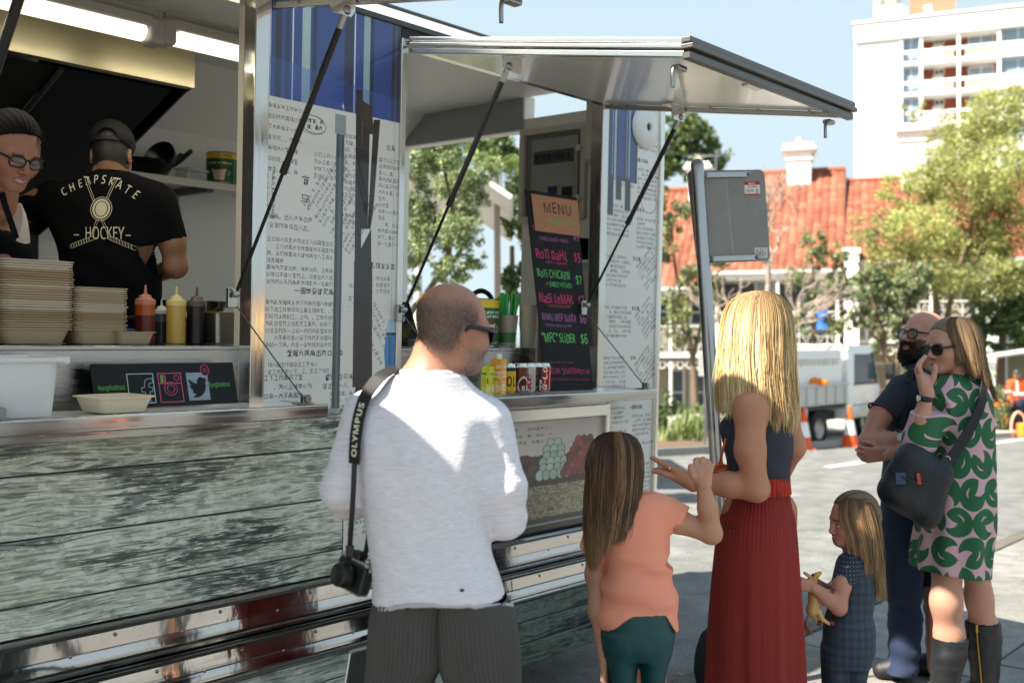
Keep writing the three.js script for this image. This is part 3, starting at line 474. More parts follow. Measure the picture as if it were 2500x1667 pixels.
function batten(x0,x1,y,z,lit,label){
 const l=item('batten_lamp',label,'ceiling lamp',(x0 + x1)/2,y,z),w=(x1 - x0)/2;
 part('body',[RB(-w,w,0.03,0.075,-0.035,0.035,0.01,3),RB(-w,w,0.075,0.1,-0.012,0.012,0.004)],std(0x8d8b86,0.45),l);
 const d=cyl(0.04,0.04,2*w - 0.09,20);d.rotateZ(Math.PI /2);d.scale(1,0.8,1);part('diffuser',moved(d,0,0.012,0),lit?lampMat:std(0xe2e0da,0.4),l);
 for (const s of [-1,1])part('end_cap',RB(s*w - 0.03,s*w + 0.03,-0.03,0.07,-0.048,0.048,0.02,4),std(0x8a8883,0.45),l);
 if (lit){const a=new THREE.RectAreaLight(new THREE.Color(1.0,0.92,0.74),4.2,2*w - 0.1,0.07);a.position.set(0,-0.026,0);a.rotation.x=-Math.PI /2;l.add(a);}
 return l;
}
batten(-4.25,-2.845,2.665,-0.36,true,'lit fluorescent batten above the extractor hood, nearer the left edge');
batten(-2.80,-1.95,2.675,-0.36,true,'lit fluorescent batten running behind the white window post');
batten(-2.35,-1.12,2.885,-1.05,false,'unlit batten under the ceiling seen through the drinks window');

{// wall shelf and what stands on it
 const s=item('wall_shelf','white slatted wall shelf carrying pans and a tin behind the cook','shelf',0,0,0),y=2.368;
 for (let i=0;i<5;i++)part('slat',RB(-2.35,-1.2,y - 0.012,y,-1.72 - i*0.075 - 0.055,-1.72 - i*0.075,0.003,1),M.interior,s);
 part('front_edge',RB(-2.35,-1.2,y - 0.035,y + 0.004,-1.715,-1.70,0.003),M.whitePaint,s);
 for (const x of [-2.28,-1.72]){part('bracket',[RB(x - 0.02,x + 0.02,y - 0.05,y - 0.013,-2.09,-1.73,0.003),RB(x - 0.03,x + 0.03,y - 0.32,y - 0.013,-2.098,-2.085,0.003)],std(0x6b6e70,0.4,0.7),s);}
 const pan=(x,yy,z,r,turn,label,tilt)=>{const p=item('frying_pan',label,'frying pan',x,yy,z,turn);const g=lathe([[0,0],[r*0.72,0],[r*0.8,0.008],[r,0.05],[r + 0.006,0.05],[r*0.82,0.0],[r*0.74,-0.005],[0,-0.005]],36);part('pan',g,std(0x1c1e21,0.3,0.4),p);part('handle',taperTube([V(r*0.95,0.04,0),V(r + 0.06,0.075,0),V(r + 0.14,0.14,0),V(r + 0.17,0.165,0)],[0.010,0.012,0.016,0.013],14),M.blackPlastic,p);return p;};
 pan(-2.04,y + 0.006,-1.88,0.15,0.35,'lowest black frying pan of the nested stack on the wall shelf');pan(-2.03,y + 0.022,-1.88,0.145,0.15,'middle black frying pan of the nested stack on the wall shelf');pan(-2.05,y + 0.038,-1.87,0.14,0.55,'top black frying pan of the nested stack on the wall shelf');
 const wok=item('steel_bowl','dark steel bowl lying on its side next to the shelf pans','bowl',-1.9,y + 0.085,-1.86,0.4);const wg=lathe([[0,0],[0.05,0.006],[0.085,0.04],[0.095,0.075],[0.09,0.075],[0.08,0.04],[0.04,0.012]],28);wg.rotateZ(1.2);part('bowl',wg,std(0x50545a,0.25,0.9),wok);
 const bx=item('clear_container','small clear plastic container on the wall shelf by the green tin','container',-1.78,y,-1.82,0.2);part('tub',[RB(-0.07,0.07,0,0.06,-0.05,0.05,0.012,3)],phys(0xf2f4f2,0.15,{transmission:0.75,thickness:0}),bx);part('lid',RB(-0.075,0.075,0.06,0.07,-0.055,0.055,0.004),phys(0xe8ecec,0.2,{transmission:0.4,thickness:0}),bx);
 const jar=item('dark_canister','dark round canister at the right end of the wall shelf','canister',-1.42,y,-1.8);part('body',moved(cyl(0.06,0.062,0.13,28),0,0.065,0),std(0x1a1d24,0.35),jar);part('lid',lathe([[0,0.16],[0.03,0.155],[0.055,0.14],[0.06,0.128]],28),M.blackPlastic,jar);
}
function tinTex(big){
 return ctex(1024,512,(c,w,h)=>{
 c.fillStyle='#1f5a2f';c.fillRect(0,0,w,h);c.fillStyle='#e6c31c';c.fillRect(0,0,w,h*0.17);
 for (const o of [0,0.5]){const X=(f)=>((f + o)% 1)*w;
 const x=X(0.17);c.fillStyle='#f0eee2';c.font='italic bold 42px sans-serif';c.textAlign='center';
 if (big){c.fillText("You've got to be",x,h*0.29);c.fillText('made of MILO',x,h*0.38);c.fillStyle='#c8402a';c.font='bold 46px sans-serif';c.fillText('1.9KG',X(0.36),h*0.13);}else {c.font='bold 40px sans-serif';c.fillText('made of MILO',x,h*0.34);c.fillStyle='#b2322a';c.font='bold 60px sans-serif';c.fillText('1.9KG',x + 60,h*0.13);}
 c.fillStyle='#d8c9b4';c.beginPath();c.moveTo(x - 78,h*0.5);c.lineTo(x + 78,h*0.46);c.lineTo(x + 52,h*0.84);c.lineTo(x - 44,h*0.84);c.fill();c.strokeStyle='#8a7a66';c.lineWidth=2;for (let i=0;i<9;i++){c.beginPath();c.moveTo(x - 66,h*(0.55 + i*0.03));c.lineTo(x + 66,h*(0.53 + i*0.03));c.stroke();}
 c.fillStyle='#5a3420';c.beginPath();c.ellipse(x,h*0.48,79,26,-0.06,0,7);c.fill();c.fillStyle='#6f4630';for (let i=0;i<60;i++)c.fillRect(x + rr(-60,60),h*0.48 + rr(-14,14),5,4);
 c.strokeStyle='#c5b49a';c.lineWidth=12;c.beginPath();c.arc(x + 84,h*0.62,30,-1.5,1.6);c.stroke();
 c.fillStyle='#c9a624';c.fillRect(X(0.17)- 130,h*0.88,300,4);c.fillStyle='#e8e4cf';c.font='bold 22px sans-serif';c.fillText('GREAT WITH MILK',x + 20,h*0.93);c.textAlign='left';}
 });
}
function tin(label,x,y,z,r,h,turn,big){
 const t=item('malt_drink_tin',label,'tin',x,y,z,turn);const b=cyl(r,r,h,40,true);b.translate(0,h /2,0);part('body',b,std(0xffffff,0.32,0.1,{map:tinTex(big)}),t);
 part('rim',[lathe([[r + 0.003,h],[r + 0.003,h + 0.006],[r - 0.004,h + 0.004],[0,h - 0.004]],40),lathe([[r + 0.003,0],[r + 0.003,0.007],[r,0.008]],40)],M.steel,t);return t;
}
tin('large green and yellow malt drink tin on the high wall shelf',-1.58,2.37,-1.84,0.085,0.175,1.3,false);
{const [x]=tp(1212,740,-0.2);tin('large green and yellow malt drink tin beside the green straws',-1.185,1.542,-0.26,0.097,0.222,1.75,true);}

// takeaway boxes in nested stacks
function trayGeo(w,d,h,taper){// shallow pressed tray with a rolled rim
 const ring=(hw,hd,y,r)=>{const a=[];for (let i=0;i<32;i++){const t=i /32*Math.PI*2,c=Math.cos(t),s=Math.sin(t),p=2 /8;a.push(V(Math.sign(c)*Math.pow(Math.abs(c),p)*hw,y,Math.sign(s)*Math.pow(Math.abs(s),p)*hd));}return a;};
 const rs=[ring(w /2*taper - 0.004,d /2*taper - 0.004,0.001),ring(w /2*taper,d /2*taper,0.006),ring(w /2 - 0.008,d /2 - 0.008,h - 0.004),ring(w /2,d /2,h - 0.004),ring(w /2,d /2,h),ring(w /2 - 0.008,d /2 - 0.008,h),ring(w /2*taper - 0.002,d /2*taper - 0.002,0.009)];
 const pos=[];for (let k=0;k + 1<rs.length;k++)for (let i=0;i<32;i++){const j=(i + 1)% 32,a=rs[k][i],b=rs[k][j],c=rs[k + 1][j],e=rs[k + 1][i];for (const p of [a,e,c,a,c,b])pos.push(p.x,p.y,p.z);}
 for (const [k,f]of [[0,1],[6,-1]])for (let i=0;i<32;i++){const j=(i + 1)% 32;for (const p of [V(0,rs[k][0].y,0),rs[k][i],rs[k][j]])pos.push(p.x,p.y,p.z);}
 const g=new THREE.BufferGeometry();g.setAttribute('position',new THREE.BufferAttribute(new Float32Array(pos),3));return toCreasedNormals(g,0.7);
}
{
 const pulp=std(0xb8a283,0.85,0,{bumpMap:rep(TX.fine,1,1),bumpScale:0.001}),pulp2=std(0xab9272,0.9),pulpW=std(0xc9bda6,0.8);
 const g1=trayGeo(0.245,0.22,0.052,0.80),g2=trayGeo(0.19,0.2,0.052,0.78);
 const mkBox=(g,m,label,group)=>tag(part(numbered('takeaway_box'),g,m,scene),label,'takeaway box',group);
 const ord=(i)=>(i + 1)+ (['th','st','nd','rd'][(i + 1)% 10>3||Math.floor((i + 1)/10)===1?0:(i + 1)% 10]),stack=(g,x,z,n,dy,where,group)=>{for (let i=0;i<n;i++){const m=[pulp,pulp2,pulpW,pulp][Math.floor(i /4)% 4];const b=mkBox(g,i % 9===8?pulpW:m,(i===0?'bottom':i===n - 1?'topmost':ord(i))+ ' pulp takeaway box' + (i&&i<n - 1?' from the bottom':'')+ ' of the ' + where,group);place(b,x + rr(-0.003,0.003),1.551 + i*dy,z + rr(-0.003,0.003),rr(-0.015,0.015));}};
 stack(g1,-3.315,-0.32,28,0.0082,'tall stack on the counter','boxes of the tall takeaway stack');stack(g1,-3.62,-0.34,27,0.0082,'stack at the left edge','boxes of the stack at the left edge');stack(g2,-3.10,-0.30,19,0.0078,'shorter stack left of the orange sauce','boxes of the short takeaway stack');
 const one=mkBox(g2,pulp,'single empty pulp takeaway tray between the short stack and the sauces');one.scale.set(0.8,0.85,0.8);place(one,-2.985,1.551,-0.26);
 const fr=mkBox(trayGeo(0.2,0.17,0.05,0.76),std(0xd8ccb2,0.75),'open cream takeaway tray on the serving flap beside the white bucket');place(fr,-3.235,1.352,0.13,0.1);
}
{// white bucket
 const b=item('white_bucket','translucent white plastic tub at the left end of the serving flap','bucket',-3.60,1.352,0.11,0.02),m=phys(0xe9ebec,0.35,{transmission:0.25,thickness:0});
 const g=trayGeo(0.34,0.22,0.168,0.86);part('tub',g,m,b);part('rim',[RB(-0.175,0.175,0.157,0.172,0.1,0.116,0.006,3),RB(-0.175,0.175,0.157,0.172,-0.116,-0.1,0.006,3),RB(0.162,0.178,0.153,0.175,-0.116,0.116,0.006,3),RB(-0.178,-0.162,0.153,0.175,-0.116,0.116,0.006,3)],m,b);part('inner_tub',moved(trayGeo(0.3,0.19,0.15,0.86),0.0,0.01,0),std(0xf0efe8,0.5),b);
}
{// social media board
 const [xa]=tp(240,900,0.03),[xb]=tp(582,900,0.03),w=0.522,h=0.145;
 const t=ctex(1400,400,(c,W,H)=>{
 c.fillStyle='#15181a';c.fillRect(0,0,W,H);for (let i=0;i<240;i++){c.fillStyle=`rgba(120,125,128,${rr(0.01, 0.05)})`;c.fillRect(rr(0,W),rr(0,H),rr(10,130),rr(1,8));}
 HAND(c,'#yangsfoodtruck',40,235,62,'#59c04c',{sx:0.52});HAND(c,'@yangsfoodtruck',1105,235,62,'#59c04c',{sx:0.48});
 c.lineWidth=8;c.lineJoin='round';c.strokeStyle='#a9bcc8';c.strokeRect(315,95,245,270);c.lineWidth=5;c.beginPath();[[470,365],[470,262],[440,262],[440,222],[470,222],[470,185],[485,150],[520,140],[550,140],[550,180],[520,182],[512,195],[512,222],[548,222],[542,262],[512,262],[512,365]].forEach(([x,y],i)=>i?c.lineTo(x,y):c.moveTo(x,y));c.stroke();
 c.strokeStyle='#b64a72';c.lineWidth=10;c.strokeRect(610,95,225,270);c.beginPath();c.moveTo(610,190);c.lineTo(835,190);c.stroke();c.lineWidth=7;c.beginPath();c.arc(722,240,62,0,7);c.stroke();c.beginPath();c.arc(722,240,36,0,7);c.stroke();c.beginPath();c.arc(790,140,24,0,7);c.stroke();for (const [i,k]of ['#5f9f52','#a8b05a','#7a4a7a','#b86a52'].entries()){c.fillStyle=k;c.fillRect(630 + i*14,110,10,74);}
 c.fillStyle='#8da0ad';c.fillRect(890,95,220,265);for (let i=0;i<60;i++){c.fillStyle='rgba(40,48,54,.18)';c.fillRect(890,rr(95,360),220,2);}
 c.fillStyle='#14181b';c.beginPath();c.moveTo(930,330);c.bezierCurveTo(1040,345,1085,270,1078,190);c.lineTo(1100,165);c.lineTo(1076,165);c.lineTo(1092,142);c.lineTo(1064,150);c.bezierCurveTo(1030,118,985,150,992,200);c.bezierCurveTo(955,195,930,175,912,150);c.bezierCurveTo(905,185,915,205,935,220);c.lineTo(914,215);c.bezierCurveTo(915,245,930,258,952,268);c.lineTo(932,272);c.bezierCurveTo(945,295,958,300,975,302);c.fill();
 c.strokeStyle='#c0466f';c.lineWidth=7;c.fillStyle='#15181a';c.beginPath();c.ellipse(1088,72,42,52,0,0,7);c.fill();c.stroke();HAND(c,'99',1062,92,56,'#c0466f',{sx:0.8});
 });
 const b=item('chalkboard','black chalkboard with social media marks leaning on the serving flap','chalkboard',-2.99,1.353,0.012);
 const g=RB(-w /2,w /2,0,h,-0.004,0.004,0.003,1);g.rotateX(-0.28);g.translate(0,0,0.03);part('board',g,std(0x17191b,0.8),b);const f=quad(V(-w /2,0,0.0055),V(w /2,0,0.0055),V(w /2,h,0.0055),V(-w /2,h,0.0055));f.rotateX(-0.28);f.translate(0,0,0.03);part('chalk_drawing',f,std(0xffffff,0.85,0,{map:t}),b);
}
// sauce bottles
function bottle(label,px,sauce,cap,fill,s=1,d=-0.30){
 const [x]=tp(px,838,d),b=item('sauce_bottle',label,'sauce bottle',x,1.551,d);b.scale.setScalar(s);
 part('body',lathe([[0,0],[0.032,0],[0.0345,0.004],[0.0345,0.145],[0.033,0.150],[0.031,0.152]],32),phys(sauce,0.3,{transmission:0.15,thickness:0}),b);
 if (fill)part('sauce',moved(cyl(0.0348,0.0348,0.1,32),0,0.052,0),std(fill,0.35),b);
 part('cap',[lathe([[0.036,0.14],[0.036,0.158],[0.028,0.163],[0.022,0.165],[0.021,0.174],[0.012,0.177],[0.006,0.18],[0.003,0.212],[0,0.212]],32)],std(cap,0.4),b);return b;
}
bottle('squeeze bottle of orange red chilli sauce on the kitchen counter',352,0xb4571c,0xc07a62,0x5c1409);bottle('squeeze bottle of yellow mustard sauce on the kitchen counter',428,0xd9b55a,0xe0cf8a,null);bottle('squeeze bottle of dark brown sauce beside the steel tray',478,0x2c1713,0x5d534e,0x180c09);bottle('small clear bottle with white cap behind the sauces',392,0x55626b,0xcfd0cc,0x242b33,0.78,-0.40);
{// steel tray, bowl, cloth
 const [x]=tp(552,838,-0.25),t=item('steel_tray','deep stainless steel food pan at the right end of the kitchen counter','steel pan',x,1.551,-0.27,0.02);part('pan',trayGeo(0.175,0.16,0.118,0.88),M.steel,t);part('rim',[RB(-0.092,0.092,0.116,0.121,0.076,0.088,0.002),RB(-0.092,0.092,0.116,0.121,-0.088,-0.076,0.002),RB(0.08,0.094,0.116,0.121,-0.088,0.088,0.002),RB(-0.094,-0.08,0.116,0.121,-0.088,0.088,0.002)],std(0xbab18f,0.3,0.9),t);
 const bw=item('mixing_bowl','shiny steel mixing bowl behind the deep steel pan','bowl',-2.60,1.62,-0.47);part('bowl',lathe([[0,0],[0.07,0.004],[0.115,0.04],[0.135,0.09],[0.142,0.094],[0.13,0.086],[0.108,0.04],[0.06,0.01],[0,0.008]],40),std(0x8b8a7c,0.18,1),bw);part('ring_stand',lathe([[0.08,-0.069],[0.09,-0.069],[0.09,0.012],[0.08,0.012]],32),M.steel,bw);
 const cl=item('blue_cloth','crumpled blue cloth on the counter behind the single tray','cloth',-2.94,1.551,-0.33);const g=new THREE.SphereGeometry(0.055,24,16);{const p=g.attributes.position;for (let i=0;i<p.count;i++){const k=1 + 0.5*(fbm3(p.getX(i)*40,p.getY(i)*40,p.getZ(i)*40)- 0.5);p.setXYZ(i,p.getX(i)*k*1.2,Math.max(0,p.getY(i)*k*0.7 + 0.016),p.getZ(i)*k);}g.computeVertexNormals();}part('cloth',g,std(0x2d5573,0.9),cl);
}
{// electrical box and fittings on the far end wall (its plane faces -x)
 const e=item('fuse_box','grey fuse box with clear cover on the end wall above the menu','fuse box',-0.152,2.285,-0.665,-Math.PI /2);const W=0.42,H=0.47;// local x runs along the wall
 part('frame',[RB(-W /2 - 0.035,W /2 + 0.035,-0.035,0.0,0,0.03,0.006),RB(-W /2 - 0.035,W /2 + 0.035,H,H + 0.035,0,0.03,0.006),RB(-W /2 - 0.035,-W /2,0,H,0,0.03,0.006),RB(W /2,W /2 + 0.035,0,H,0,0.03,0.006)],std(0xcfcabc,0.4),e);
 part('back',B(-W /2,W /2,0,H,-0.02,0.004),std(0x7d827f,0.5),e);part('cover',RB(-W*0.36,W*0.46,0.04,H - 0.03,0.012,0.03,0.012,3),std(0x9a9f9a,0.3),e);
 part('breaker_row',RB(-W*0.3,W*0.4,H*0.62,H*0.78,0.03,0.036,0.003),std(0x4a4f50,0.4),e);for (let i=0;i<6;i++)part('breaker',RB(-W*0.27 + i*0.045,-W*0.27 + i*0.045 + 0.03,H*0.66,H*0.74,0.036,0.044,0.003),std(0x2d3133,0.4),e);
 part('meter',RB(-0.01,0.05,H*0.12,H*0.34,0.03,0.042,0.004),std(0x22355f,0.4),e);part('switch_panel',RB(0.09,0.16,H*0.16,H*0.32,0.03,0.042,0.004),M.blackPlastic,e);for (const y of [0.08,0.36])part('latch',moved((()=>{const g=cyl(0.018,0.018,0.02,18);g.rotateX(Math.PI /2);return g;})(),W /2 + 0.002,y,0.04),std(0xd5d2c8,0.4),e);
 const du=item('white_cabinet','narrow white cabinet high in the corner of the drinks window','cabinet',-0.25,2.45,-0.24);part('body',RB(-0.06,0.06,0.1,0.42,-0.08,0.08,0.006),std(0xd6d0c2,0.42),du);part('bottom_trim',RB(-0.065,0.065,0.08,0.1,-0.085,0.085,0.006),std(0xbdb7a8,0.4),du);
 const mw=item('card_reader','black electronic box on a shelf behind the menu board','appliance',-0.28,2.0,-0.3,-0.5);part('body',RB(-0.14,0.14,0,0.12,-0.1,0.1,0.008),std(0x14161a,0.3),mw);part('display',RB(-0.12,0.05,0.03,0.09,0.1,0.104,0.002),std(0x0a1016,0.1),mw);
 const wt=item('white_tub','upturned white plastic tub behind the right edge of the menu board','tub',-0.30,1.76,-0.3);part('tub',trayGeo(0.24,0.22,0.2,0.85),std(0xd9d6cd,0.45),wt);part('lid',RB(-0.125,0.125,0.2,0.225,-0.115,0.115,0.01,3),std(0xe2dfd6,0.45),wt);
 const cs=item('corner_shelf','small metal shelving in the corner behind the menu board','shelf',-0.3,0.46,-0.3);for (const y of [0.9,1.28,1.52])part('board',RB(-0.16,0.14,y,y + 0.018,-0.2,0.2,0.003),M.interior,cs);for (const x of [-0.15,0.13])for (const z of [-0.19,0.19])part('post',B(x - 0.01,x + 0.01,0,1.53,z - 0.01,z + 0.01),M.steel,cs);
}
{// menu board
 const t=ctex(780,2000,(c,W,H)=>{W=820;H=2100;c.scale(780 /820,2000 /2100);
 c.fillStyle='#17191c';c.fillRect(0,0,W,H);for (let i=0;i<420;i++){c.fillStyle=`rgba(130,135,140,${rr(0.008, 0.04)})`;c.fillRect(rr(0,W),rr(0,H),rr(10,160),rr(2,40));}
 const pk='#e0447c',gr='#6cd678',vi='#b772b2';
 HAND(c,'SOFT SHELL CRAB',50,510,105,vi,{sx:0.65});HAND(c,'+CHILLI SAUCE + MAYO',130,620,70,vi,{sx:0.65});HAND(c,'$9',695,570,150,vi,{sx:0.63});
 HAND(c,'RoTi DaHL',50,850,160,pk,{sx:0.69});HAND(c,'$5',675,850,160,pk,{sx:0.65});HAND(c,'LENTIL + TOMATOES',200,905,45,pk,{sx:0.84});
 HAND(c,'RoTi CHiCKEN',40,1085,135,gr,{sx:0.63});HAND(c,'+ SWEET POTATO',170,1195,85,gr,{sx:0.65});HAND(c,'$7',675,1140,160,gr,{sx:0.65});
 HAND(c,'NaSi LeMAK',30,1400,165,pk,{sx:0.65});HAND(c,'$7',685,1400,160,pk,{sx:0.65});HAND(c,'COCONUT RICE, EGG, SAMBAL',150,1450,40,pk,{sx:0.73});
 HAND(c,'RAMLi BEEF SLiDER',40,1620,120,vi,{sx:0.57});HAND(c,'$6',685,1640,160,vi,{sx:0.65});HAND(c,'beef patty, sausage, egg, mayo',90,1690,44,vi,{sx:0.73});
 HAND(c,'“MFC” SLiDER',10,1890,160,gr,{sx:0.60});HAND(c,'$6',675,1900,170,gr,{sx:0.65});
 });
 const t2=ctex(820,560,(c,W,H)=>{c.fillStyle='#17191c';c.fillRect(0,0,W,H);HAND(c,'crispy chicken, slaw + mayo',90,60,40,'#c53b6b',{sx:0.84});HAND(c,'SUZUKi "JEWFISH"',30,240,130,'#c8467c',{sx:0.54});HAND(c,'+ROTi $9',550,240,100,'#c8467c',{sx:0.59});HAND(c,'CURRY, COCONUT, FISH, RICE, tomatoes',60,350,48,'#c53b6b',{sx:0.81});});
 const t3=ctex(600,420,(c,W,H)=>{c.fillStyle='#b5825e';c.fillRect(0,0,W,H);for (let i=0;i<200;i++){c.fillStyle=`rgba(${rnd() < 0.5 ? '210,120,140' : '120,90,60'},${rr(0.03, 0.1)})`;c.fillRect(rr(0,W),rr(0,H),rr(20,200),rr(3,30));}HAND(c,'MENU',130,190,165,'#1d1a1c',{sx:0.8});HAND(c,'@yangsfoodtruck',170,300,70,'#58b84a',{sx:0.72});HAND(c,'+f',530,110,80,'#58b84a');HAND(c,'i',60,360,70,'#c53b6b');HAND(c,'1',120,370,60,'#1d1a1c');});
 const b=item('menu_board','tall black chalk menu board with an orange menu card clipped on top','menu board',0,0,0);
 // leaning board: foot on the flap, head against the window frame, turned a little
 const c2=(px,py,d)=>{const [x,y]=tp(px,py,d);return V(x,y,d);};
 const TL=c2(1297,545,-0.12),TRt=c2(1413,545,-0.06),BL=c2(1345,905,0.02),BR=c2(1440,905,0.055),hl=c2(1283,462,-0.14),hr=c2(1408,482,-0.075),bl=c2(1336,960,0.035),brr=c2(1449,958,0.07);
 const nrm=TRt.clone().sub(TL).cross(BL.clone().sub(TL)).normalize().multiplyScalar(-1),off=(v,k)=>v.clone().addScaledVector(nrm,k);
 part('panel',[quad(off(bl,-0.008),off(brr,-0.008),off(hr,-0.008),off(hl,-0.008)),quad(off(bl,-0.008),off(hl,-0.008),hl,bl),quad(brr,hr,off(hr,-0.008),off(brr,-0.008)),quad(hl,off(hl,-0.008),off(hr,-0.008),hr)],std(0x141517,0.8),b);
 const mid=(a,c,k)=>a.clone().lerp(c,k),L2=mid(hl,bl,0.835),R2=mid(hr,brr,0.835);
 part('chalk_menu',quad(L2,R2,hr,hl),std(0xffffff,0.85,0,{map:t}),b);part('lower_menu',quad(bl,brr,R2,L2),std(0xffffff,0.85,0,{map:t2}),b);
 const bd=(u,v)=>off(mid(mid(hl,hr,u),mid(bl,brr,u),v),0.007),cA=bd(0.08,0.02),cB=bd(1.0,0.02),cC=bd(0.99,0.205),cD=bd(0.09,0.205);part('menu_card',quad(cD,cC,cB,cA),std(0xffffff,0.75,0,{map:t3}),b,'orange card headed menu');
}
// drinks on the flap
function can(label,px,tex,metal){const [x]=tp(px,955,0.1),c=item('drink_can',label,'drink can',x,1.344,0.10,-1.95 + rr(-0.12,0.12));const h=0.132;part('body',lathe([[0.026,0.004],[0.0325,0.014],[0.0325,h - 0.016]],36),std(0xffffff,0.24,metal,{map:tex}),c);part('end',lathe([[0,0.008],[0.022,0.006],[0.024,0],[0.026,0.004]],32),M.aluBright,c);part('lid',lathe([[0.0325,h - 0.016],[0.027,h - 0.004],[0.0275,h],[0.0255,h],[0.0245,h - 0.006],[0,h - 0.006]],32),M.aluBright,c);return c;}
const canTex=(bg,draw)=>ctex(512,320,(c,w,h)=>{c.fillStyle=bg;c.fillRect(0,0,w,h);for (const o of [0,256]){c.save();c.translate(o,0);draw(c);c.restore();}});
const script=(c,text,col,x,y,s)=>{c.save();c.translate(x,y);c.rotate(-Math.PI /2);c.fillStyle=col;c.font=`italic bold ${s}px serif`;c.scale(1,1.25);c.fillText(text,0,0);c.restore();};
can('yellow soft drink can between the coconut water and the brown can',1241,canTex('#d7ab1d',(c)=>{c.fillStyle='#16233a';c.fillRect(0,0,256,26);c.font='bold 96px sans-serif';c.fillText('SOLO',8,130);c.font='bold 36px sans-serif';c.fillText('THIRST',60,190);c.fillText('CRUSHER',40,230);c.fillRect(0,268,256,20);}),0.2);
can('brown soft drink can with an oval badge',1270,canTex('#6a3a2b',(c)=>{c.fillStyle='#d8d0c4';c.beginPath();c.ellipse(128,160,78,98,0.25,0,7);c.fill();c.fillStyle='#5a2219';c.beginPath();c.ellipse(128,160,66,84,0.25,0,7);c.fill();c.fillStyle='#e9e4da';c.font='bold 84px serif';c.fillText('A&W',36,190);}),0.45);
can('silver soft drink can with red script',1290,canTex('#b6b6b4',(c)=>{script(c,'Coke','#a11d22',120,290,96);script(c,'diet','#20201f',60,260,44);}),0.7);
can('black soft drink can with red script',1307,canTex('#17181a',(c)=>{script(c,'Coca-Cola','#b3252a',120,310,74);script(c,'zero','#e6e3dd',180,210,52);}),0.3);
can('red soft drink can with white script at the right end of the row',1326,canTex('#b01620',(c)=>{script(c,'Coca-Cola','#f0ece6',140,312,78);c.strokeStyle='#e8e4de';c.lineWidth=10;c.beginPath();c.moveTo(170,320);c.bezierCurveTo(220,240,150,120,200,0);c.stroke();}),0.3);
{
 const carton=(label,px,w,d,h,draw,turn,dd)=>{const [x]=tp(px,962,dd),c=item('drink_carton',label,'drink carton',x,1.344,dd,turn);const t=ctex(256,512,(k,W,H)=>draw(k,W,H));const g=RB(-w /2,w /2,0,h,-d /2,d /2,0.003,2);{const p=g.attributes.position,uv=g.attributes.uv;for (let i=0;i<p.count;i++)uv.setXY(i,Math.abs(p.getX(i))>w /2 - 0.0005?(p.getZ(i)+ d /2)/d:(p.getX(i)+ w /2)/w,p.getY(i)/h);}part('box',g,std(0xffffff,0.4,0,{map:t}),c);return c;};
 const a=carton('small yellow green tea carton with a daisy at the left of the cans',1190,0.062,0.045,0.125,(k,W,H)=>{k.fillStyle='#cdd02a';k.fillRect(0,0,W,H);k.fillStyle='#2c6a3a';k.fillRect(20,110,120,40);k.fillStyle='#7e8a1c';for (let i=0;i<8;i++)k.fillRect(24,180 + i*22,90 + (i % 3)*14,8);k.fillStyle='#c0392b';k.fillRect(150,210,40,90);k.save();k.translate(190,390);for (let i=0;i<12;i++){k.rotate(Math.PI /6);k.fillStyle=i % 2?'#e7c92a':'#f2ead0';k.beginPath();k.ellipse(0,44,13,36,0,0,7);k.fill();}k.fillStyle='#e8dcc0';k.beginPath();k.arc(0,0,24,0,7);k.fill();k.restore();k.fillStyle='#d2462e';k.font='bold 44px sans-serif';k.fillText('TEA',120,70);k.fillStyle='#e9e9d8';k.fillRect(20,430,110,70);k.fillStyle='#222';for (let i=0;i<18;i++)k.fillRect(26 + i*5.6,436,i % 3?2:4,56);},0.5,0.135);
 part('fold',RB(-0.031,0.031,0.125,0.129,-0.006,0.006,0.001),std(0xcdd02a,0.4),a);
 const b=carton('tall orange coconut water carton with a white cap',1216,0.066,0.05,0.155,(k,W,H)=>{k.fillStyle='#e09a1e';k.fillRect(0,0,W,H);k.fillStyle='#e9e6da';k.fillRect(130,88,110,44);k.fillStyle='#3c6b3a';k.font='bold 34px sans-serif';k.fillText('COCO',136,122);k.fillStyle='#f4f0e6';k.font='bold 62px sans-serif';k.fillText('COCONUT',60,220);k.font='bold 50px sans-serif';k.fillText('WATER',80,270);for (const [x,y,r]of [[150,350,40],[95,400,46],[190,420,42],[130,450,34]]){k.fillStyle='#efe6cf';k.beginPath();k.arc(x,y,r,0,7);k.fill();k.fillStyle='#d8b673';k.beginPath();k.arc(x,y,r*0.6,0,7);k.fill();}},0.35,0.125);
 part('screw_cap',moved(cyl(0.013,0.014,0.022,20),0,0.166,0),std(0xe9e8e2,0.4),b);
}
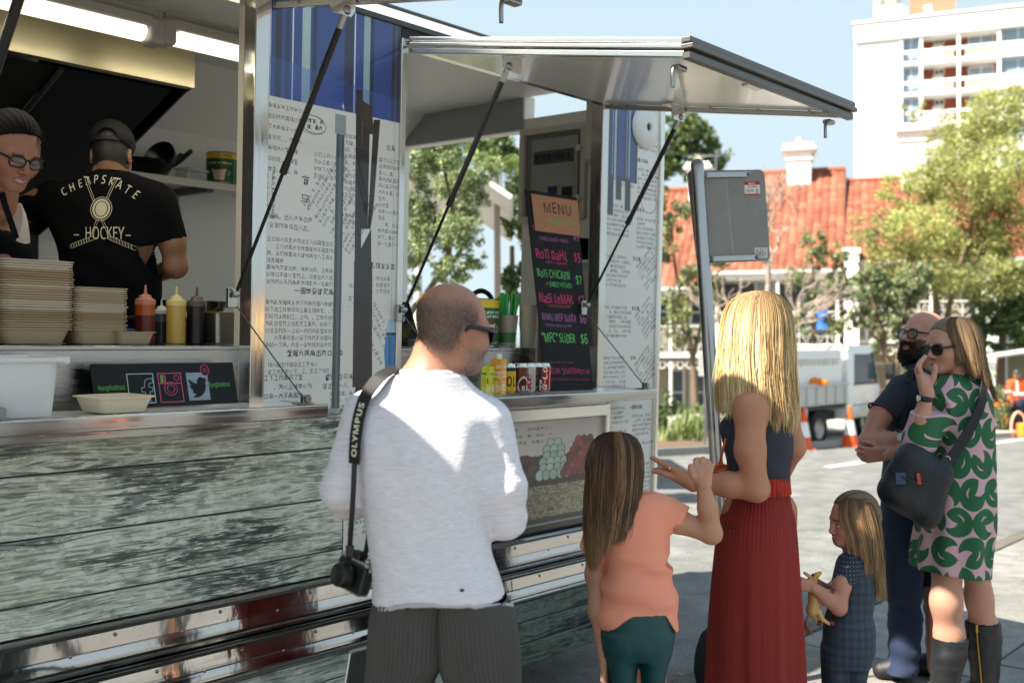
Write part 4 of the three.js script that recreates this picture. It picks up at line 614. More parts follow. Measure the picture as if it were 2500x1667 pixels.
{// cup of straws, cup stack, kettle, lid, tablet on the drinks counter
 const st=item('straw_cup','beige cup crammed with bright green straws','cup of straws',-1.0,1.542,-0.24);part('cup',lathe([[0,0],[0.036,0],[0.038,0.004],[0.052,0.15],[0.054,0.153],[0.051,0.153],[0.036,0.01],[0,0.008]],32),phys(0xbfb19a,0.35,{transmission:0.2,thickness:0}),st);part('sleeve',lathe([[0.0405,0.02],[0.0455,0.07]],32),std(0x4c7a4a,0.5),st);
 for (let i=0;i<34;i++){const a=rnd()*6.283,r=Math.sqrt(rnd())*0.036,k=rr(1.3,1.9);part('straw',rod(V(Math.cos(a)*r*0.6,0.03,Math.sin(a)*r*0.6),V(Math.cos(a)*r*k,rr(0.235,0.27),Math.sin(a)*r*k),0.0042,0.0042,7),std(i % 3?0x46b858:0x5cc86c,0.4),st);}
 const cu=item('cup_stack','stack of pale disposable cups beside the green straws','cup stack',-0.895,1.542,-0.2);for (let i=0;i<6;i++)part('cup',moved(lathe([[0.03,0],[0.043,0.115],[0.045,0.118],[0.042,0.118]],28),0,i*0.018,0),std(0xc9bda6,0.5),cu);
 const ke=item('kettle','black kettle with arched handle behind the straws','kettle',-0.86,1.542,-0.55);part('body',lathe([[0,0],[0.1,0],[0.11,0.03],[0.105,0.12],[0.07,0.175],[0.03,0.19],[0,0.195]],32),std(0x1c2638,0.2,0.2),ke);part('handle',taperTube([V(-0.085,0.15,0),V(-0.07,0.25,0),V(0.0,0.28,0),V(0.07,0.25,0),V(0.09,0.16,0)],[0.012,0.013,0.014,0.013,0.012],24),M.blackPlastic,ke);part('knob',moved(new THREE.SphereGeometry(0.018,16,12),0,0.205,0),M.blackPlastic,ke);
 const li=item('steel_canister','grey lidded canister behind the green and yellow tin','canister',-1.17,1.542,-0.42);part('body',moved(cyl(0.1,0.1,0.21,32),0,0.105,0),std(0x8f959a,0.35,0.6),li);part('lid',lathe([[0.103,0.205],[0.1,0.23],[0.06,0.258],[0,0.264]],32),std(0xa9afb6,0.3,0.5),li);
 const tb=item('sales_tablet','dark tablet on a stand on the drinks counter behind the person in the white top','tablet',-1.66,1.542,-0.27,0.25);const g=RB(-0.13,0.13,0,0.18,-0.006,0.006,0.004);g.rotateX(-0.35);part('screen',moved(g,0,0.03,0),std(0x10151b,0.15),tb);part('stand',RB(-0.05,0.05,0,0.03,-0.06,0.06,0.006),M.blackPlastic,tb);
}
// ---------------------------------------------------------------- bodies: joined distance fields, meshed
const SW=V(0,0,0);
const cap=(a,b,ra,rb=ra,k=0.03)=>{const c=a.clone().add(b).multiplyScalar(0.5);return {t:0,ax:a.x,ay:a.y,az:a.z,dx:b.x - a.x,dy:b.y - a.y,dz:b.z - a.z,il:1 /Math.max(1e-9,a.distanceToSquared(b)),ra,rb,k,cx:c.x,cy:c.y,cz:c.z,R:a.distanceTo(b)/2 + Math.max(ra,rb)};};
const ell=(c,rx,ry,rz,k=0.02,q=null,sub=false)=>{const i=q?q.clone().invert():null;return {t:1,q:i,rx,ry,rz,k,sub,cx:c.x,cy:c.y,cz:c.z,R:Math.max(rx,ry,rz)};};
// rings: [y, cx, cz, rx, rz] from top to bottom or bottom to top; squarish outline with exponent e
const stack=(rings,k=0.03,e=2.3)=>{rings=rings.slice().sort((a,b)=>a[0]- b[0]);let R=0;const n=rings.length,y0=rings[0][0],y1=rings[n - 1][0];const m=rings.reduce((s,r)=>[s[0]+ r[1]/n,s[1]+ r[2]/n],[0,0]);for (const r of rings)R=Math.max(R,Math.hypot(Math.abs(r[1]- m[0])+ r[3],Math.abs(r[2]- m[1])+ r[4],(y1 - y0)/2));return {t:2,rings,y0,y1,k,e,cx:m[0],cy:(y0 + y1)/2,cz:m[1],R};};
function ringAt(rs,y){let i=0;while (i<rs.length - 2&&y>rs[i + 1][0])i++;const a=rs[i],b=rs[i + 1],p=rs[Math.max(0,i - 1)],q=rs[Math.min(rs.length - 1,i + 2)],h=b[0]- a[0],t=clamp((y - a[0])/h),out=[0,0,0,0,0],t2=t*t,t3=t2*t;for (let j=1;j<5;j++){const ma=(b[j]- p[j])/Math.max(1e-6,b[0]- p[0])*h,mb=(q[j]- a[j])/Math.max(1e-6,q[0]- a[0])*h;out[j]=(2*t3 - 3*t2 + 1)*a[j]+ (t3 - 2*t2 + t)*ma + (-2*t3 + 3*t2)*b[j]+ (t3 - t2)*mb;}return out;}
function primDist(p,x,y,z){
 if (p.t===0){const ux=x - p.ax,uy=y - p.ay,uz=z - p.az,t=clamp((ux*p.dx + uy*p.dy + uz*p.dz)*p.il),vx=ux - p.dx*t,vy=uy - p.dy*t,vz=uz - p.dz*t;return Math.sqrt(vx*vx + vy*vy + vz*vz)- (p.ra + (p.rb - p.ra)*t);}
 if (p.t===1){let lx=x - p.cx,ly=y - p.cy,lz=z - p.cz;if (p.q){SW.set(lx,ly,lz).applyQuaternion(p.q);lx=SW.x;ly=SW.y;lz=SW.z;}const k0=Math.hypot(lx /p.rx,ly /p.ry,lz /p.rz),k1=Math.hypot(lx /(p.rx*p.rx),ly /(p.ry*p.ry),lz /(p.rz*p.rz));return k1<1e-9?-Math.min(p.rx,p.ry,p.rz):k0*(k0 - 1)/k1;}
 const yc=clamp(y,p.y0,p.y1),r=ringAt(p.rings,yc),ax=Math.abs(x - r[1])/r[3],az=Math.abs(z - r[2])/r[4],m=Math.pow(Math.pow(ax,p.e)+ Math.pow(az,p.e),1 /p.e),d=(m - 1)*(m>1e-6?Math.min(Math.hypot(x - r[1],z - r[2])/m,Math.max(r[3],r[4])):Math.min(r[3],r[4])),dy=Math.abs(y - yc);
 return dy>0?Math.hypot(Math.max(0,d),dy)+ Math.min(0,d)*0:d;
}
function fieldOf(prims){return (x,y,z)=>{let d=1e3;for (const p of prims){const lb=Math.hypot(x - p.cx,y - p.cy,z - p.cz)- p.R;if (p.sub){if (lb>p.k + 0.01)continue;const e=-primDist(p,x,y,z),h=Math.max(p.k - Math.abs(d - e),0)/p.k;d=Math.max(d,e)+ h*h*p.k*0.25;continue;}if (lb>d + p.k)continue;const e=primDist(p,x,y,z),h=Math.max(p.k - Math.abs(d - e),0)/p.k;d=Math.min(d,e)- h*h*p.k*0.25;}return d;};}
function boundsOf(prims,pad=0.03){const lo=[1e9,1e9,1e9],hi=[-1e9,-1e9,-1e9];const g=(x,y,z,r)=>{[x,y,z].forEach((v,i)=>{lo[i]=Math.min(lo[i],v - r);hi[i]=Math.max(hi[i],v + r);});};for (const p of prims){if (p.sub)continue;if (p.t===0){g(p.ax,p.ay,p.az,p.ra + pad);g(p.ax + p.dx,p.ay + p.dy,p.az + p.dz,p.rb + pad);}else if (p.t===1)g(p.cx,p.cy,p.cz,p.R + pad);else for (const r of p.rings){g(r[1]- r[3],r[0],r[2]- r[4],pad);g(r[1]+ r[3],r[0],r[2]+ r[4],pad);}}return [lo,hi];}
function surface(f,lo,hi,h){// surface nets with empty blocks skipped
 const BS=4,n=[0,1,2].map((i)=>Math.ceil((hi[i]- lo[i])/h /BS)*BS + 1),[nx,ny,nz]=n,val=new Float32Array(nx*ny*nz).fill(9),need=new Uint8Array(nx*ny*nz),id=(i,j,k)=>(k*ny + j)*nx + i;
 for (let k=0;k + 1<nz;k +=BS)for (let j=0;j + 1<ny;j +=BS)for (let i=0;i + 1<nx;i +=BS){
 const d=f(lo[0]+ (i + BS /2)*h,lo[1]+ (j + BS /2)*h,lo[2]+ (k + BS /2)*h);if (Math.abs(d)>h*BS*1.5 + 0.012){if (d<0)for (let c=0;c<=BS;c++)for (let b=0;b<=BS;b++)for (let a=0;a<=BS;a++){const q=id(i + a,j + b,k + c);if (val[q]===9)val[q]=-1;}continue;}
 for (let c=0;c<=BS;c++)for (let b=0;b<=BS;b++)for (let a=0;a<=BS;a++){const q=id(i + a,j + b,k + c);if (!need[q]){need[q]=1;val[q]=f(lo[0]+ (i + a)*h,lo[1]+ (j + b)*h,lo[2]+ (k + c)*h);}}
 }
 const vid=new Int32Array(nx*ny*nz).fill(-1),pos=[],idx=[],ED=[[0,1],[2,3],[4,5],[6,7],[0,2],[1,3],[4,6],[5,7],[0,4],[1,5],[2,6],[3,7]];
 const v8=new Float32Array(8);
 for (let k=0;k + 1<nz;k++)for (let j=0;j + 1<ny;j++)for (let i=0;i + 1<nx;i++){
 let m=0;for (let c=0;c<8;c++){v8[c]=val[id(i + (c&1),j + ((c>>1)&1),k + (c>>2))];if (v8[c]<0)m++;}if (!m||m===8)continue;
 let x=0,y=0,z=0,cnt=0;for (const [a,b]of ED){if ((v8[a]<0)===(v8[b]<0))continue;const t=v8[a]/(v8[a]- v8[b]);x +=(a&1)+ t*((b&1)- (a&1));y +=((a>>1)&1)+ t*(((b>>1)&1)- ((a>>1)&1));z +=(a>>2)+ t*((b>>2)- (a>>2));cnt++;}
 vid[id(i,j,k)]=pos.length /3;pos.push(lo[0]+ (i + x /cnt)*h,lo[1]+ (j + y /cnt)*h,lo[2]+ (k + z /cnt)*h);
 }
 const qd=(a,b,c,d,flip)=>{if (a<0||b<0||c<0||d<0)return;flip?idx.push(a,c,b,a,d,c):idx.push(a,b,c,a,c,d);};
 for (let k=1;k + 1<nz;k++)for (let j=1;j + 1<ny;j++)for (let i=1;i + 1<nx;i++){
 const s=val[id(i,j,k)]<0;
 if (s !==val[id(i + 1,j,k)]<0)qd(vid[id(i,j - 1,k - 1)],vid[id(i,j,k - 1)],vid[id(i,j,k)],vid[id(i,j - 1,k)],!s);
 if (s !==val[id(i,j + 1,k)]<0)qd(vid[id(i - 1,j,k - 1)],vid[id(i - 1,j,k)],vid[id(i,j,k)],vid[id(i,j,k - 1)],!s);
 if (s !==val[id(i,j,k + 1)]<0)qd(vid[id(i - 1,j - 1,k)],vid[id(i,j - 1,k)],vid[id(i,j,k)],vid[id(i - 1,j,k)],!s);
 }
 const P3=new Float32Array(pos),e=h*0.35;const N=new Float32Array(pos.length);
 for (let q=0;q<P3.length;q +=3){// settle on the surface, take the gradient as normal
 const x=P3[q],y=P3[q + 1],z=P3[q + 2],a=f(x + e,y - e,z - e),b=f(x - e,y - e,z + e),c=f(x - e,y + e,z - e),d=f(x + e,y + e,z + e);let gx=a - b - c + d,gy=-a - b + c + d,gz=-a + b - c + d;const l=Math.hypot(gx,gy,gz)||1,v=(a + b + c + d)/4;gx /=l;gy /=l;gz /=l;
 const mv=clamp(v,-h*0.5,h*0.5);P3[q]-=gx*mv;P3[q + 1]-=gy*mv;P3[q + 2]-=gz*mv;N[q]=gx;N[q + 1]=gy;N[q + 2]=gz;
 }
 const g=new THREE.BufferGeometry();g.setAttribute('position',new THREE.BufferAttribute(P3,3));g.setAttribute('normal',new THREE.BufferAttribute(N,3));g.setIndex(idx);return g;
}
function skinOf(prims,h,warp,f0){const f=f0??fieldOf(prims),[lo,hi]=boundsOf(prims,0.03);return surface(warp?(x,y,z)=>{const d=f(x,y,z);return warp(d,x,y,z);}:f,lo,hi,h);}
function cylUV(g,cx,cz,R=0.16){const p=g.attributes.position,u=new Float32Array(p.count*2);for (let i=0;i<p.count;i++){u[2*i]=Math.atan2(p.getX(i)- cx,p.getZ(i)- cz)*R;u[2*i + 1]=p.getY(i);}g.setAttribute('uv',new THREE.BufferAttribute(u,2));return g;}
// rings given by picture edges: [py, left px, right px, half depth, shift away]
const ringsPx=(z,list)=>list.map(([py,l,r,rz,dz=0])=>{const a=P(l,py,z + dz),b=P(r,py,z + dz);return [a.y,(a.x + b.x)/2,-(z + dz),(b.x - a.x)/2,rz];});
function loft(rings,seg,rowsPer,disp,e=2.2,a0=0,a1=Math.PI*2){// rings as above; disp(angle, y, t) adds to the radius in metres
 rings=rings.slice().sort((a,b)=>b[0]- a[0]);const asc=rings.slice().reverse(),rows=(rings.length - 1)*rowsPer,pos=[],uv=[],idx=[],y1=rings[0][0],y0=rings[rings.length - 1][0],R0=asc.reduce((s,r)=>s + r[3]+ r[4],0)/asc.length /2;
 for (let j=0;j<=rows;j++){const t=j /rows,y=lerp(y1,y0,t),r=ringAt(asc,y);for (let i=0;i<=seg;i++){const a=lerp(a0,a1,i /seg),c=Math.cos(a),s=Math.sin(a),m=Math.pow(Math.pow(Math.abs(c),e)+ Math.pow(Math.abs(s),e),-1 /e),d=disp?disp(a,y,t):0;pos.push(r[1]+ c*m*(r[3]+ d),y,r[2]+ s*m*(r[4]+ d));uv.push(-a*R0,y);}}
 for (let j=0;j<rows;j++)for (let i=0;i<seg;i++){const q=j*(seg + 1)+ i;idx.push(q,q + 1,q + seg + 1,q + 1,q + seg + 2,q + seg + 1);}
 const g=new THREE.BufferGeometry();g.setAttribute('position',new THREE.BufferAttribute(new Float32Array(pos),3));g.setAttribute('uv',new THREE.BufferAttribute(new Float32Array(uv),2));g.setIndex(idx);g.computeVertexNormals();
 if (a1 - a0>6.28){const n=g.attributes.normal;for (let j=0;j<=rows;j++){const A=j*(seg + 1),Bq=A + seg;const x=n.getX(A)+ n.getX(Bq),y=n.getY(A)+ n.getY(Bq),z=n.getZ(A)+ n.getZ(Bq),l=Math.hypot(x,y,z);n.setXYZ(A,x /l,y /l,z /l);n.setXYZ(Bq,x /l,y /l,z /l);}}
 return g;
}
const frameQ=(f,up=V(0,1,0))=>{const z=f.clone().normalize(),x=up.clone().cross(z).normalize(),y=z.clone().cross(x);return new THREE.Quaternion().setFromRotationMatrix(new THREE.Matrix4().makeBasis(x,y,z));};
// head: C skull centre, f facing direction, s size. Returns a coloured mesh geometry and a frame
function makeHead(C,f,s,o){
 const q=o.q??frameQ(f),at=(x,y,z)=>V(x*s,y*s,z*s).applyQuaternion(q).add(C),E=(x,y,z,rx,ry,rz,k,sub)=>ell(at(x,y,z),rx*s,ry*s,rz*s,k*s,q,sub),K=(a,b,r0,r1,k)=>cap(at(...a),at(...b),r0*s,r1*s,k*s),child=o.child??0;
 const pr=[E(0,0.035,-0.012,0.076 + 0.003*child,0.087,0.096,0.03),E(0,-0.018,0.028,0.063,0.085,0.064,0.04),E(0,-0.072 + 0.01*child,0.034,0.050,0.042,0.050,0.03),K([-0.012,-0.101 + 0.016*child,0.070],[0.012,-0.101 + 0.016*child,0.070],0.017,0.017,0.03),E(0.041,-0.032,0.056,0.026,0.026,0.028,0.03),E(-0.041,-0.032,0.056,0.026,0.026,0.028,0.03),K([-0.036,0.012,0.078],[0.036,0.012,0.078],0.012 - 0.003*child,0.012 - 0.003*child,0.02),
 E(0.032,-0.008,0.101,0.018,0.013,0.016,0.016,true),E(-0.032,-0.008,0.101,0.018,0.013,0.016,0.016,true),E(0.032,-0.008,0.079,0.0135,0.0115,0.0125,0.003),E(-0.032,-0.008,0.079,0.0135,0.0115,0.0125,0.003),
 K([0,0.002,0.088],[0,-0.034,0.108 - 0.006*child],0.0075,0.0115,0.014),E(0.011,-0.040,0.097,0.009,0.007,0.010,0.008),E(-0.011,-0.040,0.097,0.009,0.007,0.010,0.008),
 K([-0.019,-0.066,0.084],[0,-0.064,0.094],0.005,0.0065,0.006),K([0.019,-0.066,0.084],[0,-0.064,0.094],0.005,0.0065,0.006),K([-0.017,-0.0765,0.084],[0.017,-0.0765,0.084],0.0055,0.0055,0.006),E(0,-0.0765,0.091,0.011,0.006,0.006,0.008),
 E(0.077,-0.012,-0.012,0.008,0.032,0.019,0.008),E(-0.077,-0.012,-0.012,0.008,0.032,0.019,0.008),E(0.087,-0.008,-0.005,0.008,0.020,0.010,0.006,true),E(-0.087,-0.008,-0.005,0.008,0.020,0.010,0.006,true),E(0.079,-0.038,-0.004,0.007,0.010,0.009,0.006),E(-0.079,-0.038,-0.004,0.007,0.010,0.009,0.006)];
 pr.push(cap(at(0,-0.03,-0.03),o.neck,(o.neckR??0.052)*s*0.95,(o.neckR??0.052)*s*1.06,0.03));
 for (const p of o.extra?.(at,E,K)??[])pr.push(p);
 const g=skinOf(pr,o.h??0.0045*s),qi=q.clone().invert(),l=V(0,0,0),sk=o.skin;
 paint(g,(p)=>{l.copy(p).sub(C).applyQuaternion(qi).divideScalar(s);const x=Math.abs(l.x),{y,z}=l;let c=mixc(sk,[sk[0]*1.12,sk[1]*0.72,sk[2]*0.62],0.35*Math.exp(-((x - 0.045)**2 + (y + 0.035)**2)/0.0006)*(z>0.03?1:0)+ 0.3*Math.exp(-(x*x + (y + 0.038)**2)/0.0002)*(z>0.09?1:0)+ 0.4*sstep(0.07,0.082,x)*(z<0.03?1:0));
 c=mixc(c,[sk[0]*0.9,sk[1]*0.9,sk[2]*0.9],fbm3(p.x*60,p.y*60,p.z*60,2)*0.5);
 if (z>0.07&&x<0.025&&y<-0.057&&y>-0.085)c=mixc(c,o.lip??[0.36,0.13,0.11],sstep(0.026,0.018,x)*0.8);if (z>0.07&&x<0.02&&Math.abs(y + 0.0712)<0.0022)c=[0.09,0.03,0.03];
 const ex=x - 0.032,ey=y + 0.008;if (o.lids){if (z>0.07&&Math.abs(ey + 0.004 - ex*ex*8)<0.0022&&Math.abs(ex)<0.0135)c=[0.03,0.02,0.02];}else if (z>0.075&&ex*ex /0.000125 + ey*ey /0.00004<1)c=ex*ex + ey*ey<0.000028?[0.03,0.02,0.015]:[0.5,0.47,0.44];if (!o.lids&&z>0.07&&Math.abs(ey - 0.007)<0.0018&&Math.abs(ex)<0.013)c=[0.04,0.03,0.03];
 if (z>0.06&&Math.abs(y - 0.014 - 0.1*(0.03 - x)*(x>0.03?1:-0.3))<0.0042&&x>0.015&&x<0.05)c=mixc(c,o.brow??[0.05,0.035,0.025],0.85);
 if (z>0.09&&y<-0.043&&y>-0.05&&x>0.004&&x<0.013)c=mixc(c,[0.05,0.02,0.02],0.8);
 return o.tint?o.tint(c,l,p):c;});
 return {g,q,at,prims:pr};
}
// hand as prims: w wrist, d finger direction, t thumb side, n side the fingers curl to; curls per finger in radians at each joint
function handPrims(w,d,t,n,s,o={}){
 d=d.clone().normalize();t=t.clone().addScaledVector(d,-t.dot(d)).normalize();n=n.clone().addScaledVector(d,-n.dot(d));n.addScaledVector(t,-n.dot(t)).normalize();
 const pr=[],L=(x,y,z)=>w.clone().addScaledVector(d,x*s).addScaledVector(t,y*s).addScaledVector(n,z*s),curl=o.curl??[0.35,0.4,0.45,0.5],sp=o.spread??0.06,len=[0.070,0.078,0.073,0.056],ky=[0.030,0.010,-0.010,-0.028],kx=[0.090,0.094,0.089,0.080];
 for (let i=0;i<4;i++){const k=L(kx[i],ky[i],0);pr.push(cap(L(0.004,ky[i]*0.62,0),k,0.0145*s,0.0108*s,0.016*s));let p=k,ang=0;const seg=[0.46,0.31,0.23],side=(1.5 - i)*sp;for (let j=0;j<3;j++){ang +=curl[i]*(j?1:0.8);const dir=d.clone().multiplyScalar(Math.cos(ang)).addScaledVector(n,Math.sin(ang)).addScaledVector(t,side*Math.cos(ang)).normalize(),e=p.clone().addScaledVector(dir,len[i]*seg[j]*s);pr.push(cap(p,e,(0.0092 - j*0.0009)*s,(0.0086 - j*0.0011)*s,0.005*s));p=e;}}
 const tb=o.thumb??[0.75,0.35];let p=L(0.022,0.026,0.004);const t1=d.clone().multiplyScalar(0.72).addScaledVector(t,tb[0]).addScaledVector(n,tb[1]).normalize(),a=p.clone().addScaledVector(t1,0.036*s);pr.push(cap(p,a,0.0145*s,0.0108*s,0.014*s));const t2=d.clone().addScaledVector(t,tb[0]*0.35).addScaledVector(n,tb[1]*1.2).normalize(),b=a.clone().addScaledVector(t2,0.03*s),c=b.clone().addScaledVector(t2,0.022*s);pr.push(cap(a,b,0.0102*s,0.0094*s,0.006*s),cap(b,c,0.0094*s,0.008*s,0.005*s));return pr;
}
const fingerPrims=(pts,r0,r1,k=0.005)=>pts.slice(1).map((p,i)=>cap(pts[i],p,lerp(r0,r1,i /(pts.length - 1)),lerp(r0,r1,(i + 1)/(pts.length - 1)),k));
const skinM=new THREE.MeshPhysicalMaterial({vertexColors:true,roughness:0.52,side:THREE.DoubleSide,sheen:0.15,bumpMap:rep(TX.fine,40,40),bumpScale:0.0003});
const flat=(g,c)=>paint(g,(p)=>{const v=0.94 + 0.12*fbm3(p.x*30,p.y*30,p.z*30,2);return [c[0]*v,c[1]*v,c[2]*v];});
function bodyMesh(person,list){for (const g of list)if (!g.attributes.uv)cylUV(g,0,0,1);const g=merge(list);g.translate(-person.position.x,-person.position.y,-person.position.z);return part('body',g,skinM,person);}
function wear(person,name,g,m,label){g.translate(-person.position.x,-person.position.y,-person.position.z);return part(name,g,m,person,label);}
// cloth: soft folds as displacement of the field
const folds=(amp,sx,sy,sz,seedv=0)=>(d,x,y,z)=>d>0.06?d:d - amp*(fbm3(x*sx + seedv,y*sy,z*sz,2)- 0.5)*2;
// hair: strands hung over a shell of rings (top to bottom), angle 0 = +x, PI/2 = towards the camera
function hairStrands(person,rings,o){
 rings=rings.slice().sort((a,b)=>b[0]- a[0]);const asc=rings.slice().reverse(),yT=rings[0][0],yB=rings[rings.length - 1][0],pos=[],col=[],nrm=[],idx=[];const N=o.n,K=o.k??16;
 for (let s=0;s<N;s++){
 const clump=Math.floor(rnd()*o.clumps),ca=hash(clump,3,11),cr=hash(clump,7,5),a00=lerp(o.a0,o.a1,ca),ja=gauss()*0.05*(o.spread??1),fly=rnd()<0.02?rr(-0.12,0.12):0,a=a00,rho=lerp(0.76,1.0,Math.sqrt(cr))+ gauss()*0.03,t0=rnd()<0.3?rr(0.0,0.3):rr(0,0.05),end=(o.end?o.end(a):1)*(1 - 0.19*hash(clump,9,1)- 0.07*rnd()),w=(o.w??0.0022)*rr(0.6,1.3),c0=o.cols[Math.floor(hash(clump,2,31)*o.cols.length)],c1=o.cols[Math.floor(rnd()*o.cols.length)],tone=rr(0.62,1.28)*lerp(0.82,1.15,hash(clump,21,8)),ph=rnd()*6.28,wav=o.wave??0.004,stray=rnd()<0.12?rr(0.98,1.14):1,sway=0.16*(hash(clump,13,3)- 0.5),base=pos.length /3;
 for (let j=0;j<=K;j++){const t=lerp(t0,end,j /K),y=lerp(yT,yB,t),r=ringAt(asc,y),aa=a + ja*(1 - 0.75*t)+ sway*t*t + fly*t + 0.025*Math.sin(t*9 + ph),rh=rho*(1 + (stray - 1)*t)+ 0.015*Math.sin(t*7 + ph),cx=r[1]+ Math.cos(aa)*r[3]*rh + Math.sin(t*13 + ph)*wav*t,cz=r[2]+ Math.sin(aa)*r[4]*rh + Math.cos(t*11 + ph)*wav*t,ww=w*(j===K?0.1:1 - 0.6*(j /K)**2),c=mixc(c0,c1,0.35),root=o.root?sstep(0.32,0.0,t):0,cc=root?mixc(c,o.root,root*0.75):c,tip=o.tip?mixc(cc,o.tip,sstep(0.55,1,t)*0.7):cc;
 const ox=Math.cos(aa),oz=Math.sin(aa);for (const [kx,kn]of [[-1,0],[0,1],[1,0]]){pos.push(cx - oz*kx*ww + ox*kn*ww*0.8,y,cz + ox*kx*ww + oz*kn*ww*0.8);{const ax=ox - oz*kx*0.8,az=oz + ox*kx*0.8,l=Math.hypot(ax,0.1,az);nrm.push(ax /l,0.1 /l,az /l);}col.push(tip[0]*tone,tip[1]*tone,tip[2]*tone);}}
 for (let j=0;j<K;j++){const q=base + j*3;idx.push(q,q + 1,q + 3,q + 1,q + 4,q + 3,q + 1,q + 2,q + 4,q + 2,q + 5,q + 4);}
 }
 const g=new THREE.BufferGeometry();g.setAttribute('position',new THREE.BufferAttribute(new Float32Array(pos),3));g.setAttribute('normal',new THREE.BufferAttribute(new Float32Array(nrm),3));g.setAttribute('color',new THREE.BufferAttribute(new Float32Array(col),3));g.setIndex(idx);
 const under=loft(rings.map((r)=>[r[0],r[1],r[2],r[3]*0.74,r[4]*0.74]),48,6,null,2.0,o.a0,o.a1);const uc=o.root??o.cols[0];paint(under,()=>[uc[0]*0.8,uc[1]*0.8,uc[2]*0.8]);under.deleteAttribute('uv');
 {const p=under.attributes.position,keep=[];const ix=under.index.array;for (let i=0;i<ix.length;i +=3){const m=(ix[i]),y=p.getY(m),r=ringAt(asc,y),an=Math.atan2((p.getZ(m)- r[2])/r[4],(p.getX(m)- r[1])/r[3]);let aa=an;while (aa<o.a0)aa +=2*Math.PI;const lim=(o.end?o.end(aa):1)*0.74;if ((yT - y)/(yT - yB)<lim)keep.push(ix[i],ix[i + 1],ix[i + 2]);}under.setIndex(keep);}
 const hm=new THREE.MeshStandardMaterial({vertexColors:true,roughness:0.58,side:THREE.DoubleSide});const all=merge([g,under]);return wear(person,'hair',all,hm);
}
function scalp(person,hd,s,cols,o={}){// close-lying hair over the skull down to the hairline
 const q=hd.q,qi=q.clone().invert(),c0=hd.at(0,0,0),l=V(0,0,0),e=(x,y,z,a,b,c)=>ell(hd.at(x,y,z),a*s,b*s,c*s,0.02,q);
 const g=skinOf([e(0,0.042,-0.016,0.0835,0.0885,0.1015),e(0,0.005,-0.045,0.082,0.07,0.075)],0.0045,(d,x,y,z)=>{if (d>0.03)return d;l.set(x,y,z).sub(c0).applyQuaternion(qi).divideScalar(s);const a=Math.atan2(l.x - (o.part??0.01),l.y);return Math.max(d - 0.0012*Math.sin(a*42 + l.z*40 + 4*noise3(x*30,y*30,z*30)),(l.z - Math.min(0.083,(l.y - 0.012)*0.86 + 0.012))*0.7);});
 paint(g,(p)=>{l.copy(p).sub(c0).applyQuaternion(qi).divideScalar(s);const a=Math.atan2(l.x - (o.part??0.01),l.y),k=noise3(a*26,l.z*5,1.5);return mixc(cols[0],cols[1 % cols.length],sstep(0.3,0.7,k));});
 return wear(person,'hair_crown',g,new THREE.MeshStandardMaterial({vertexColors:true,roughness:0.5,side:THREE.DoubleSide}));
}
function bristles(person,name,g,n,len,lie,cols,pick,w=0.0009){// short cropped hairs standing on a surface
 const p=g.attributes.position,m=g.attributes.normal,pos=[],nrm=[],col=[];let made=0,tries=0;const a=V(0,0,0),b=V(0,0,0),t=V(0,0,0);
 while (made<n&&tries++<n*30){const i=Math.floor(rnd()*p.count);a.fromBufferAttribute(p,i);b.fromBufferAttribute(m,i);const k=pick(a,b);if (rnd()>k)continue;a.add(t.set(gauss(),gauss(),gauss()).multiplyScalar(0.002));t.set(gauss(),-1.2 + gauss(),gauss()).multiplyScalar(lie).add(b).normalize();const s=V(gauss(),gauss(),gauss()).cross(t).normalize().multiplyScalar(w),L=len*rr(0.6,1.2),c=cols[Math.floor(rnd()*cols.length)];for (const v of [a.clone().sub(s),a.clone().add(s),a.clone().addScaledVector(t,L)]){pos.push(v.x,v.y,v.z);nrm.push(b.x,b.y,b.z);col.push(...c);}made++;}
 const q=new THREE.BufferGeometry();q.setAttribute('position',new THREE.BufferAttribute(new Float32Array(pos),3));q.setAttribute('normal',new THREE.BufferAttribute(new Float32Array(nrm),3));q.setAttribute('color',new THREE.BufferAttribute(new Float32Array(col),3));const h=wear(person,name,q,new THREE.MeshStandardMaterial({vertexColors:true,roughness:0.6,side:THREE.DoubleSide}));h.userData.kind='stuff';return h;
}
function ribbon(pts,w,thick,nrmDir){// flat strap along points; nrmDir(t) gives its facing
 const c=new THREE.CatmullRomCurve3(pts),seg=pts.length*6,pos=[],uv=[],idx=[];let run=0,prev=null;
 for (let i=0;i<=seg;i++){const t=i /seg,p=c.getPoint(t),d=c.getTangent(t),n=nrmDir(t).clone(),sd=d.clone().cross(n).normalize();n.copy(sd).cross(d).normalize();const hw=(typeof w==='function'?w(t):w)/2;if (prev)run +=p.distanceTo(prev);prev=p;for (const [a,b]of [[-1,-1],[1,-1],[1,1],[-1,1]]){const v=p.clone().addScaledVector(sd,a*hw).addScaledVector(n,b*thick /2);pos.push(v.x,v.y,v.z);uv.push((a + 1)/2,run);}}
 for (let i=0;i<seg;i++)for (let k=0;k<4;k++){const a=i*4 + k,b=i*4 + (k + 1)% 4;idx.push(a,b,a + 4,b,b + 4,a + 4);}
 const g=new THREE.BufferGeometry();g.setAttribute('position',new THREE.BufferAttribute(new Float32Array(pos),3));g.setAttribute('uv',new THREE.BufferAttribute(new Float32Array(uv),2));g.setIndex(idx);return toCreasedNormals(g,0.8);
}
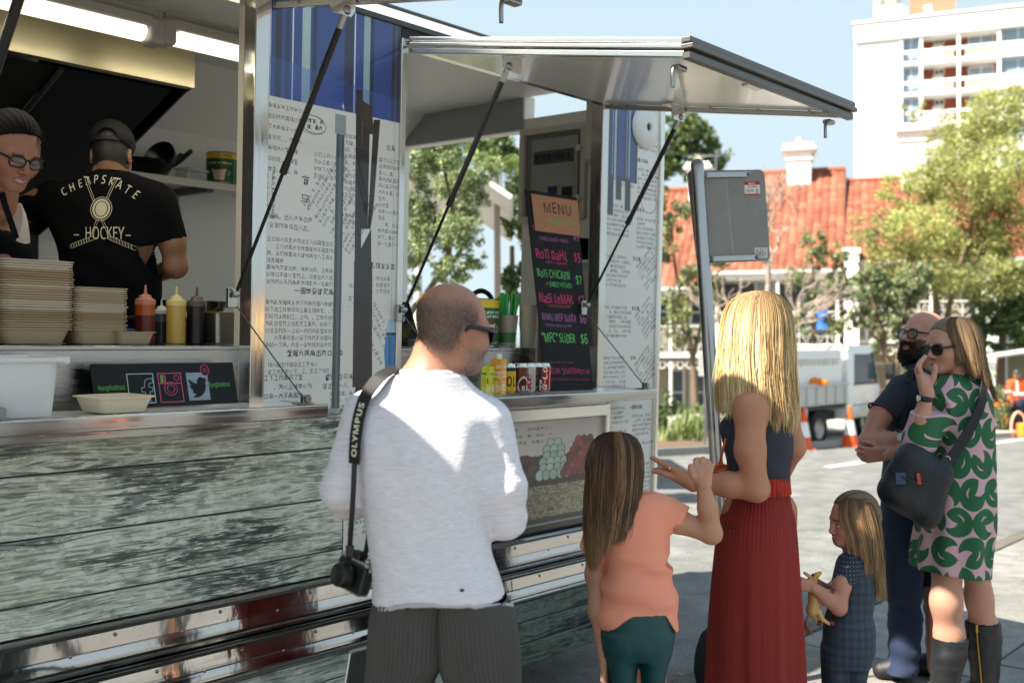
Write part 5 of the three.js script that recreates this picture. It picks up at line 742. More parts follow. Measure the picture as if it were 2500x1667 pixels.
function shades(person,hd,o){// spectacles in the head's frame
 const q=hd.q,at=hd.at,g=o.sunglasses,fm=std(o.color??0x0b0b0c,0.25),lens=g?std(0x0a0c0b,0.06):phys(0xdfe6e8,0.05,{transmission:0.95,thickness:0}),list=[],ls=[];
 const loop=(sx)=>{const pts=[];for (let i=0;i<20;i++){const a=i /20*6.2832,c=Math.cos(a),s=Math.sin(a),e=o.round?1:0.75;pts.push(at(sx*0.033 + Math.sign(c)*Math.abs(c)**e*0.0255,-0.008 + (o.dy??0)+ Math.sign(s)*Math.abs(s)**e*(o.hgt??0.019),0.104 - 0.010*Math.abs(sx*0.033 + c*0.0255)/0.058));}return pts;};
 for (const sx of [-1,1]){const p=loop(sx),r=(o.r??0.0024);const c=new THREE.CatmullRomCurve3(p,true);list.push(new THREE.TubeGeometry(c,40,r,6,true));const sh=[];const ctr=p.reduce((a,b)=>a.add(b),V(0,0,0)).divideScalar(p.length);for (let i=0;i<p.length;i++){const a=p[i],b=p[(i + 1)% p.length];sh.push(ctr.x,ctr.y,ctr.z,a.x,a.y,a.z,b.x,b.y,b.z);}const lg=new THREE.BufferGeometry();lg.setAttribute('position',new THREE.BufferAttribute(new Float32Array(sh),3));lg.computeVertexNormals();ls.push(lg);
 list.push(taperTube([at(sx*0.059,0.0 + (o.dy??0),0.098),at(sx*0.078,0.004,0.05),at(sx*0.083,0.004,0.0),at(sx*0.083,-0.01,-0.02)],[r*1.4,r*(o.arm??1.3),r*(o.arm??1.3),r],14,6));}
 list.push(tube([at(-0.009,0.0,0.103),at(0,0.004,0.107),at(0.009,0.0,0.103)],(o.r??0.0024),8,6));
 const m=wear(person,g?'sunglasses':'glasses',merge(list),fm);for (const l of ls){l.translate(-person.position.x,-person.position.y,-person.position.z);part('lens',l,lens,m);}return m;
}
function person(label,basePt,group){return thing('person',label,'person',basePt,group);}
function shoe(person,toe,heel,w,h,m){const d=heel.clone().sub(toe),L=d.length();const pr=[cap(toe.clone().setY(toe.y + h*0.4),toe.clone().addScaledVector(d,0.5).setY(toe.y + h*0.5),w*0.42,w*0.45,0.03),cap(toe.clone().addScaledVector(d,0.5).setY(toe.y + h*0.5),heel.clone().setY(heel.y + h*0.5),w*0.45,w*0.42,0.03)];return wear(person,'shoe',skinOf(pr,0.008,(q,x,y)=>Math.max(q,toe.y - h*0.05 - y)),m);}
// ---------------------------------------------------------------- the people
const knit=(c,o={})=>std(c,0.85,0,{bumpMap:rep(TX.weave,26,26),bumpScale:0.0006,...o});
{// 1. bald man in a white top, seen from behind
 const z=2.62,k=z /FPX,p=(px,py,dz=0)=>P(px,py,z + dz),base=V(p(1075,900).x,0,-z);
 const man=person('person in white long sleeved top and dark pleated trousers, back turned',base);
 const sk=[0.36,0.165,0.105];
 const hd=makeHead(p(1106,803),V(0.80,-0.10,-0.60),0.915,{skin:sk,neck:p(1064,935,0.02),neckR:0.062,h:0.0032,tint:(c,l,w)=>{
 const n=fbm3(w.x*340,w.y*340,w.z*340,2),n2=fbm3(w.x*70,w.y*70,w.z*70,2);// cropped hair round a bare crown, grey stubble on the jaw
 const crownLine=0.07 - 0.55*Math.max(0,l.z)- 0.01*n2,hair=sstep(crownLine + 0.025,crownLine - 0.03,l.y)*sstep(0.045,0.02,l.z + 0.06*sstep(0.03,-0.03,l.y))*sstep(-0.085,-0.045,l.y)*(Math.abs(l.x)>0.084?0:1);
 c=mixc(c,mixc([0.055,0.043,0.038],[0.16,0.12,0.105],n),hair*(0.66 + 0.22*n));const st=sstep(-0.035,-0.06,l.y)*sstep(-0.005,0.03,l.z);c=mixc(c,mixc([0.30,0.24,0.21],[0.10,0.075,0.07],n),st*0.62);return c;}});
 const nk=flat(skinOf([cap(p(1072,850),p(1050,945,0.01),0.062,0.062),cap(p(1050,945),p(935,1010,0.03),0.05,0.045,0.05),cap(p(1050,945),p(1165,1015,0.03),0.05,0.045,0.05),ell(p(1050,1100),0.13,0.2,0.08,0.05),ell(p(1060,1350),0.12,0.2,0.08,0.05),cap(p(1000,1500),p(975,2340),0.055,0.045),cap(p(1140,1500),p(1180,2340),0.055,0.045),cap(p(830,1215,0.03),p(900,1190,0.25),0.04,0.028),cap(p(1230,1260,0.03),p(1150,1180,0.28),0.04,0.028)],0.012),sk);
 const hands=[skinOf(handPrims(p(905,1188,0.26),V(0.7,0.3,-0.6),V(0,1,0.2),V(0.4,-0.2,-0.6),1),0.005),skinOf(handPrims(p(1150,1178,0.29),V(-0.7,0.3,-0.5),V(0,1,0.2),V(-0.4,-0.2,-0.6),1),0.005)].map((g)=>flat(g,sk));
 bodyMesh(man,[hd.g,nk,...hands]);
 const hqi=hd.q.clone().invert(),hl=V(0,0,0),hc=hd.at(0,0,0),loc=(a)=>hl.copy(a).sub(hc).applyQuaternion(hqi).divideScalar(0.915);
 bristles(man,'cropped_hair',hd.g,16000,0.003,0.5,[[0.05,0.038,0.033],[0.08,0.06,0.052],[0.15,0.12,0.11],[0.03,0.023,0.02]],(a)=>{const l=loc(a);return Math.abs(l.x)>0.083?0:sstep(0.095 - 0.5*Math.max(0,l.z),0.02 - 0.5*Math.max(0,l.z),l.y)*sstep(0.05,0.01,l.z + 0.06*sstep(0.03,-0.03,l.y))*sstep(-0.09,-0.045,l.y);},0.0004);
 bristles(man,'grey_stubble',hd.g,3500,0.0032,0.5,[[0.34,0.3,0.28],[0.2,0.16,0.14],[0.08,0.06,0.05]],(a)=>{const l=loc(a);return sstep(-0.03,-0.06,l.y)*sstep(0.0,0.03,l.z)*(Math.abs(l.x)<0.02&&l.y>-0.085&&l.y<-0.055?0:1);},0.0006);
 shades(man,hd,{sunglasses:true,hgt:0.02,r:0.0032,arm:1.9});
 const T=ringsPx(z,[[914,958,1134,0.092,0.0],[938,924,1156,0.102,0.01],[965,893,1180,0.108,0.015],[1005,866,1210,0.112],[1060,862,1216,0.122],[1120,866,1203,0.127],[1190,872,1188,0.127],[1260,884,1190,0.125],[1340,898,1202,0.127],[1420,906,1228,0.135],[1510,907,1250,0.142]]);
 const pr=[stack(T,0.04),cap(p(893,1015,0.0),p(838,1195,0.0),0.052,0.05,0.05),cap(p(838,1195,0.0),p(858,1218,0.06),0.05,0.05,0.03),cap(p(858,1222,0.05),p(905,1200,0.24),0.05,0.036,0.03),cap(p(1190,1030,0.0),p(1230,1190,-0.01),0.056,0.052,0.05),cap(p(1230,1190,-0.01),p(1236,1268,0.02),0.052,0.05,0.03),cap(p(1236,1268,0.02),p(1160,1195,0.26),0.05,0.036,0.03)];
 const hem=(x)=>P(1250,lerp(1497,1477,sstep(-0.345,-0.26,x))+ 1.5*Math.sin(x*43),z - 0.1).y;
 const f=folds(0.0095,8,4.5,8,3),f2=folds(0.0045,14,34,14,9);
 const tw=(d,x,y,zz)=>{if (d>0.06)return d;const elbow=sstep(0.18,0.05,Math.hypot(x - 0.0 - base.x - 0.16,y - 1.17))+ sstep(0.2,0.05,Math.hypot(x - base.x + 0.22,y - 1.2));d=f(d,x,y,zz);d -=0.006*elbow*(fbm3(x*26 + y*30,y*60 - x*20,zz*16,2)- 0.5);d -=0.0035*sstep(0.28,0.0,Math.abs(y - 1.3))*Math.sin((x + 0.35*y)*55 + 3*noise3(x*8,y*8,zz*8))*noise3(x*7 + 5,y*7,zz*7);return Math.max(d,hem(x)- y);};
 const shirt=cylUV(skinOf(pr,0.0085,tw),base.x,base.z,0.2);
 const knitWhite=std(0xe4e2e6,0.9,0,{bumpMap:rep(TX.slub,3.2,3.2),bumpScale:0.0022,map:(()=>{const t=dtex(512,512,(x,y)=>{const v=238 + 34*(fbm2(x /24,y /2.4,3,0,0)- 0.5);return [v,v*0.992,v*1.005];});t.repeat.set(2.6,2.6);return t;})()});
 wear(man,'long_sleeved_top',shirt,knitWhite);
 const rag=(pts,r)=>{const c=new THREE.CatmullRomCurve3(pts),g=new THREE.TubeGeometry(c,90,r,7),q=g.attributes.position;for (let i=0;i<q.count;i++)q.setY(i,q.getY(i)+ 0.006*(fbm3(q.getX(i)*70,0,q.getZ(i)*70,2)- 0.5));return g;};
 wear(man,'rolled_collar',rag([p(958,914,0.02),p(985,910,-0.045),p(1045,912,-0.075),p(1100,913,-0.05),p(1134,922,0.03),p(1128,935,0.09)],0.0078),knitWhite);
 wear(man,'rolled_hem',rag([p(908,1496,-0.03),p(930,1490,-0.09),p(985,1480,-0.13),p(1060,1478,-0.138),p(1150,1480,-0.125),p(1220,1478,-0.07),p(1250,1476,0.0)],0.0055),knitWhite);
 wear(man,'shirt_hole',moved(new THREE.SphereGeometry(0.0045,10,6).scale(1.3,0.8,0.3),...p(1128,1441,-0.137).toArray()),std(0x2b2a2c,0.9));
 // pleated trousers
 const plm=std(0x474441,0.85,0,{bumpMap:rep(TX.weave,30,30),bumpScale:0.0004}),pleat=(n,a)=>(an,y,t)=>a*(Math.abs(Math.sin(an*n /2 + 0.7*Math.sin(t*3 + an*2)))- 0.5)*(0.6 + 0.8*t)+ 0.012*t*Math.sin(an*5 + 1);
 wear(man,'trousers',merge([loft(ringsPx(z,[[1456,916,1100,0.122],[1500,905,1092,0.126],[1540,902,1092,0.127],[1600,899,1088,0.125],[1667,896,1056,0.125],[2000,893,1055,0.13],[2330,890,1055,0.14]]),280,16,pleat(56,0.0075),2.4),loft(ringsPx(z,[[1456,1052,1236,0.122],[1500,1054,1257,0.126],[1540,1056,1263,0.127],[1600,1066,1267,0.125],[1667,1088,1269,0.125],[2000,1092,1272,0.13],[2330,1090,1274,0.14]]),280,16,pleat(58,0.0075),2.4)]),plm);
 for (const x of [975,1185])shoe(man,V(p(x,2300).x,0,-z - 0.14),V(p(x,2300).x,0,-z + 0.12),0.1,0.09,M.dark);
 // camera on its strap, a thing of its own
 const cam=thing('camera','black and silver camera on a lettered shoulder strap over the white top','camera',p(850,1395,-0.02));const w2=(name,g,m,label)=>{g.translate(-cam.position.x,-cam.position.y,-cam.position.z);return part(name,g,m,cam,label);};
 const strapT=ctex(128,1024,(c,w,h)=>{c.fillStyle='#0c0d0f';c.fillRect(0,0,w,h);c.save();c.translate(w*0.5,h*0.5);c.rotate(-Math.PI /2);c.fillStyle='#d9d3b4';c.font='bold 84px sans-serif';c.textAlign='center';c.scale(1.12,1);c.fillText('OLYMPUS',0,30);c.restore();});strapT.wrapT=THREE.ClampToEdgeWrapping;
 const band=ribbon([p(965,898,-0.03),p(925,922,-0.075),p(893,965,-0.085),p(875,1020,-0.095),p(867,1075,-0.10),p(864,1132,-0.10)],0.034,0.004,(t)=>V(-0.45 - 0.3*t,0.35*(1 - t),1));{const u=band.attributes.uv;let mx=0;for (let i=0;i<u.count;i++)mx=Math.max(mx,u.getY(i));for (let i=0;i<u.count;i++)u.setXY(i,1 - u.getX(i),1.14 - u.getY(i)/mx*0.9);}
 w2('strap_band',band,std(0xffffff,0.7,0,{map:strapT}));w2('strap',ribbon([p(865,1128,-0.10),p(863,1180,-0.10),p(858,1270,-0.08),p(851,1368,-0.03)],0.013,0.003,()=>V(-0.4,0,1)),M.blackPlastic);w2('strap_far',ribbon([p(905,1240,0.07),p(900,1300,0.05),p(893,1345,0.02),p(880,1372,0.0)],0.013,0.003,()=>V(-0.3,0.2,1)),M.blackPlastic);w2('buckle',RB(-0.01,0.01,-0.014,0.014,-0.004,0.004,0.003).applyMatrix4(new THREE.Matrix4().makeTranslation(...p(854,1345,-0.05).toArray())),M.blackPlastic);
 const cq=new THREE.Matrix4().compose(p(862,1400,-0.01),new THREE.Quaternion().setFromEuler(new THREE.Euler(0.25,0.75,-0.35)),V(1,1,1));const C=(name,g,m)=>w2(name,g.applyMatrix4(cq),m);
 C('body',RB(-0.012,0.02,-0.036,0.03,-0.055,0.055,0.006,3),M.blackPlastic);C('top_plate',[RB(-0.012,0.02,0.03,0.04,-0.055,0.055,0.004,3),RB(-0.008,0.016,0.04,0.054,-0.02,0.02,0.005,3)][0],std(0xa7a7a5,0.3,0.8));C('viewfinder',RB(-0.014,0.018,0.038,0.056,-0.02,0.02,0.006,3),M.blackPlastic);C('screen',RB(0.02,0.026,-0.03,0.024,-0.042,0.04,0.002),std(0x14191c,0.12));C('base_plate',RB(-0.012,0.02,-0.042,-0.036,-0.05,0.05,0.002),std(0x9a9a98,0.3,0.8));for (const zz of [-0.055,0.055])C('strap_lug',RB(-0.002,0.008,0.02,0.032,zz - 0.006,zz + 0.006,0.003),M.steel);
 {const l=lathe([[0,0],[0.03,0],[0.031,0.018],[0.029,0.02],[0.029,0.032],[0.027,0.036],[0.022,0.036],[0.019,0.03],[0,0.028]],36);l.rotateZ(Math.PI /2);l.translate(-0.012,-0.004,0);C('lens',l,M.blackPlastic);const r=lathe([[0.0315,0.013],[0.0318,0.016]],36);r.rotateZ(Math.PI /2);r.translate(-0.012,-0.004,0);C('lens_ring',r,M.steel);C('dial',moved(cyl(0.009,0.009,0.008,18),0.002,0.044,0.04),M.steel);}
}
const GIRL={cols:[[0.12,0.056,0.022],[0.065,0.029,0.012],[0.2,0.1,0.038],[0.04,0.018,0.009],[0.28,0.15,0.058]]};
{// 2. girl in the peach tee
 const z=3.3,k=z /FPX,p=(px,py,dz=0)=>P(px,py,z + dz),base=V(p(1550,900).x,0,-z);
 const g=person('person in peach tee and teal leggings with one hand raised',base),sk=[0.46,0.225,0.14];
 const hd=makeHead(p(1503,1146),V(0.70,0.02,-0.62),0.86,{skin:sk,neck:p(1520,1222,0.0),neckR:0.05,child:0.7});
 const bodyP=[cap(p(1520,1200),p(1545,1250),0.045,0.05),ell(p(1548,1320),0.085,0.11,0.055,0.05),ell(p(1560,1460),0.085,0.12,0.06,0.05),cap(p(1600,1245),p(1655,1272,-0.01),0.042,0.036),cap(p(1655,1272,-0.01),p(1738,1303,-0.03),0.036,0.030,0.02),cap(p(1738,1303,-0.03),p(1728,1240,-0.05),0.031,0.030,0.02),cap(p(1728,1240,-0.05),p(1716,1180,-0.06),0.029,0.021,0.015),cap(p(1462,1280),p(1455,1400,0.01),0.036,0.030),cap(p(1455,1400,0.01),p(1460,1490,0.0),0.029,0.026),cap(p(1460,1490,0.0),p(1474,1610,-0.02),0.026,0.018),cap(p(1520,1600),p(1520,2020),0.045,0.03),cap(p(1595,1600),p(1590,2020),0.045,0.03)];
 const F=(pts,r0,r1)=>fingerPrims(pts.map(([x,y,d])=>p(x,y,-0.06 + (d??0))),r0,r1,0.004);
 const hnd=[cap(p(1716,1185,-0.06),p(1706,1150,-0.06),0.021,0.020,0.012),cap(p(1722,1180,-0.06),p(1726,1150,-0.06),0.02,0.018,0.012),...F([[1703,1150],[1699,1135],[1701,1124,0.012],[1706,1122,0.03]],0.0105,0.0085),...F([[1713,1146],[1714,1130],[1717,1122,0.01],[1719,1124,0.03]],0.0105,0.0085),...F([[1724,1147],[1726,1134],[1728,1127,0.01],[1729,1129,0.03]],0.010,0.008),...F([[1733,1152],[1736,1143],[1738,1137,0.008],[1738,1139,0.025]],0.009,0.0075),...F([[1703,1172],[1693,1160,-0.01],[1688,1147,-0.012],[1687,1138,-0.01]],0.0125,0.0085)];
 const h2=handPrims(p(1474,1605,-0.02),V(0.05,-1,0.0),V(0.3,0,-1),V(1,0,0.2),0.78);
 bodyMesh(g,[hd.g,flat(skinOf(bodyP,0.0105),sk),flat(skinOf(hnd,0.0035),sk),flat(skinOf(h2,0.004),sk)]);
 const T=ringsPx(z,[[1204,1495,1600,0.045],[1222,1468,1628,0.066],[1250,1448,1634,0.082],[1300,1452,1634,0.088],[1370,1470,1641,0.09],[1430,1468,1650,0.092],[1485,1460,1656,0.098],[1550,1458,1652,0.105]]);
 const pr=[stack(T,0.03),cap(p(1608,1243),p(1672,1270,-0.01),0.05,0.044,0.03),cap(p(1468,1262),p(1444,1352,0),0.046,0.040,0.03)];
 const sl=p(1660,1262,-0.01),sd=p(1738,1303,-0.03).sub(p(1630,1255)).normalize(),hemY=(x)=>{const px=1250 + x*FPX /z;return P(1250,1530 - 42*sstep(1470,1545,px)+ 48*sstep(1610,1650,px),z).y;};
 const fw=(d,x,y,zz)=>{if (d>0.06)return d;const low=sstep(1.02,0.80,y);d -=(0.004 + 0.004*low)*2*(fbm3(x*9 + 2,y*(10 + 10*low),zz*9,2)- 0.5)+ 0.005*low*Math.sin(y*62 + 16*(x - base.x)+ 6*noise3(x*5,y*4,zz*5));const u=x - sl.x,v=y - sl.y,w=zz - sl.z,q=u*sd.x + v*sd.y + w*sd.z;d=Math.max(d,Math.hypot(u,v,w)<0.16?q - 0.016:d);if (x<base.x - 0.07&&y<1.0&&y>0.85&&Math.abs(x - p(1447,1330).x)<0.07&&x<p(1462,1300).x)d=Math.max(d,p(1447,1338).y - y);return Math.max(d,hemY(x)- y);};
 wear(g,'tee',cylUV(skinOf(pr,0.007,fw),base.x,base.z),knit(0xf0987c));
 const lg=knit(0x0d4a4c,{roughness:0.55,map:(()=>{const t=dtex(128,128,()=>{const v=215 + 40*rnd();return [v,v,v];});t.repeat.set(14,14);return t;})()});lg.map.repeat.set(9,9);
 wear(g,'leggings',cylUV(skinOf([stack(ringsPx(z,[[1460,1478,1640,0.085],[1520,1466,1646,0.098],[1570,1466,1640,0.098],[1600,1474,1634,0.08]]),0.03),stack(ringsPx(z,[[1540,1468,1560,0.09],[1600,1474,1557,0.082],[1667,1486,1552,0.07],[1800,1494,1546,0.055],[2040,1505,1535,0.04]]),0.02),stack(ringsPx(z,[[1540,1556,1645,0.09],[1600,1560,1635,0.082],[1667,1563,1622,0.07],[1800,1565,1615,0.055],[2040,1575,1606,0.04]]),0.02)],0.008,folds(0.002,30,16,30)),base.x,base.z),lg);
 for (const x of [1520,1592])shoe(g,V(p(x,2030).x,0,-z - 0.11),V(p(x,2030).x,0,-z + 0.09),0.08,0.07,std(0xb9b3ad,0.7));
 scalp(g,hd,0.86,[[0.03,0.014,0.007],[0.085,0.042,0.018]]);
 hairStrands(g,ringsPx(z,[[1053,1492,1514,0.02,-0.01],[1060,1468,1540,0.06,-0.01],[1082,1446,1560,0.09,-0.01],[1130,1434,1569,0.105,-0.01],[1190,1431,1566,0.10,-0.02],[1240,1429,1558,0.09,-0.03],[1300,1428,1542,0.075,-0.045],[1350,1432,1515,0.06,-0.055],[1400,1438,1490,0.05,-0.06]]),{n:3800,clumps:260,a0:-0.25,a1:Math.PI*1.22,cols:GIRL.cols,root:[0.03,0.014,0.007],tip:[0.36,0.19,0.075],w:0.0016,end:(a)=>0.78 + 0.22*sstep(0.6,2.4,a),wave:0.005});
 hairStrands(g,ringsPx(z,[[1054,1500,1516,0.012,-0.09],[1075,1500,1522,0.02,-0.118],[1120,1502,1526,0.02,-0.128],[1180,1500,1522,0.02,-0.125],[1260,1490,1515,0.018,-0.11]]),{n:220,clumps:30,a0:0,a1:6.28,cols:[[0.24,0.115,0.045],[0.18,0.08,0.03]],w:0.002});
}
{// 3. blonde woman in the long red skirt
 const z=3.7,k=z /FPX,p=(px,py,dz=0)=>P(px,py,z + dz),base=V(p(1850,900).x,0,-z);
 const g=person('person in charcoal sleeveless top and long rust red skirt, pointing left',base),sk=[0.43,0.185,0.105];
 const hd=makeHead(p(1846,803),V(-0.86,0.02,-0.5),0.96,{skin:sk,neck:p(1858,930,0.0),neckR:0.05});
 const bodyP=[cap(p(1858,900),p(1862,985),0.05,0.055),cap(p(1862,985,0),p(1835,1000,-0.13),0.055,0.055,0.05),cap(p(1862,985),p(1915,1000,0.12),0.055,0.055,0.05),ell(p(1850,1080),0.10,0.14,0.11,0.05),cap(p(1833,1000,-0.13),p(1832,1100,-0.15),0.054,0.048),cap(p(1832,1100,-0.15),p(1848,1195,-0.15),0.047,0.040),cap(p(1848,1193,-0.15),p(1780,1183,-0.12),0.043,0.042,0.02),cap(p(1780,1183,-0.12),p(1695,1180,-0.08),0.042,0.026,0.02),cap(p(1915,1000,0.12),p(1936,1090,0.1),0.046,0.042),cap(p(1936,1090,0.1),p(1890,1190,0.2),0.042,0.034),cap(p(1890,1190,0.2),p(1760,1180,0.18),0.034,0.024),cap(p(1820,1250),p(1820,1900),0.08,0.04),cap(p(1890,1250),p(1890,1900),0.08,0.04)];
 const F=(pts,r0,r1)=>fingerPrims(pts.map(([x,y,d])=>p(x,y,-0.08 + (d??0))),r0,r1,0.004);
 const hn=[cap(p(1695,1180,-0.08),p(1652,1150,-0.08),0.0235,0.017,0.014),cap(p(1692,1184,-0.08),p(1644,1162,-0.075),0.022,0.015,0.014),cap(p(1692,1182,-0.06),p(1655,1158,-0.05),0.02,0.016,0.014),...F([[1650,1148],[1633,1140],[1612,1128],[1592,1117]],0.0115,0.0078),...F([[1646,1152,0.03],[1628,1147,0.035],[1612,1146,0.035],[1599,1147,0.03]],0.0105,0.0078),...F([[1644,1163,0.0],[1628,1158,-0.005],[1611,1152,-0.008],[1596,1151,-0.008]],0.0115,0.0078),...F([[1650,1158,0.045],[1632,1152,0.055],[1616,1150,0.055]],0.009,0.0075)];
 bodyMesh(g,[hd.g,flat(skinOf(bodyP,0.0105),sk),flat(skinOf(hn,0.0038),sk)]);
 for (const [x,y]of [[1632,1139.5],[1629,1141.5]]){const rg=new THREE.TorusGeometry(0.0118,0.0018,8,24);rg.applyQuaternion(new THREE.Quaternion().setFromUnitVectors(V(0,0,1),V(-0.86,0.5,0)));const c=p(x + 3,y + 2,-0.08);wear(g,'ring',moved(rg,c.x,c.y,c.z),std(0xc8b48a,0.25,1));}
 shades(g,hd,{sunglasses:true,color:0x2a120c,hgt:0.024,r:0.004});
 const T=ringsPx(z,[[975,1812,1905,0.11,0.0],[1005,1786,1922,0.125,0],[1035,1762,1932,0.118],[1070,1764,1934,0.118],[1110,1771,1932,0.118],[1150,1780,1926,0.115],[1186,1786,1922,0.11]]);
 wear(g,'tank_top',cylUV(skinOf([stack(T,0.03)],0.009,(d,x,y,zz)=>d>0.06?d:d - 0.004*2*(fbm3(x*8,y*16 + x*8,zz*8,2)- 0.5)- 0.0025*Math.sin(y*70 + x*30 + 5*noise3(x*6,y*6,zz*6))*sstep(1.25,1.1,y)),base.x,base.z),knit(0x2c2e3a));
 const sm=std(0x7f1c12,0.82,0,{bumpMap:rep(TX.weave,20,20),bumpScale:0.0005});
 wear(g,'skirt',loft(ringsPx(z,[[1192,1786,1924,0.115],[1215,1781,1926,0.122],[1260,1764,1936,0.15],[1310,1754,1942,0.165],[1400,1746,1947,0.18],[1500,1741,1952,0.19],[1667,1736,1958,0.205],[1800,1732,1962,0.215],[1920,1728,1966,0.225]]),300,12,(a,y,t)=>{const w=0.35 + 0.65*sstep(0.0,0.5,t),n=noise2(a*3.5 + 40,1.5,22,0);return w*(0.040*(noise2(a*13 /6.28319,0.5 + 0.5*t,13,0)- 0.5)+ 0.024*(noise2(a*29 /6.28319,7.5 + 0.8*t,29,0)- 0.5)+ 0.008*(noise2(a*61 /6.28319,3.5 + t,61,0)- 0.5))*(0.5 + 0.75*t)+ 0*n + (1 - sstep(0.0,0.3,t))*0.0016*Math.sin(a*58 + 4*noise2(a*6,2.5,38,0));},2.1),sm);
 wear(g,'waistband',loft(ringsPx(z,[[1160,1789,1922,0.112],[1180,1787,1923,0.116],[1202,1784,1925,0.12]]),220,5,(a)=>0.003*Math.sin(a*38)+ 0.004,2.1),std(0xa02614,0.82));wear(g,'waist_tie',tube([p(1828,1196,-0.122),p(1860,1199,-0.126),p(1900,1197,-0.105),p(1924,1186,-0.05),p(1926,1178,0.02)],0.005,30,6),sm);wear(g,'tie_end',ribbon([p(1899,1196,-0.112),p(1902,1206,-0.118),p(1900,1214,-0.12)],0.008,0.003,()=>V(0,0,1)),sm);
 wear(g,'pocket_edge',tube([p(1762,1285,-0.115),p(1785,1288,-0.15),p(1802,1288,-0.172)],0.0035,14,6),std(0x571009,0.85));
 for (const x of [1800,1890])shoe(g,V(p(x,1920).x - 0.1,0,-z - 0.05),V(p(x,1920).x + 0.12,0,-z),0.08,0.07,M.dark);
 const e=(a)=>{const t=((a % 6.283)+ 6.283)% 6.283;return t>2.2&&t<4?0.90:t>1.3&&t<2.2?0.93:1;};
 scalp(g,hd,0.96,[[0.3,0.17,0.065],[0.6,0.42,0.2]]);
 hairStrands(g,ringsPx(z,[[710,1838,1866,0.03,0.0],[716,1812,1893,0.07],[735,1784,1916,0.105],[770,1768,1931,0.125],[830,1759,1938,0.132],[900,1755,1941,0.128,-0.01],[960,1752,1943,0.125,-0.02],[1010,1753,1943,0.118,-0.03],[1066,1760,1940,0.105,-0.035]]),{n:6200,clumps:380,a0:-0.6,a1:Math.PI*1.06,cols:[[0.66,0.43,0.18],[0.78,0.60,0.33],[0.46,0.26,0.09],[0.86,0.73,0.48],[0.24,0.12,0.042],[0.68,0.46,0.2],[0.36,0.2,0.07]],root:[0.24,0.135,0.055],w:0.0016,end:e,wave:0.006});
 // tan shoulder bag and its strap, dark bag behind
 const bag=thing('tan_bag','small tan leather bag on a thin strap above the waistband of the red skirt','bag',p(1752,1150,0.02));const bw=(n,q,m)=>{q.translate(-bag.position.x,-bag.position.y,-bag.position.z);return part(n,q,m,bag);};const tan=std(0xc0521c,0.4);
 bw('pouch',skinOf([ell(p(1757,1152,0.0),0.025,0.03,0.03,0.01),ell(p(1768,1148,0),0.02,0.022,0.03,0.01)],0.005),tan);bw('strap',ribbon([p(1772,1070,-0.06),p(1764,1105,-0.05),p(1757,1135,-0.02)],0.008,0.003,()=>V(-0.5,0,1)),tan);bw('strap',ribbon([p(1764,1128,-0.04),p(1748,1145,-0.02),p(1736,1168,0.02)],0.009,0.003,()=>V(-0.5,0.4,1)),tan);
 const pb=thing('brown_purse','dark brown purse partly hidden behind the raised forearm of the person in peach','bag',p(1722,1232,0.25));{const q=skinOf([ell(p(1724,1232,0.25),0.028,0.05,0.04,0.02)],0.008);q.translate(-pb.position.x,-pb.position.y,-pb.position.z);part('purse',q,std(0x2d1712,0.5),pb);const fl=tube([p(1712,1222,0.22),p(1722,1216,0.21),p(1735,1220,0.22)],0.005,10,6);fl.translate(-pb.position.x,-pb.position.y,-pb.position.z);part('flap_edge',fl,std(0x3d211a,0.5),pb);}
 const bp=thing('backpack','dark backpack standing on the footpath behind the red skirt','backpack',V(p(1745,1600,0.5).x,0,-z - 0.5));{const q=skinOf([ell(V(0.02,0.30,0),0.10,0.16,0.1,0.05),ell(V(0.03,0.12,0),0.09,0.13,0.09,0.05)],0.012,folds(0.01,12,12,12));part('pack',q,std(0x191a1d,0.75),bp);part('front_pocket',skinOf([ell(V(-0.01,0.13,0.05),0.06,0.09,0.05,0.03)],0.01,folds(0.006,20,20,20)),std(0x2e2824,0.75),bp);part('seam',tube([V(-0.07,0.22,0.03),V(-0.02,0.23,0.08),V(0.05,0.22,0.09)],0.004,12,6),M.dark,bp);}
}
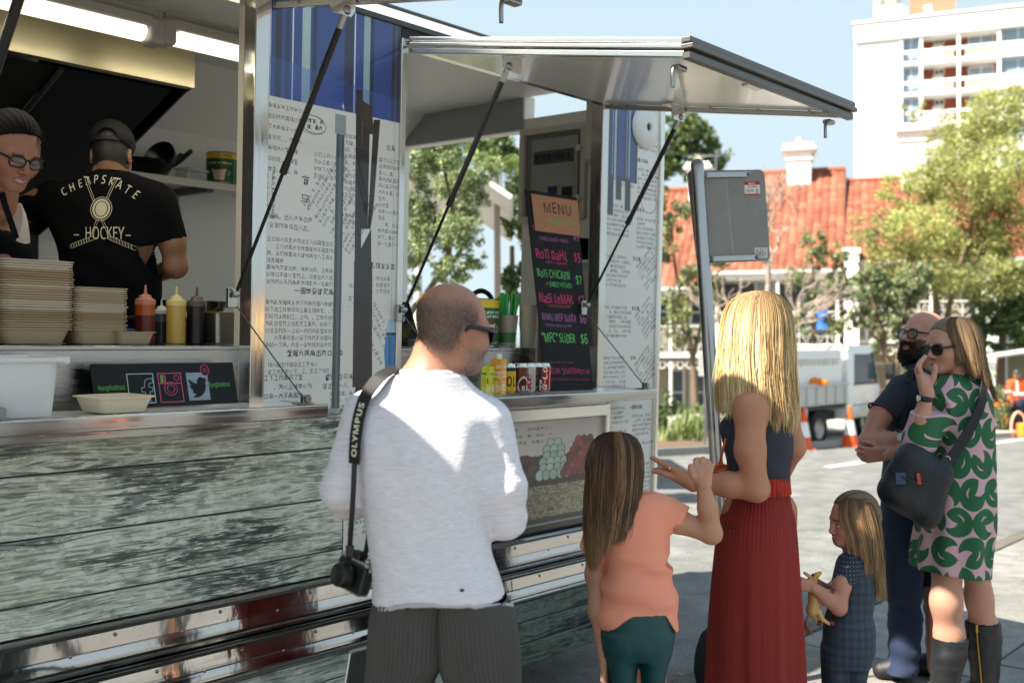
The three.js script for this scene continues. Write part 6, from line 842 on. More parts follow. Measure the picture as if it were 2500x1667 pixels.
{// 4. small girl with a toy horse
 const z=3.8,k=z /FPX,p=(px,py,dz=0)=>P(px,py,z + dz),base=V(p(2075,900).x,0,-z);
 const g=person('small person in blue patterned outfit hugging a toy horse',base),sk=[0.44,0.205,0.135];
 const hd=makeHead(p(2084,1271),V(-0.97,-0.08,0.12),0.83,{skin:sk,neck:p(2086,1360,0.0),neckR:0.045,child:1,h:0.0036});
 const bodyP=[cap(p(2084,1330),p(2085,1385),0.036,0.04),ell(p(2085,1430),0.06,0.09,0.075,0.04),ell(p(2075,1540),0.07,0.09,0.07,0.04),cap(p(2072,1388,-0.07),p(2056,1430,-0.09),0.033,0.031),cap(p(2056,1428,-0.09),p(2049,1484,-0.095),0.030,0.027,0.015),cap(p(2049,1482,-0.095),p(2018,1458,-0.10),0.027,0.026,0.015),cap(p(2018,1458,-0.10),p(1984,1432,-0.105),0.026,0.019,0.012),cap(p(2072,1390,0.08),p(2030,1450,0.06),0.03,0.026),cap(p(2030,1450,0.06),p(1985,1420,-0.02),0.026,0.02),cap(p(2045,1600),p(2035,1880),0.04,0.028),cap(p(2085,1600),p(2085,1880),0.04,0.028)];
 const h1=handPrims(p(1986,1433,-0.105),V(-0.85,0.25,0.3),V(0.2,1,0.2),V(0.4,0.2,-1),0.62,{curl:[0.9,0.95,1.0,1.05],thumb:[0.9,-0.1]});
 bodyMesh(g,[hd.g,flat(skinOf(bodyP,0.0095),sk),flat(skinOf(h1,0.0035),sk)]);
 const pat=ctex(256,256,(c,w,h)=>{c.fillStyle='#2c3542';c.fillRect(0,0,w,h);c.strokeStyle='#465363';for (const [x,y]of [[64,64],[192,192],[192,64],[64,192]]){c.lineWidth=9;c.beginPath();c.arc(x,y,44,0,7);c.stroke();c.beginPath();c.arc(x,y,18,0,7);c.stroke();c.fillStyle='#3d4856';c.fillRect(x + 56,y + 56,16,16);}for (let i=0;i<16;i++){c.fillStyle='#465160';c.beginPath();c.arc((i % 4)*64,Math.floor(i /4)*64,7,0,7);c.fill();}});pat.repeat.set(16,16);
 const pat2=ctex(128,128,(c,w,h)=>{c.fillStyle='#232c39';c.fillRect(0,0,w,h);c.fillStyle='#5a6b80';for (let i=0;i<16;i++){c.beginPath();c.arc((i % 4)*32 + 16,Math.floor(i /4)*32 + 16,6,0,7);c.fill();}});pat2.repeat.set(18,18);
 const pm=std(0xffffff,0.85,0,{map:pat}),pm2=std(0xffffff,0.85,0,{map:pat2});
 wear(g,'blouse',cylUV(skinOf([stack(ringsPx(z,[[1348,2066,2108,0.05],[1366,2050,2122,0.08],[1400,2042,2130,0.095],[1450,2036,2134,0.095],[1508,2020,2126,0.095]]),0.03)],0.007,folds(0.004,12,14,12)),base.x,base.z,0.12),pm);
 const cp=p(2058,1425,-0.09),cd=p(2050,1484,-0.095).sub(p(2072,1388,-0.07)).normalize();wear(g,'sleeve',cylUV(skinOf([cap(p(2076,1384,-0.06),p(2054,1440,-0.09),0.042,0.038,0.03),ell(p(2082,1375,-0.03),0.045,0.04,0.05,0.03)],0.006,(d,x,y,w)=>Math.max(d - 0.003*(fbm3(x*20,y*20,w*20)- 0.5),(x - cp.x)*cd.x + (y - cp.y)*cd.y + (w - cp.z)*cd.z)),base.x,base.z,0.12),pm2);
 wear(g,'trousers',cylUV(skinOf([stack(ringsPx(z,[[1500,2022,2126,0.09],[1530,2016,2132,0.10],[1580,2014,2130,0.10],[1620,2016,2120,0.09]]),0.03),stack(ringsPx(z,[[1580,2012,2072,0.075],[1667,2010,2066,0.07],[1880,2008,2056,0.055]]),0.02),stack(ringsPx(z,[[1580,2062,2130,0.08],[1667,2058,2112,0.07],[1880,2062,2108,0.055]]),0.02)],0.0085,folds(0.006,12,9,12)),base.x,base.z,0.12),pm);
 for (const x of [2030,2080])shoe(g,V(p(x,1890).x - 0.1,0,-z),V(p(x,1890).x + 0.06,0,-z),0.065,0.06,M.dark);
 scalp(g,hd,0.83,[[0.05,0.027,0.013],[0.15,0.083,0.034]]);
 hairStrands(g,ringsPx(z,[[1206,2070,2102,0.02],[1212,2048,2116,0.05],[1228,2030,2132,0.08],[1256,2024,2144,0.092],[1300,2040,2150,0.095],[1345,2048,2153,0.09],[1390,2052,2156,0.085,-0.01],[1430,2060,2158,0.08,-0.015],[1466,2080,2158,0.075,-0.02]]),{n:3400,clumps:220,a0:-1.6,a1:Math.PI*0.80,cols:[[0.2,0.105,0.04],[0.12,0.06,0.022],[0.3,0.17,0.067],[0.075,0.037,0.015],[0.36,0.215,0.09]],root:[0.05,0.027,0.013],tip:[0.44,0.27,0.11],w:0.0013,end:(a)=>a>1.7?0.62:a>1.1?0.78:1});
 // toy horse in her arms
 const h=thing('toy_horse','tan plastic toy horse held against the blue patterned outfit','toy',p(1992,1470,-0.07)),q=(px,py,dz=0)=>p(px,py,-0.075 + dz),hw=(n,gg,m)=>{gg.translate(-h.position.x,-h.position.y,-h.position.z);return part(n,gg,m,h);};
 const hp2=[cap(q(1990,1455,0.0),q(1988,1488,0),0.0208,0.0240,0.0090),ell(q(1984,1490),0.0208,0.0240,0.0224,0.0090),cap(q(1990,1450,0.01),q(1989,1412,0.01),0.0160,0.0096,0.0067),cap(q(1987,1410,0.01),q(1995,1404,0.008),0.0108,0.0096,0.0045),cap(q(1995,1404,0.008),q(2003,1399,0.006),0.0096,0.0068,0.0036),cap(q(1997,1436,-0.02),q(2014,1444,-0.03),0.0088,0.0064,0.0036),cap(q(2014,1444,-0.03),q(2027,1444,-0.032),0.0056,0.0060,0.0027),cap(q(1985,1492,0.012),q(1990,1508,0.015),0.0136,0.0080,0.0045),cap(q(1990,1508,0.015),q(1997,1521,0.012),0.0072,0.0060,0.0027),cap(q(1998,1490,-0.015),q(2009,1512,-0.02),0.0136,0.0080,0.0045),cap(q(2009,1512,-0.02),q(2026,1523,-0.022),0.0072,0.0060,0.0027),cap(q(1984,1402,0.01),q(1982,1399,0.01),0.0032,0.0016,0.0018),cap(q(2000,1450,0.02),q(2008,1438,0.03),0.0096,0.0064,0.0036)];
 const bg2=paint(skinOf(hp2,0.0032),()=>[0.56,0.34,0.12]);hw('horse_body',bg2,new THREE.MeshStandardMaterial({vertexColors:true,roughness:0.32}));const hoof=std(0x6e1d12,0.35);for (const [x,y,d]of [[2031,1444,-0.033],[2000,1520,0.011],[2031,1521,-0.023]]){const c=cyl(0.0085,0.0105,0.012,16);c.rotateZ(Math.PI /2 - 0.3);const v=q(x,y,d);hw('hoof',moved(c,v.x,v.y,v.z),hoof);}{const e=q(1986,1403,-0.004);hw('eye',moved(new THREE.SphereGeometry(0.0048,10,8),e.x,e.y,e.z),std(0x15100c,0.2));}
 const tl=[];for (let i=0;i<46;i++){const a=gauss()*0.006,b=gauss()*0.006,s=rr(0,1);tl.push(taperTube([q(1979,1497,b),q(1971 + a*300,1512,b),q(1967 + s*10 + a*400,1535,b*2),q(1972 + s*18 + a*300,1552 - s*6,b*2)],[0.0024,0.002,0.0016,0.0006],8,4));}hw('tail',merge(tl),std(0x8a6c58,0.6));const mn=[];for (let i=0;i<16;i++)mn.push(taperTube([q(1981,1405 + i*3,0.015),q(1976,1420 + i*3,0.02),q(1974,1450 + i*4,0.02)],[0.0022,0.002,0.0006],6,4));hw('mane',merge(mn),std(0x8a6c58,0.6));
}
{// 5. bearded man in the navy polo
 const z=4.95,k=z /FPX,p=(px,py,dz=0)=>P(px,py,z + dz),base=V(p(2240,900).x,0,-z);
 const g=person('person in round glasses and navy polo shirt with folded arms',base),sk=[0.43,0.20,0.135];
 const f=V(-0.90,0.22,0.38),hd=makeHead(p(2255,822),f,1.0,{skin:sk,neck:p(2262,925,0.02),neckR:0.058,brow:[0.06,0.04,0.03],h:0.0052,tint:(c,l,w)=>{const n=fbm3(w.x*160,w.y*160,w.z*160,2);if (l.z<0.02&&l.y>-0.03&&l.y<0.075&&Math.abs(l.x)<0.083)c=mixc(c,[0.05,0.035,0.028],0.75*sstep(0.03,-0.02,l.z)*sstep(0.085,0.055,l.y));if (l.y<-0.03&&Math.abs(l.x)>0.04)c=mixc(c,[0.03,0.02,0.016],0.85);return c;}});
 const bodyP=[cap(p(2260,880),p(2258,930),0.06,0.065),ell(p(2250,1050),0.12,0.18,0.09,0.05),ell(p(2245,1230),0.12,0.14,0.1,0.05),cap(p(2190,975,-0.09),p(2150,1015,-0.14),0.044,0.048),cap(p(2150,1015,-0.14),p(2122,1078,-0.17),0.049,0.043,0.02),cap(p(2122,1080,-0.17),p(2165,1078,-0.20),0.044,0.042,0.02),cap(p(2165,1078,-0.20),p(2214,1066,-0.21),0.041,0.031,0.02),cap(p(2300,980,0.06),p(2310,1060,-0.02),0.042,0.042),cap(p(2320,1060,-0.02),p(2225,1093,-0.22),0.042,0.038),cap(p(2225,1093,-0.22),p(2160,1110,-0.24),0.037,0.029,0.02),cap(p(2200,1300),p(2210,1630),0.07,0.045),cap(p(2290,1300),p(2290,1630),0.07,0.045)];
 const h1=handPrims(p(2163,1109,-0.24),V(-1,-0.04,0.1),V(0,1,0.3),V(0.2,-0.3,-1),0.95,{curl:[0.9,0.9,0.9,0.9],thumb:[0.5,0.4]}),h2=handPrims(p(2214,1066,-0.21),V(1,-0.1,-0.2),V(0,1,0.2),V(-0.2,0,-1),0.95);
 bodyMesh(g,[hd.g,flat(skinOf(bodyP,0.012),sk),flat(skinOf(h1,0.005),sk),flat(skinOf(h2,0.005),sk)]);
 shades(g,hd,{round:true,hgt:0.022,r:0.0032,arm:1.2});
 const A=hd.at,K=(a,b,r0,r1,kk)=>cap(A(...a),A(...b),r0,r1,kk),bd=[K([-0.058,-0.06,0.02],[-0.03,-0.105,0.058],0.016,0.022,0.02),K([0.058,-0.06,0.02],[0.03,-0.105,0.058],0.016,0.022,0.02),K([-0.03,-0.108,0.062],[0.03,-0.108,0.062],0.026,0.026,0.02),K([0,-0.108,0.07],[0,-0.142,0.072],0.03,0.02,0.02),K([-0.03,-0.052,0.082],[0,-0.05,0.100],0.009,0.009,0.01),K([0.03,-0.052,0.082],[0,-0.05,0.100],0.009,0.009,0.01),K([0.032,-0.056,0.080],[0.03,-0.10,0.07],0.012,0.016,0.012),K([-0.032,-0.056,0.080],[-0.03,-0.10,0.07],0.012,0.016,0.012),K([-0.018,-0.096,0.088],[0.018,-0.096,0.088],0.012,0.012,0.01)];
 const bg0=skinOf(bd,0.0045);bristles(g,'beard_hairs',bg0,5000,0.009,0.5,[[0.016,0.011,0.009],[0.03,0.02,0.016],[0.008,0.006,0.005]],()=>1,0.0011);
 wear(g,'beard',skinOf(bd,0.0045,(d,x,y,w)=>d - 0.006*(fbm3(x*130,y*60,w*130,2)- 0.5)),std(0x17110e,0.85));
 const T=ringsPx(z,[[903,2222,2290,0.065,0.01],[922,2196,2306,0.095],[950,2174,2326,0.12],[1010,2166,2336,0.13],[1100,2163,2336,0.135],[1180,2157,2332,0.135],[1252,2152,2332,0.135]]),navy=knit(0x1b2430),cpt=p(2152,1003,-0.14),cd=p(2122,1078,-0.17).sub(p(2195,950,-0.09)).normalize();
 wear(g,'polo_shirt',cylUV(skinOf([stack(T,0.04),cap(p(2204,950,-0.07),p(2148,1020,-0.14),0.066,0.06,0.04)],0.010,(d,x,y,w)=>{if (d>0.06)return d;d -=0.006*2*(fbm3(x*9,y*11,w*9,2)- 0.5);const q=(x - cpt.x)*cd.x + (y - cpt.y)*cd.y + (w - cpt.z)*cd.z;return Math.hypot(x - cpt.x,y - cpt.y,w - cpt.z)<0.13?Math.max(d,q):d;}),base.x,base.z),navy);
 wear(g,'collar',ribbon([p(2300,905,-0.03),p(2268,910,-0.09),p(2236,902,-0.10),p(2222,890,-0.06),p(2224,882,0.0)],0.05,0.006,(t)=>V(-0.6,0.8,0.9)),navy);wear(g,'placket',ribbon([p(2226,905,-0.115),p(2212,960,-0.135),p(2206,1040,-0.14)],0.028,0.005,()=>V(-0.5,0,1)),navy);for (const y of [930,975])wear(g,'button',moved(new THREE.SphereGeometry(0.006,10,6),...p(2216 - (y - 930)*0.1,y,-0.138).toArray()),std(0x0e1218,0.3));
 const tr=new THREE.TorusGeometry(0.0585,0.005,8,36);tr.applyQuaternion(new THREE.Quaternion().setFromUnitVectors(V(0,0,1),cd));wear(g,'sleeve_tipping',moved(tr,cpt.x,cpt.y,cpt.z),std(0x5a1a26,0.8));
 {const c=p(2198,1068,-0.2),dir=p(2214,1066,-0.21).sub(p(2165,1078,-0.2)).normalize();const st=new THREE.TorusGeometry(0.0345,0.007,8,32);st.scale(1,1,1.6);st.applyQuaternion(new THREE.Quaternion().setFromUnitVectors(V(0,0,1),dir));wear(g,'watch_strap',moved(st,c.x,c.y,c.z),std(0x1b1614,0.6));const fc=cyl(0.02,0.02,0.009,28);fc.rotateX(Math.PI /2);const v=p(2199,1066,-0.238);wear(g,'watch_case',moved(fc,v.x,v.y,v.z),std(0xbfc0be,0.25,0.9));const fd=cyl(0.0165,0.0165,0.01,28);fd.rotateX(Math.PI /2);wear(g,'watch_face',moved(fd,v.x,v.y,v.z + 0.001),std(0xd8d8d4,0.3));}
 const den=std(0x10203c,0.85,0,{bumpMap:rep(TX.weave,24,24),bumpScale:0.0006});
 wear(g,'trousers',cylUV(skinOf([stack(ringsPx(z,[[1235,2155,2332,0.13],[1290,2152,2334,0.135],[1350,2154,2330,0.125]]),0.04),stack(ringsPx(z,[[1300,2152,2252,0.12],[1400,2160,2250,0.105],[1470,2170,2247,0.09],[1497,2176,2246,0.087],[1508,2170,2250,0.095],[1560,2174,2246,0.085],[1610,2172,2240,0.085],[1640,2160,2236,0.09]]),0.02),stack(ringsPx(z,[[1300,2240,2332,0.12,0.02],[1400,2246,2320,0.105,0.03],[1480,2262,2312,0.085,0.04],[1560,2268,2312,0.08,0.05],[1640,2266,2312,0.085,0.05]]),0.02)],0.011,(d,x,y,w)=>d>0.06?d:d - 0.008*(fbm3(x*8,y*14,w*8,2)- 0.5)- 0.005*Math.sin(y*75 + 5*noise3(x*8,y*5,w*8))*(sstep(0.28,0.08,y)+ sstep(0.12,0.02,Math.abs(y - 0.32)))),base.x,base.z),den);
 shoe(g,V(p(2158,1640).x,0,-z - 0.02),V(p(2215,1640).x,0,-z),0.1,0.1,std(0x12151b,0.6));shoe(g,V(p(2255,1640).x,0,-z - 0.1),V(p(2300,1640).x,0,-z - 0.06),0.1,0.1,std(0x12151b,0.6));
}
{// 6. woman in the green and pink dress
 const z=4.6,k=z /FPX,p=(px,py,dz=0)=>P(px,py,z + dz),base=V(p(2335,900).x,0,-z);
 const g=person('person in sunglasses and green and pink patterned dress, hand at mouth',base),sk=[0.46,0.225,0.155];
 const hd=makeHead(p(2318,846),V(-0.93,-0.06,0.36),0.98,{skin:sk,neck:p(2335,935,0.02),neckR:0.05,h:0.0046,lip:[0.45,0.13,0.12]});
 const bodyP=[cap(p(2335,900),p(2342,950),0.048,0.055),ell(p(2345,1060),0.11,0.17,0.09,0.05),ell(p(2330,1260),0.13,0.16,0.11,0.05),cap(p(2312,985,-0.06),p(2244,1078,-0.15),0.042,0.038),cap(p(2242,1080,-0.16),p(2252,1020,-0.19),0.042,0.036),cap(p(2252,1022,-0.19),p(2263,962,-0.20),0.036,0.0245,0.02),cap(p(2370,985,0.08),p(2380,1080,0.10),0.042,0.038),cap(p(2390,1080,0.12),p(2290,1130,0.06),0.04,0.03),cap(p(2316,1340,-0.07),p(2311,1470,-0.07),0.073,0.054,0.05),cap(p(2311,1470,-0.07),p(2319,1550,-0.05),0.054,0.062,0.06),cap(p(2319,1550,-0.05),p(2312,1690,-0.05),0.057,0.04,0.03),cap(p(2382,1350,0.06),p(2392,1462,0.07),0.064,0.05,0.05),cap(p(2392,1462,0.07),p(2402,1530,0.08),0.05,0.057,0.05),cap(p(2402,1530,0.08),p(2402,1690,0.08),0.058,0.04,0.03)];
 const F=(pts,r0,r1)=>fingerPrims(pts.map(([x,y,d])=>p(x,y,-0.2 + (d??0))),r0,r1,0.004);
 const hn=[cap(p(2263,965,-0.2),p(2249,922,-0.2),0.025,0.018,0.014),cap(p(2268,962,-0.2),p(2262,925,-0.19),0.024,0.02,0.014),cap(p(2265,958,-0.19),p(2253,920,-0.17),0.02,0.02,0.014),...F([[2252,918],[2244,896],[2250,882,0.02],[2260,870,0.04]],0.0118,0.0082),...F([[2246,922,0.02],[2240,902,0.03],[2246,886,0.05],[2256,877,0.065]],0.0116,0.008),...F([[2246,928,0.04],[2241,910,0.055],[2248,896,0.07]],0.011,0.008),...F([[2270,942],[2280,922,-0.005],[2284,904,0.0],[2284,893,0.005]],0.0135,0.0092)];
 bodyMesh(g,[hd.g,flat(skinOf(bodyP,0.0115),sk),flat(skinOf(hn,0.0044),sk)]);
 shades(g,hd,{sunglasses:true,hgt:0.021,r:0.0034,arm:1.6});
 const dt=ctex(1024,1024,(c,w,h)=>{// large comma shaped leaves on pink
 c.fillStyle='#c29ba4';c.fillRect(0,0,w,h);const leaf=(x,y,s,rot,fl)=>{for (const ox of [-w,0,w])for (const oy of [-h,0,h]){c.save();c.translate(x + ox,y + oy);c.rotate(rot);c.scale(fl*s,s);c.fillStyle='#1d5a37';c.beginPath();c.moveTo(-10,-105);c.bezierCurveTo(70,-120,115,-40,100,30);c.bezierCurveTo(86,100,10,130,-50,95);c.bezierCurveTo(-110,60,-118,-10,-86,-50);c.bezierCurveTo(-66,-8,-40,6,-8,0);c.bezierCurveTo(-22,-30,-22,-70,-10,-105);c.fill();c.fillStyle='#c29ba4';c.beginPath();c.moveTo(34,-40);c.bezierCurveTo(60,-18,58,22,26,36);c.bezierCurveTo(40,18,44,-12,34,-40);c.fill();c.restore();}};
 let i=0;for (let y=0;y<4;y++)for (let x=0;x<4;x++,i++)leaf(x*256 + (y % 2)*128 + rr(-14,14),y*256 + 128 + rr(-14,14),rr(1.16,1.34),[0.3,2.2,-0.9,3.6,1.2][i % 5],i % 2?1:-1);});dt.repeat.set(2.0,2.0);
 const dm=std(0xffffff,0.8,0,{map:dt,bumpMap:rep(TX.weave,20,20),bumpScale:0.0005});
 const T=ringsPx(z,[[908,2312,2372,0.06,0.02],[925,2296,2390,0.09,0.02],[955,2286,2410,0.125,0.01],[1010,2280,2418,0.14],[1080,2275,2421,0.145],[1160,2262,2422,0.155],[1250,2248,2421,0.17],[1330,2240,2413,0.178],[1410,2232,2403,0.18]]);
 const hemY=(x)=>{const px=1250 + x*FPX /z;return P(1250,lerp(1385,1402,sstep(2240,2390,px)),z).y;},ct=p(2255,1008,-0.19),cdir=p(2263,962,-0.2).sub(p(2242,1080,-0.16)).normalize();
 const dress=skinOf([stack(T,0.04),cap(p(2318,960,-0.07),p(2246,1078,-0.155),0.075,0.066,0.05),cap(p(2246,1078,-0.155),p(2258,1000,-0.19),0.064,0.05,0.03)],0.0095,(d,x,y,w)=>{if (d>0.07)return d;const a=Math.atan2(w - base.z,x - base.x),low=sstep(1.2,0.7,y);d -=0.007*2*(fbm3(x*8,y*9,w*8,2)- 0.5)+ low*0.008*Math.sin(a*9 + 2*noise3(0,y*2,a));const q=(x - ct.x)*cdir.x + (y - ct.y)*cdir.y + (w - ct.z)*cdir.z;if (Math.hypot(x - ct.x,y - ct.y,w - ct.z)<0.12&&x<p(2285,1000).x)d=Math.max(d,q);return Math.max(d,hemY(x)- y);});
 wear(g,'dress',cylUV(dress,base.x,base.z,0.19),dm);
 const bm=std(0x17181a,0.5,0,{bumpMap:rep(TX.blotch,6,6),bumpScale:0.004}),boot=(px0,rings,dz)=>{const f=skinOf([stack(ringsPx(z + dz,rings),0.03),cap(p(px0 - 10,1695,dz),p(px0 - 60,1712,dz - 0.02),0.05,0.035,0.04)],0.009,(d,x,y,w)=>Math.max(d>0.06?d:d - 0.005*2*(fbm3(x*12,y*22,w*12,2)- 0.5),0.003 - y));return wear(g,'boot',cylUV(f,p(px0,1600,dz).x,-z - dz,0.07),bm);};
 const b1=boot(2318,[[1556,2280,2361,0.07],[1600,2278,2358,0.072],[1667,2276,2342,0.06],[1705,2282,2338,0.05]],-0.05),b2=boot(2402,[[1518,2360,2443,0.07],[1580,2366,2443,0.07],[1640,2372,2438,0.06],[1705,2378,2432,0.05]],0.08);
 const onB=(n,gg,m,par)=>{gg.translate(-g.position.x,-g.position.y,-g.position.z);return part(n,gg,m,par);};const gold=std(0xb08a3c,0.3,1);
 onB('zip',rod(p(2384,1525,0.0),p(2400,1690,0.01),0.003),gold,b2);onB('zip_pull',RB(-0.005,0.005,-0.02,0.014,-0.003,0.003,0.002).translate(...p(2386,1533,-0.002).toArray()),gold,b2);for (const [par,x,y,d]of [[b1,2352,1578,-0.085],[b2,2438,1537,0.06]]){onB('buckle_strap',ribbon([p(x - 28,y - 4,d - 0.02),p(x - 8,y + 2,d - 0.01),p(x + 7,y - 2,d + 0.02)],0.022,0.004,()=>V(0.5,0,1)),bm,par);onB('buckle',RB(-0.009,0.009,-0.014,0.014,-0.004,0.004,0.003).translate(...p(x + 4,y,d - 0.015).toArray()),M.steel,par);}
 {const c=p(2260,972,-0.2),st=new THREE.TorusGeometry(0.027,0.0055,8,28);st.scale(1,1,2);st.applyQuaternion(new THREE.Quaternion().setFromUnitVectors(V(0,0,1),cdir));wear(g,'watch_strap',moved(st,c.x,c.y,c.z),std(0x0d0d0f,0.5));const fc=cyl(0.014,0.014,0.008,20);fc.rotateZ(Math.PI /2);const v=p(2244,972,-0.205);wear(g,'watch_case',moved(fc,v.x,v.y,v.z),M.steel);}
 scalp(g,hd,0.98,[[0.07,0.042,0.024],[0.19,0.108,0.046]]);
 hairStrands(g,ringsPx(z,[[773,2318,2348,0.03],[778,2300,2364,0.07],[792,2288,2380,0.10],[820,2288,2392,0.112],[860,2300,2399,0.112],[900,2308,2406,0.106],[935,2322,2416,0.10,-0.01],[980,2352,2428,0.085,-0.015]]),{n:4000,clumps:240,a0:-1.9,a1:Math.PI*0.80,cols:[[0.19,0.108,0.046],[0.13,0.07,0.03],[0.26,0.16,0.072],[0.085,0.046,0.021],[0.3,0.195,0.098]],root:[0.07,0.042,0.024],w:0.0015,end:(a)=>a>1.9?0.60:a>1.2?0.74:a>0.7?0.86:1,wave:0.003});
 // crossbody bag
 const bag=thing('crossbody_bag','dark navy nylon crossbody bag with orange zip pull worn over the patterned dress','bag',p(2240,1190,-0.22)),bw=(n,q,m)=>{q.translate(-bag.position.x,-bag.position.y,-bag.position.z);return part(n,q,m,bag);},nb=std(0x0f141c,0.6,0,{bumpMap:rep(TX.blotch,5,5),bumpScale:0.006});
 const bp=[ell(p(2236,1180,-0.22),0.105,0.12,0.07,0.05,new THREE.Quaternion().setFromAxisAngle(V(0,0,1),-0.5)),cap(p(2168,1196,-0.21),p(2222,1120,-0.22),0.035,0.05,0.06),cap(p(2222,1110,-0.22),p(2298,1150,-0.22),0.04,0.035,0.05),cap(p(2190,1215,-0.22),p(2262,1262,-0.21),0.045,0.04,0.06),cap(p(2296,1155,-0.21),p(2268,1255,-0.21),0.04,0.045,0.06)];
 const bg=skinOf(bp,0.009,(d,x,y,w)=>d>0.07?d:d - 0.012*2*(fbm3(x*9 + 4*y,y*14,w*9,2)- 0.5));bw('bag_body',cylUV(bg,bag.position.x,bag.position.z,0.1),nb);
 bw('shoulder_strap',ribbon([p(2310,1150,-0.22),p(2330,1112,-0.2),p(2366,1052,-0.175),p(2394,995,-0.15),p(2404,950,-0.12),p(2402,925,-0.03)],0.046,0.005,(t)=>V(0.25 + 0.5*t,0.2,1)),std(0x0b0d12,0.7));bw('strap_ring',moved(new THREE.TorusGeometry(0.014,0.004,8,20),...p(2312,1122,-0.235).toArray()),M.steel);bw('strap_joint',ribbon([p(2290,1160,-0.26),p(2304,1140,-0.25),p(2320,1112,-0.23)],0.05,0.006,()=>V(0.2,0.2,1)),nb);
 bw('zip_pull',ribbon([p(2242,1155,-0.30),p(2244,1166,-0.303),p(2246,1182,-0.303)],0.013,0.004,()=>V(-0.1,0.1,1)),std(0xb2401f,0.5));bw('flap_seam',tube([p(2180,1150,-0.27),p(2220,1172,-0.3),p(2262,1180,-0.29),p(2290,1172,-0.26)],0.004,20,6),std(0x1b2330,0.6));const lb=RB(-0.02,0.02,-0.024,0.024,-0.001,0.001,0.001);lb.rotateX(-0.1);bw('bag_label',moved(lb,...p(2200,1168,-0.292).toArray()),std(0x2c3c55,0.6));
}
{// 7. cook seen from behind
 const z=4.15,k=z /FPX,p=(px,py,dz=0)=>P(px,py,z + dz),base=V(p(270,900).x,0.46,-z);
 const g=person('person in black cap and black printed T-shirt, back turned, inside the truck',base),sk=[0.33,0.17,0.10];
 const hd=makeHead(p(272,376),V(-0.12,-0.35,-0.93),0.92,{skin:sk,neck:p(272,440,0.0),neckR:0.056,tint:(c,l)=>l.z<0.03&&l.y>-0.07&&Math.abs(l.x)<0.074?[0.018,0.015,0.014]:c});
 const bodyP=[cap(p(270,405),p(268,450),0.06,0.07),ell(p(265,560),0.18,0.22,0.09,0.05),ell(p(275,760),0.16,0.2,0.1,0.05),cap(p(120,480),p(60,510,0.05),0.055,0.05),cap(p(60,510,0.05),p(20,560,0.25),0.045,0.035),cap(p(395,490,0),p(420,590,0),0.055,0.05),cap(p(420,585),p(428,650,0.02),0.048,0.043),cap(p(428,650,0.02),p(372,674,0.18),0.042,0.03),cap(p(230,900),p(225,1150),0.08,0.06),cap(p(320,900),p(325,1150),0.08,0.06)];
 bodyMesh(g,[hd.g,flat(skinOf(bodyP,0.012),sk),flat(skinOf(handPrims(p(372,674,0.18),V(-0.7,0,-0.7),V(0,1,0),V(0,-0.3,-1),1),0.006),sk),flat(skinOf(handPrims(p(20,560,0.25),V(-0.3,-0.3,-0.9),V(0.4,1,0),V(0,-0.5,-1),1),0.006),sk)]);
 const T=ringsPx(z,[[418,240,308,0.06],[432,195,350,0.09],[452,140,395,0.11],[490,108,418,0.125],[550,122,412,0.13],[620,148,398,0.13],[700,164,390,0.13],[790,168,388,0.135]]);
 const c1=p(408,592,0),d1=p(428,650,0.02).sub(p(395,490)).normalize(),c2=p(52,512,0.05),d2=p(40,520,0.1).sub(p(120,480)).normalize();
 const shirt=skinOf([stack(T,0.04),cap(p(385,492),p(420,600),0.068,0.06,0.05),cap(p(130,482),p(50,516,0.06),0.066,0.055,0.05)],0.011,(d,x,y,w)=>{if (d>0.07)return d;d -=0.006*2*(fbm3(x*7,y*9,w*7,2)- 0.5)+ 0.003*Math.sin(y*38 + x*26 + 4*noise3(x*5,y*5,w*5));const a=(x - c1.x)*d1.x + (y - c1.y)*d1.y + (w - c1.z)*d1.z,b=(x - c2.x)*d2.x + (y - c2.y)*d2.y + (w - c2.z)*d2.z;if (Math.hypot(x - c1.x,y - c1.y,w - c1.z)<0.13)d=Math.max(d,a);if (Math.hypot(x - c2.x,y - c2.y,w - c2.z)<0.14)d=Math.max(d,b);return d;});
 // print on the back: the words and crossed sticks on a rectangle of the back panel
 const A=p(150,425),Bq=p(385,645),prt=ctex(1024,960,(c,w,h)=>{c.fillStyle='#0a0b0e';c.fillRect(0,0,w,h);const X=(px)=>(px - 150)/235*w,Y=(py)=>(py - 425)/220*h;c.fillStyle=c.strokeStyle='#d6d0b4';c.lineCap='round';
 const arc='CHEAPSKATE';for (let i=0;i<arc.length;i++){const t=i /9,px=184 + t*170,py=478 - 34*Math.sin(t*3.1)+ 8*t;c.save();c.translate(X(px),Y(py));c.rotate(lerp(-0.62,0.62,t));c.font='128px sans-serif';c.scale(0.72,1);c.textAlign='center';c.fillText(arc[i],0,44);c.restore();}
 c.lineWidth=20;const ln=(a,b,cc,d)=>{c.beginPath();c.moveTo(X(a),Y(b));c.lineTo(X(cc),Y(d));c.stroke();};for (const q of [[234,445,300,590],[308,448,252,590]]){c.strokeStyle='#d6d0b4';c.lineWidth=24;ln(...q);c.strokeStyle='#0a0b0e';c.lineWidth=15;ln(...q);}c.strokeStyle='#d6d0b4';c.lineWidth=14;ln(228,441,240,443);ln(302,445,316,447);
 c.fillStyle='#c9c3a8';c.beginPath();c.ellipse(X(277),Y(520),92,112,0.1,0,7);c.fill();c.strokeStyle='#0a0b0e';c.lineWidth=8;c.stroke();c.beginPath();c.ellipse(X(277),Y(520),62,80,0.1,0,7);c.stroke();c.strokeStyle='#d6d0b4';c.lineWidth=6;c.beginPath();c.ellipse(X(277),Y(520),104,124,0.1,0,7);c.stroke();
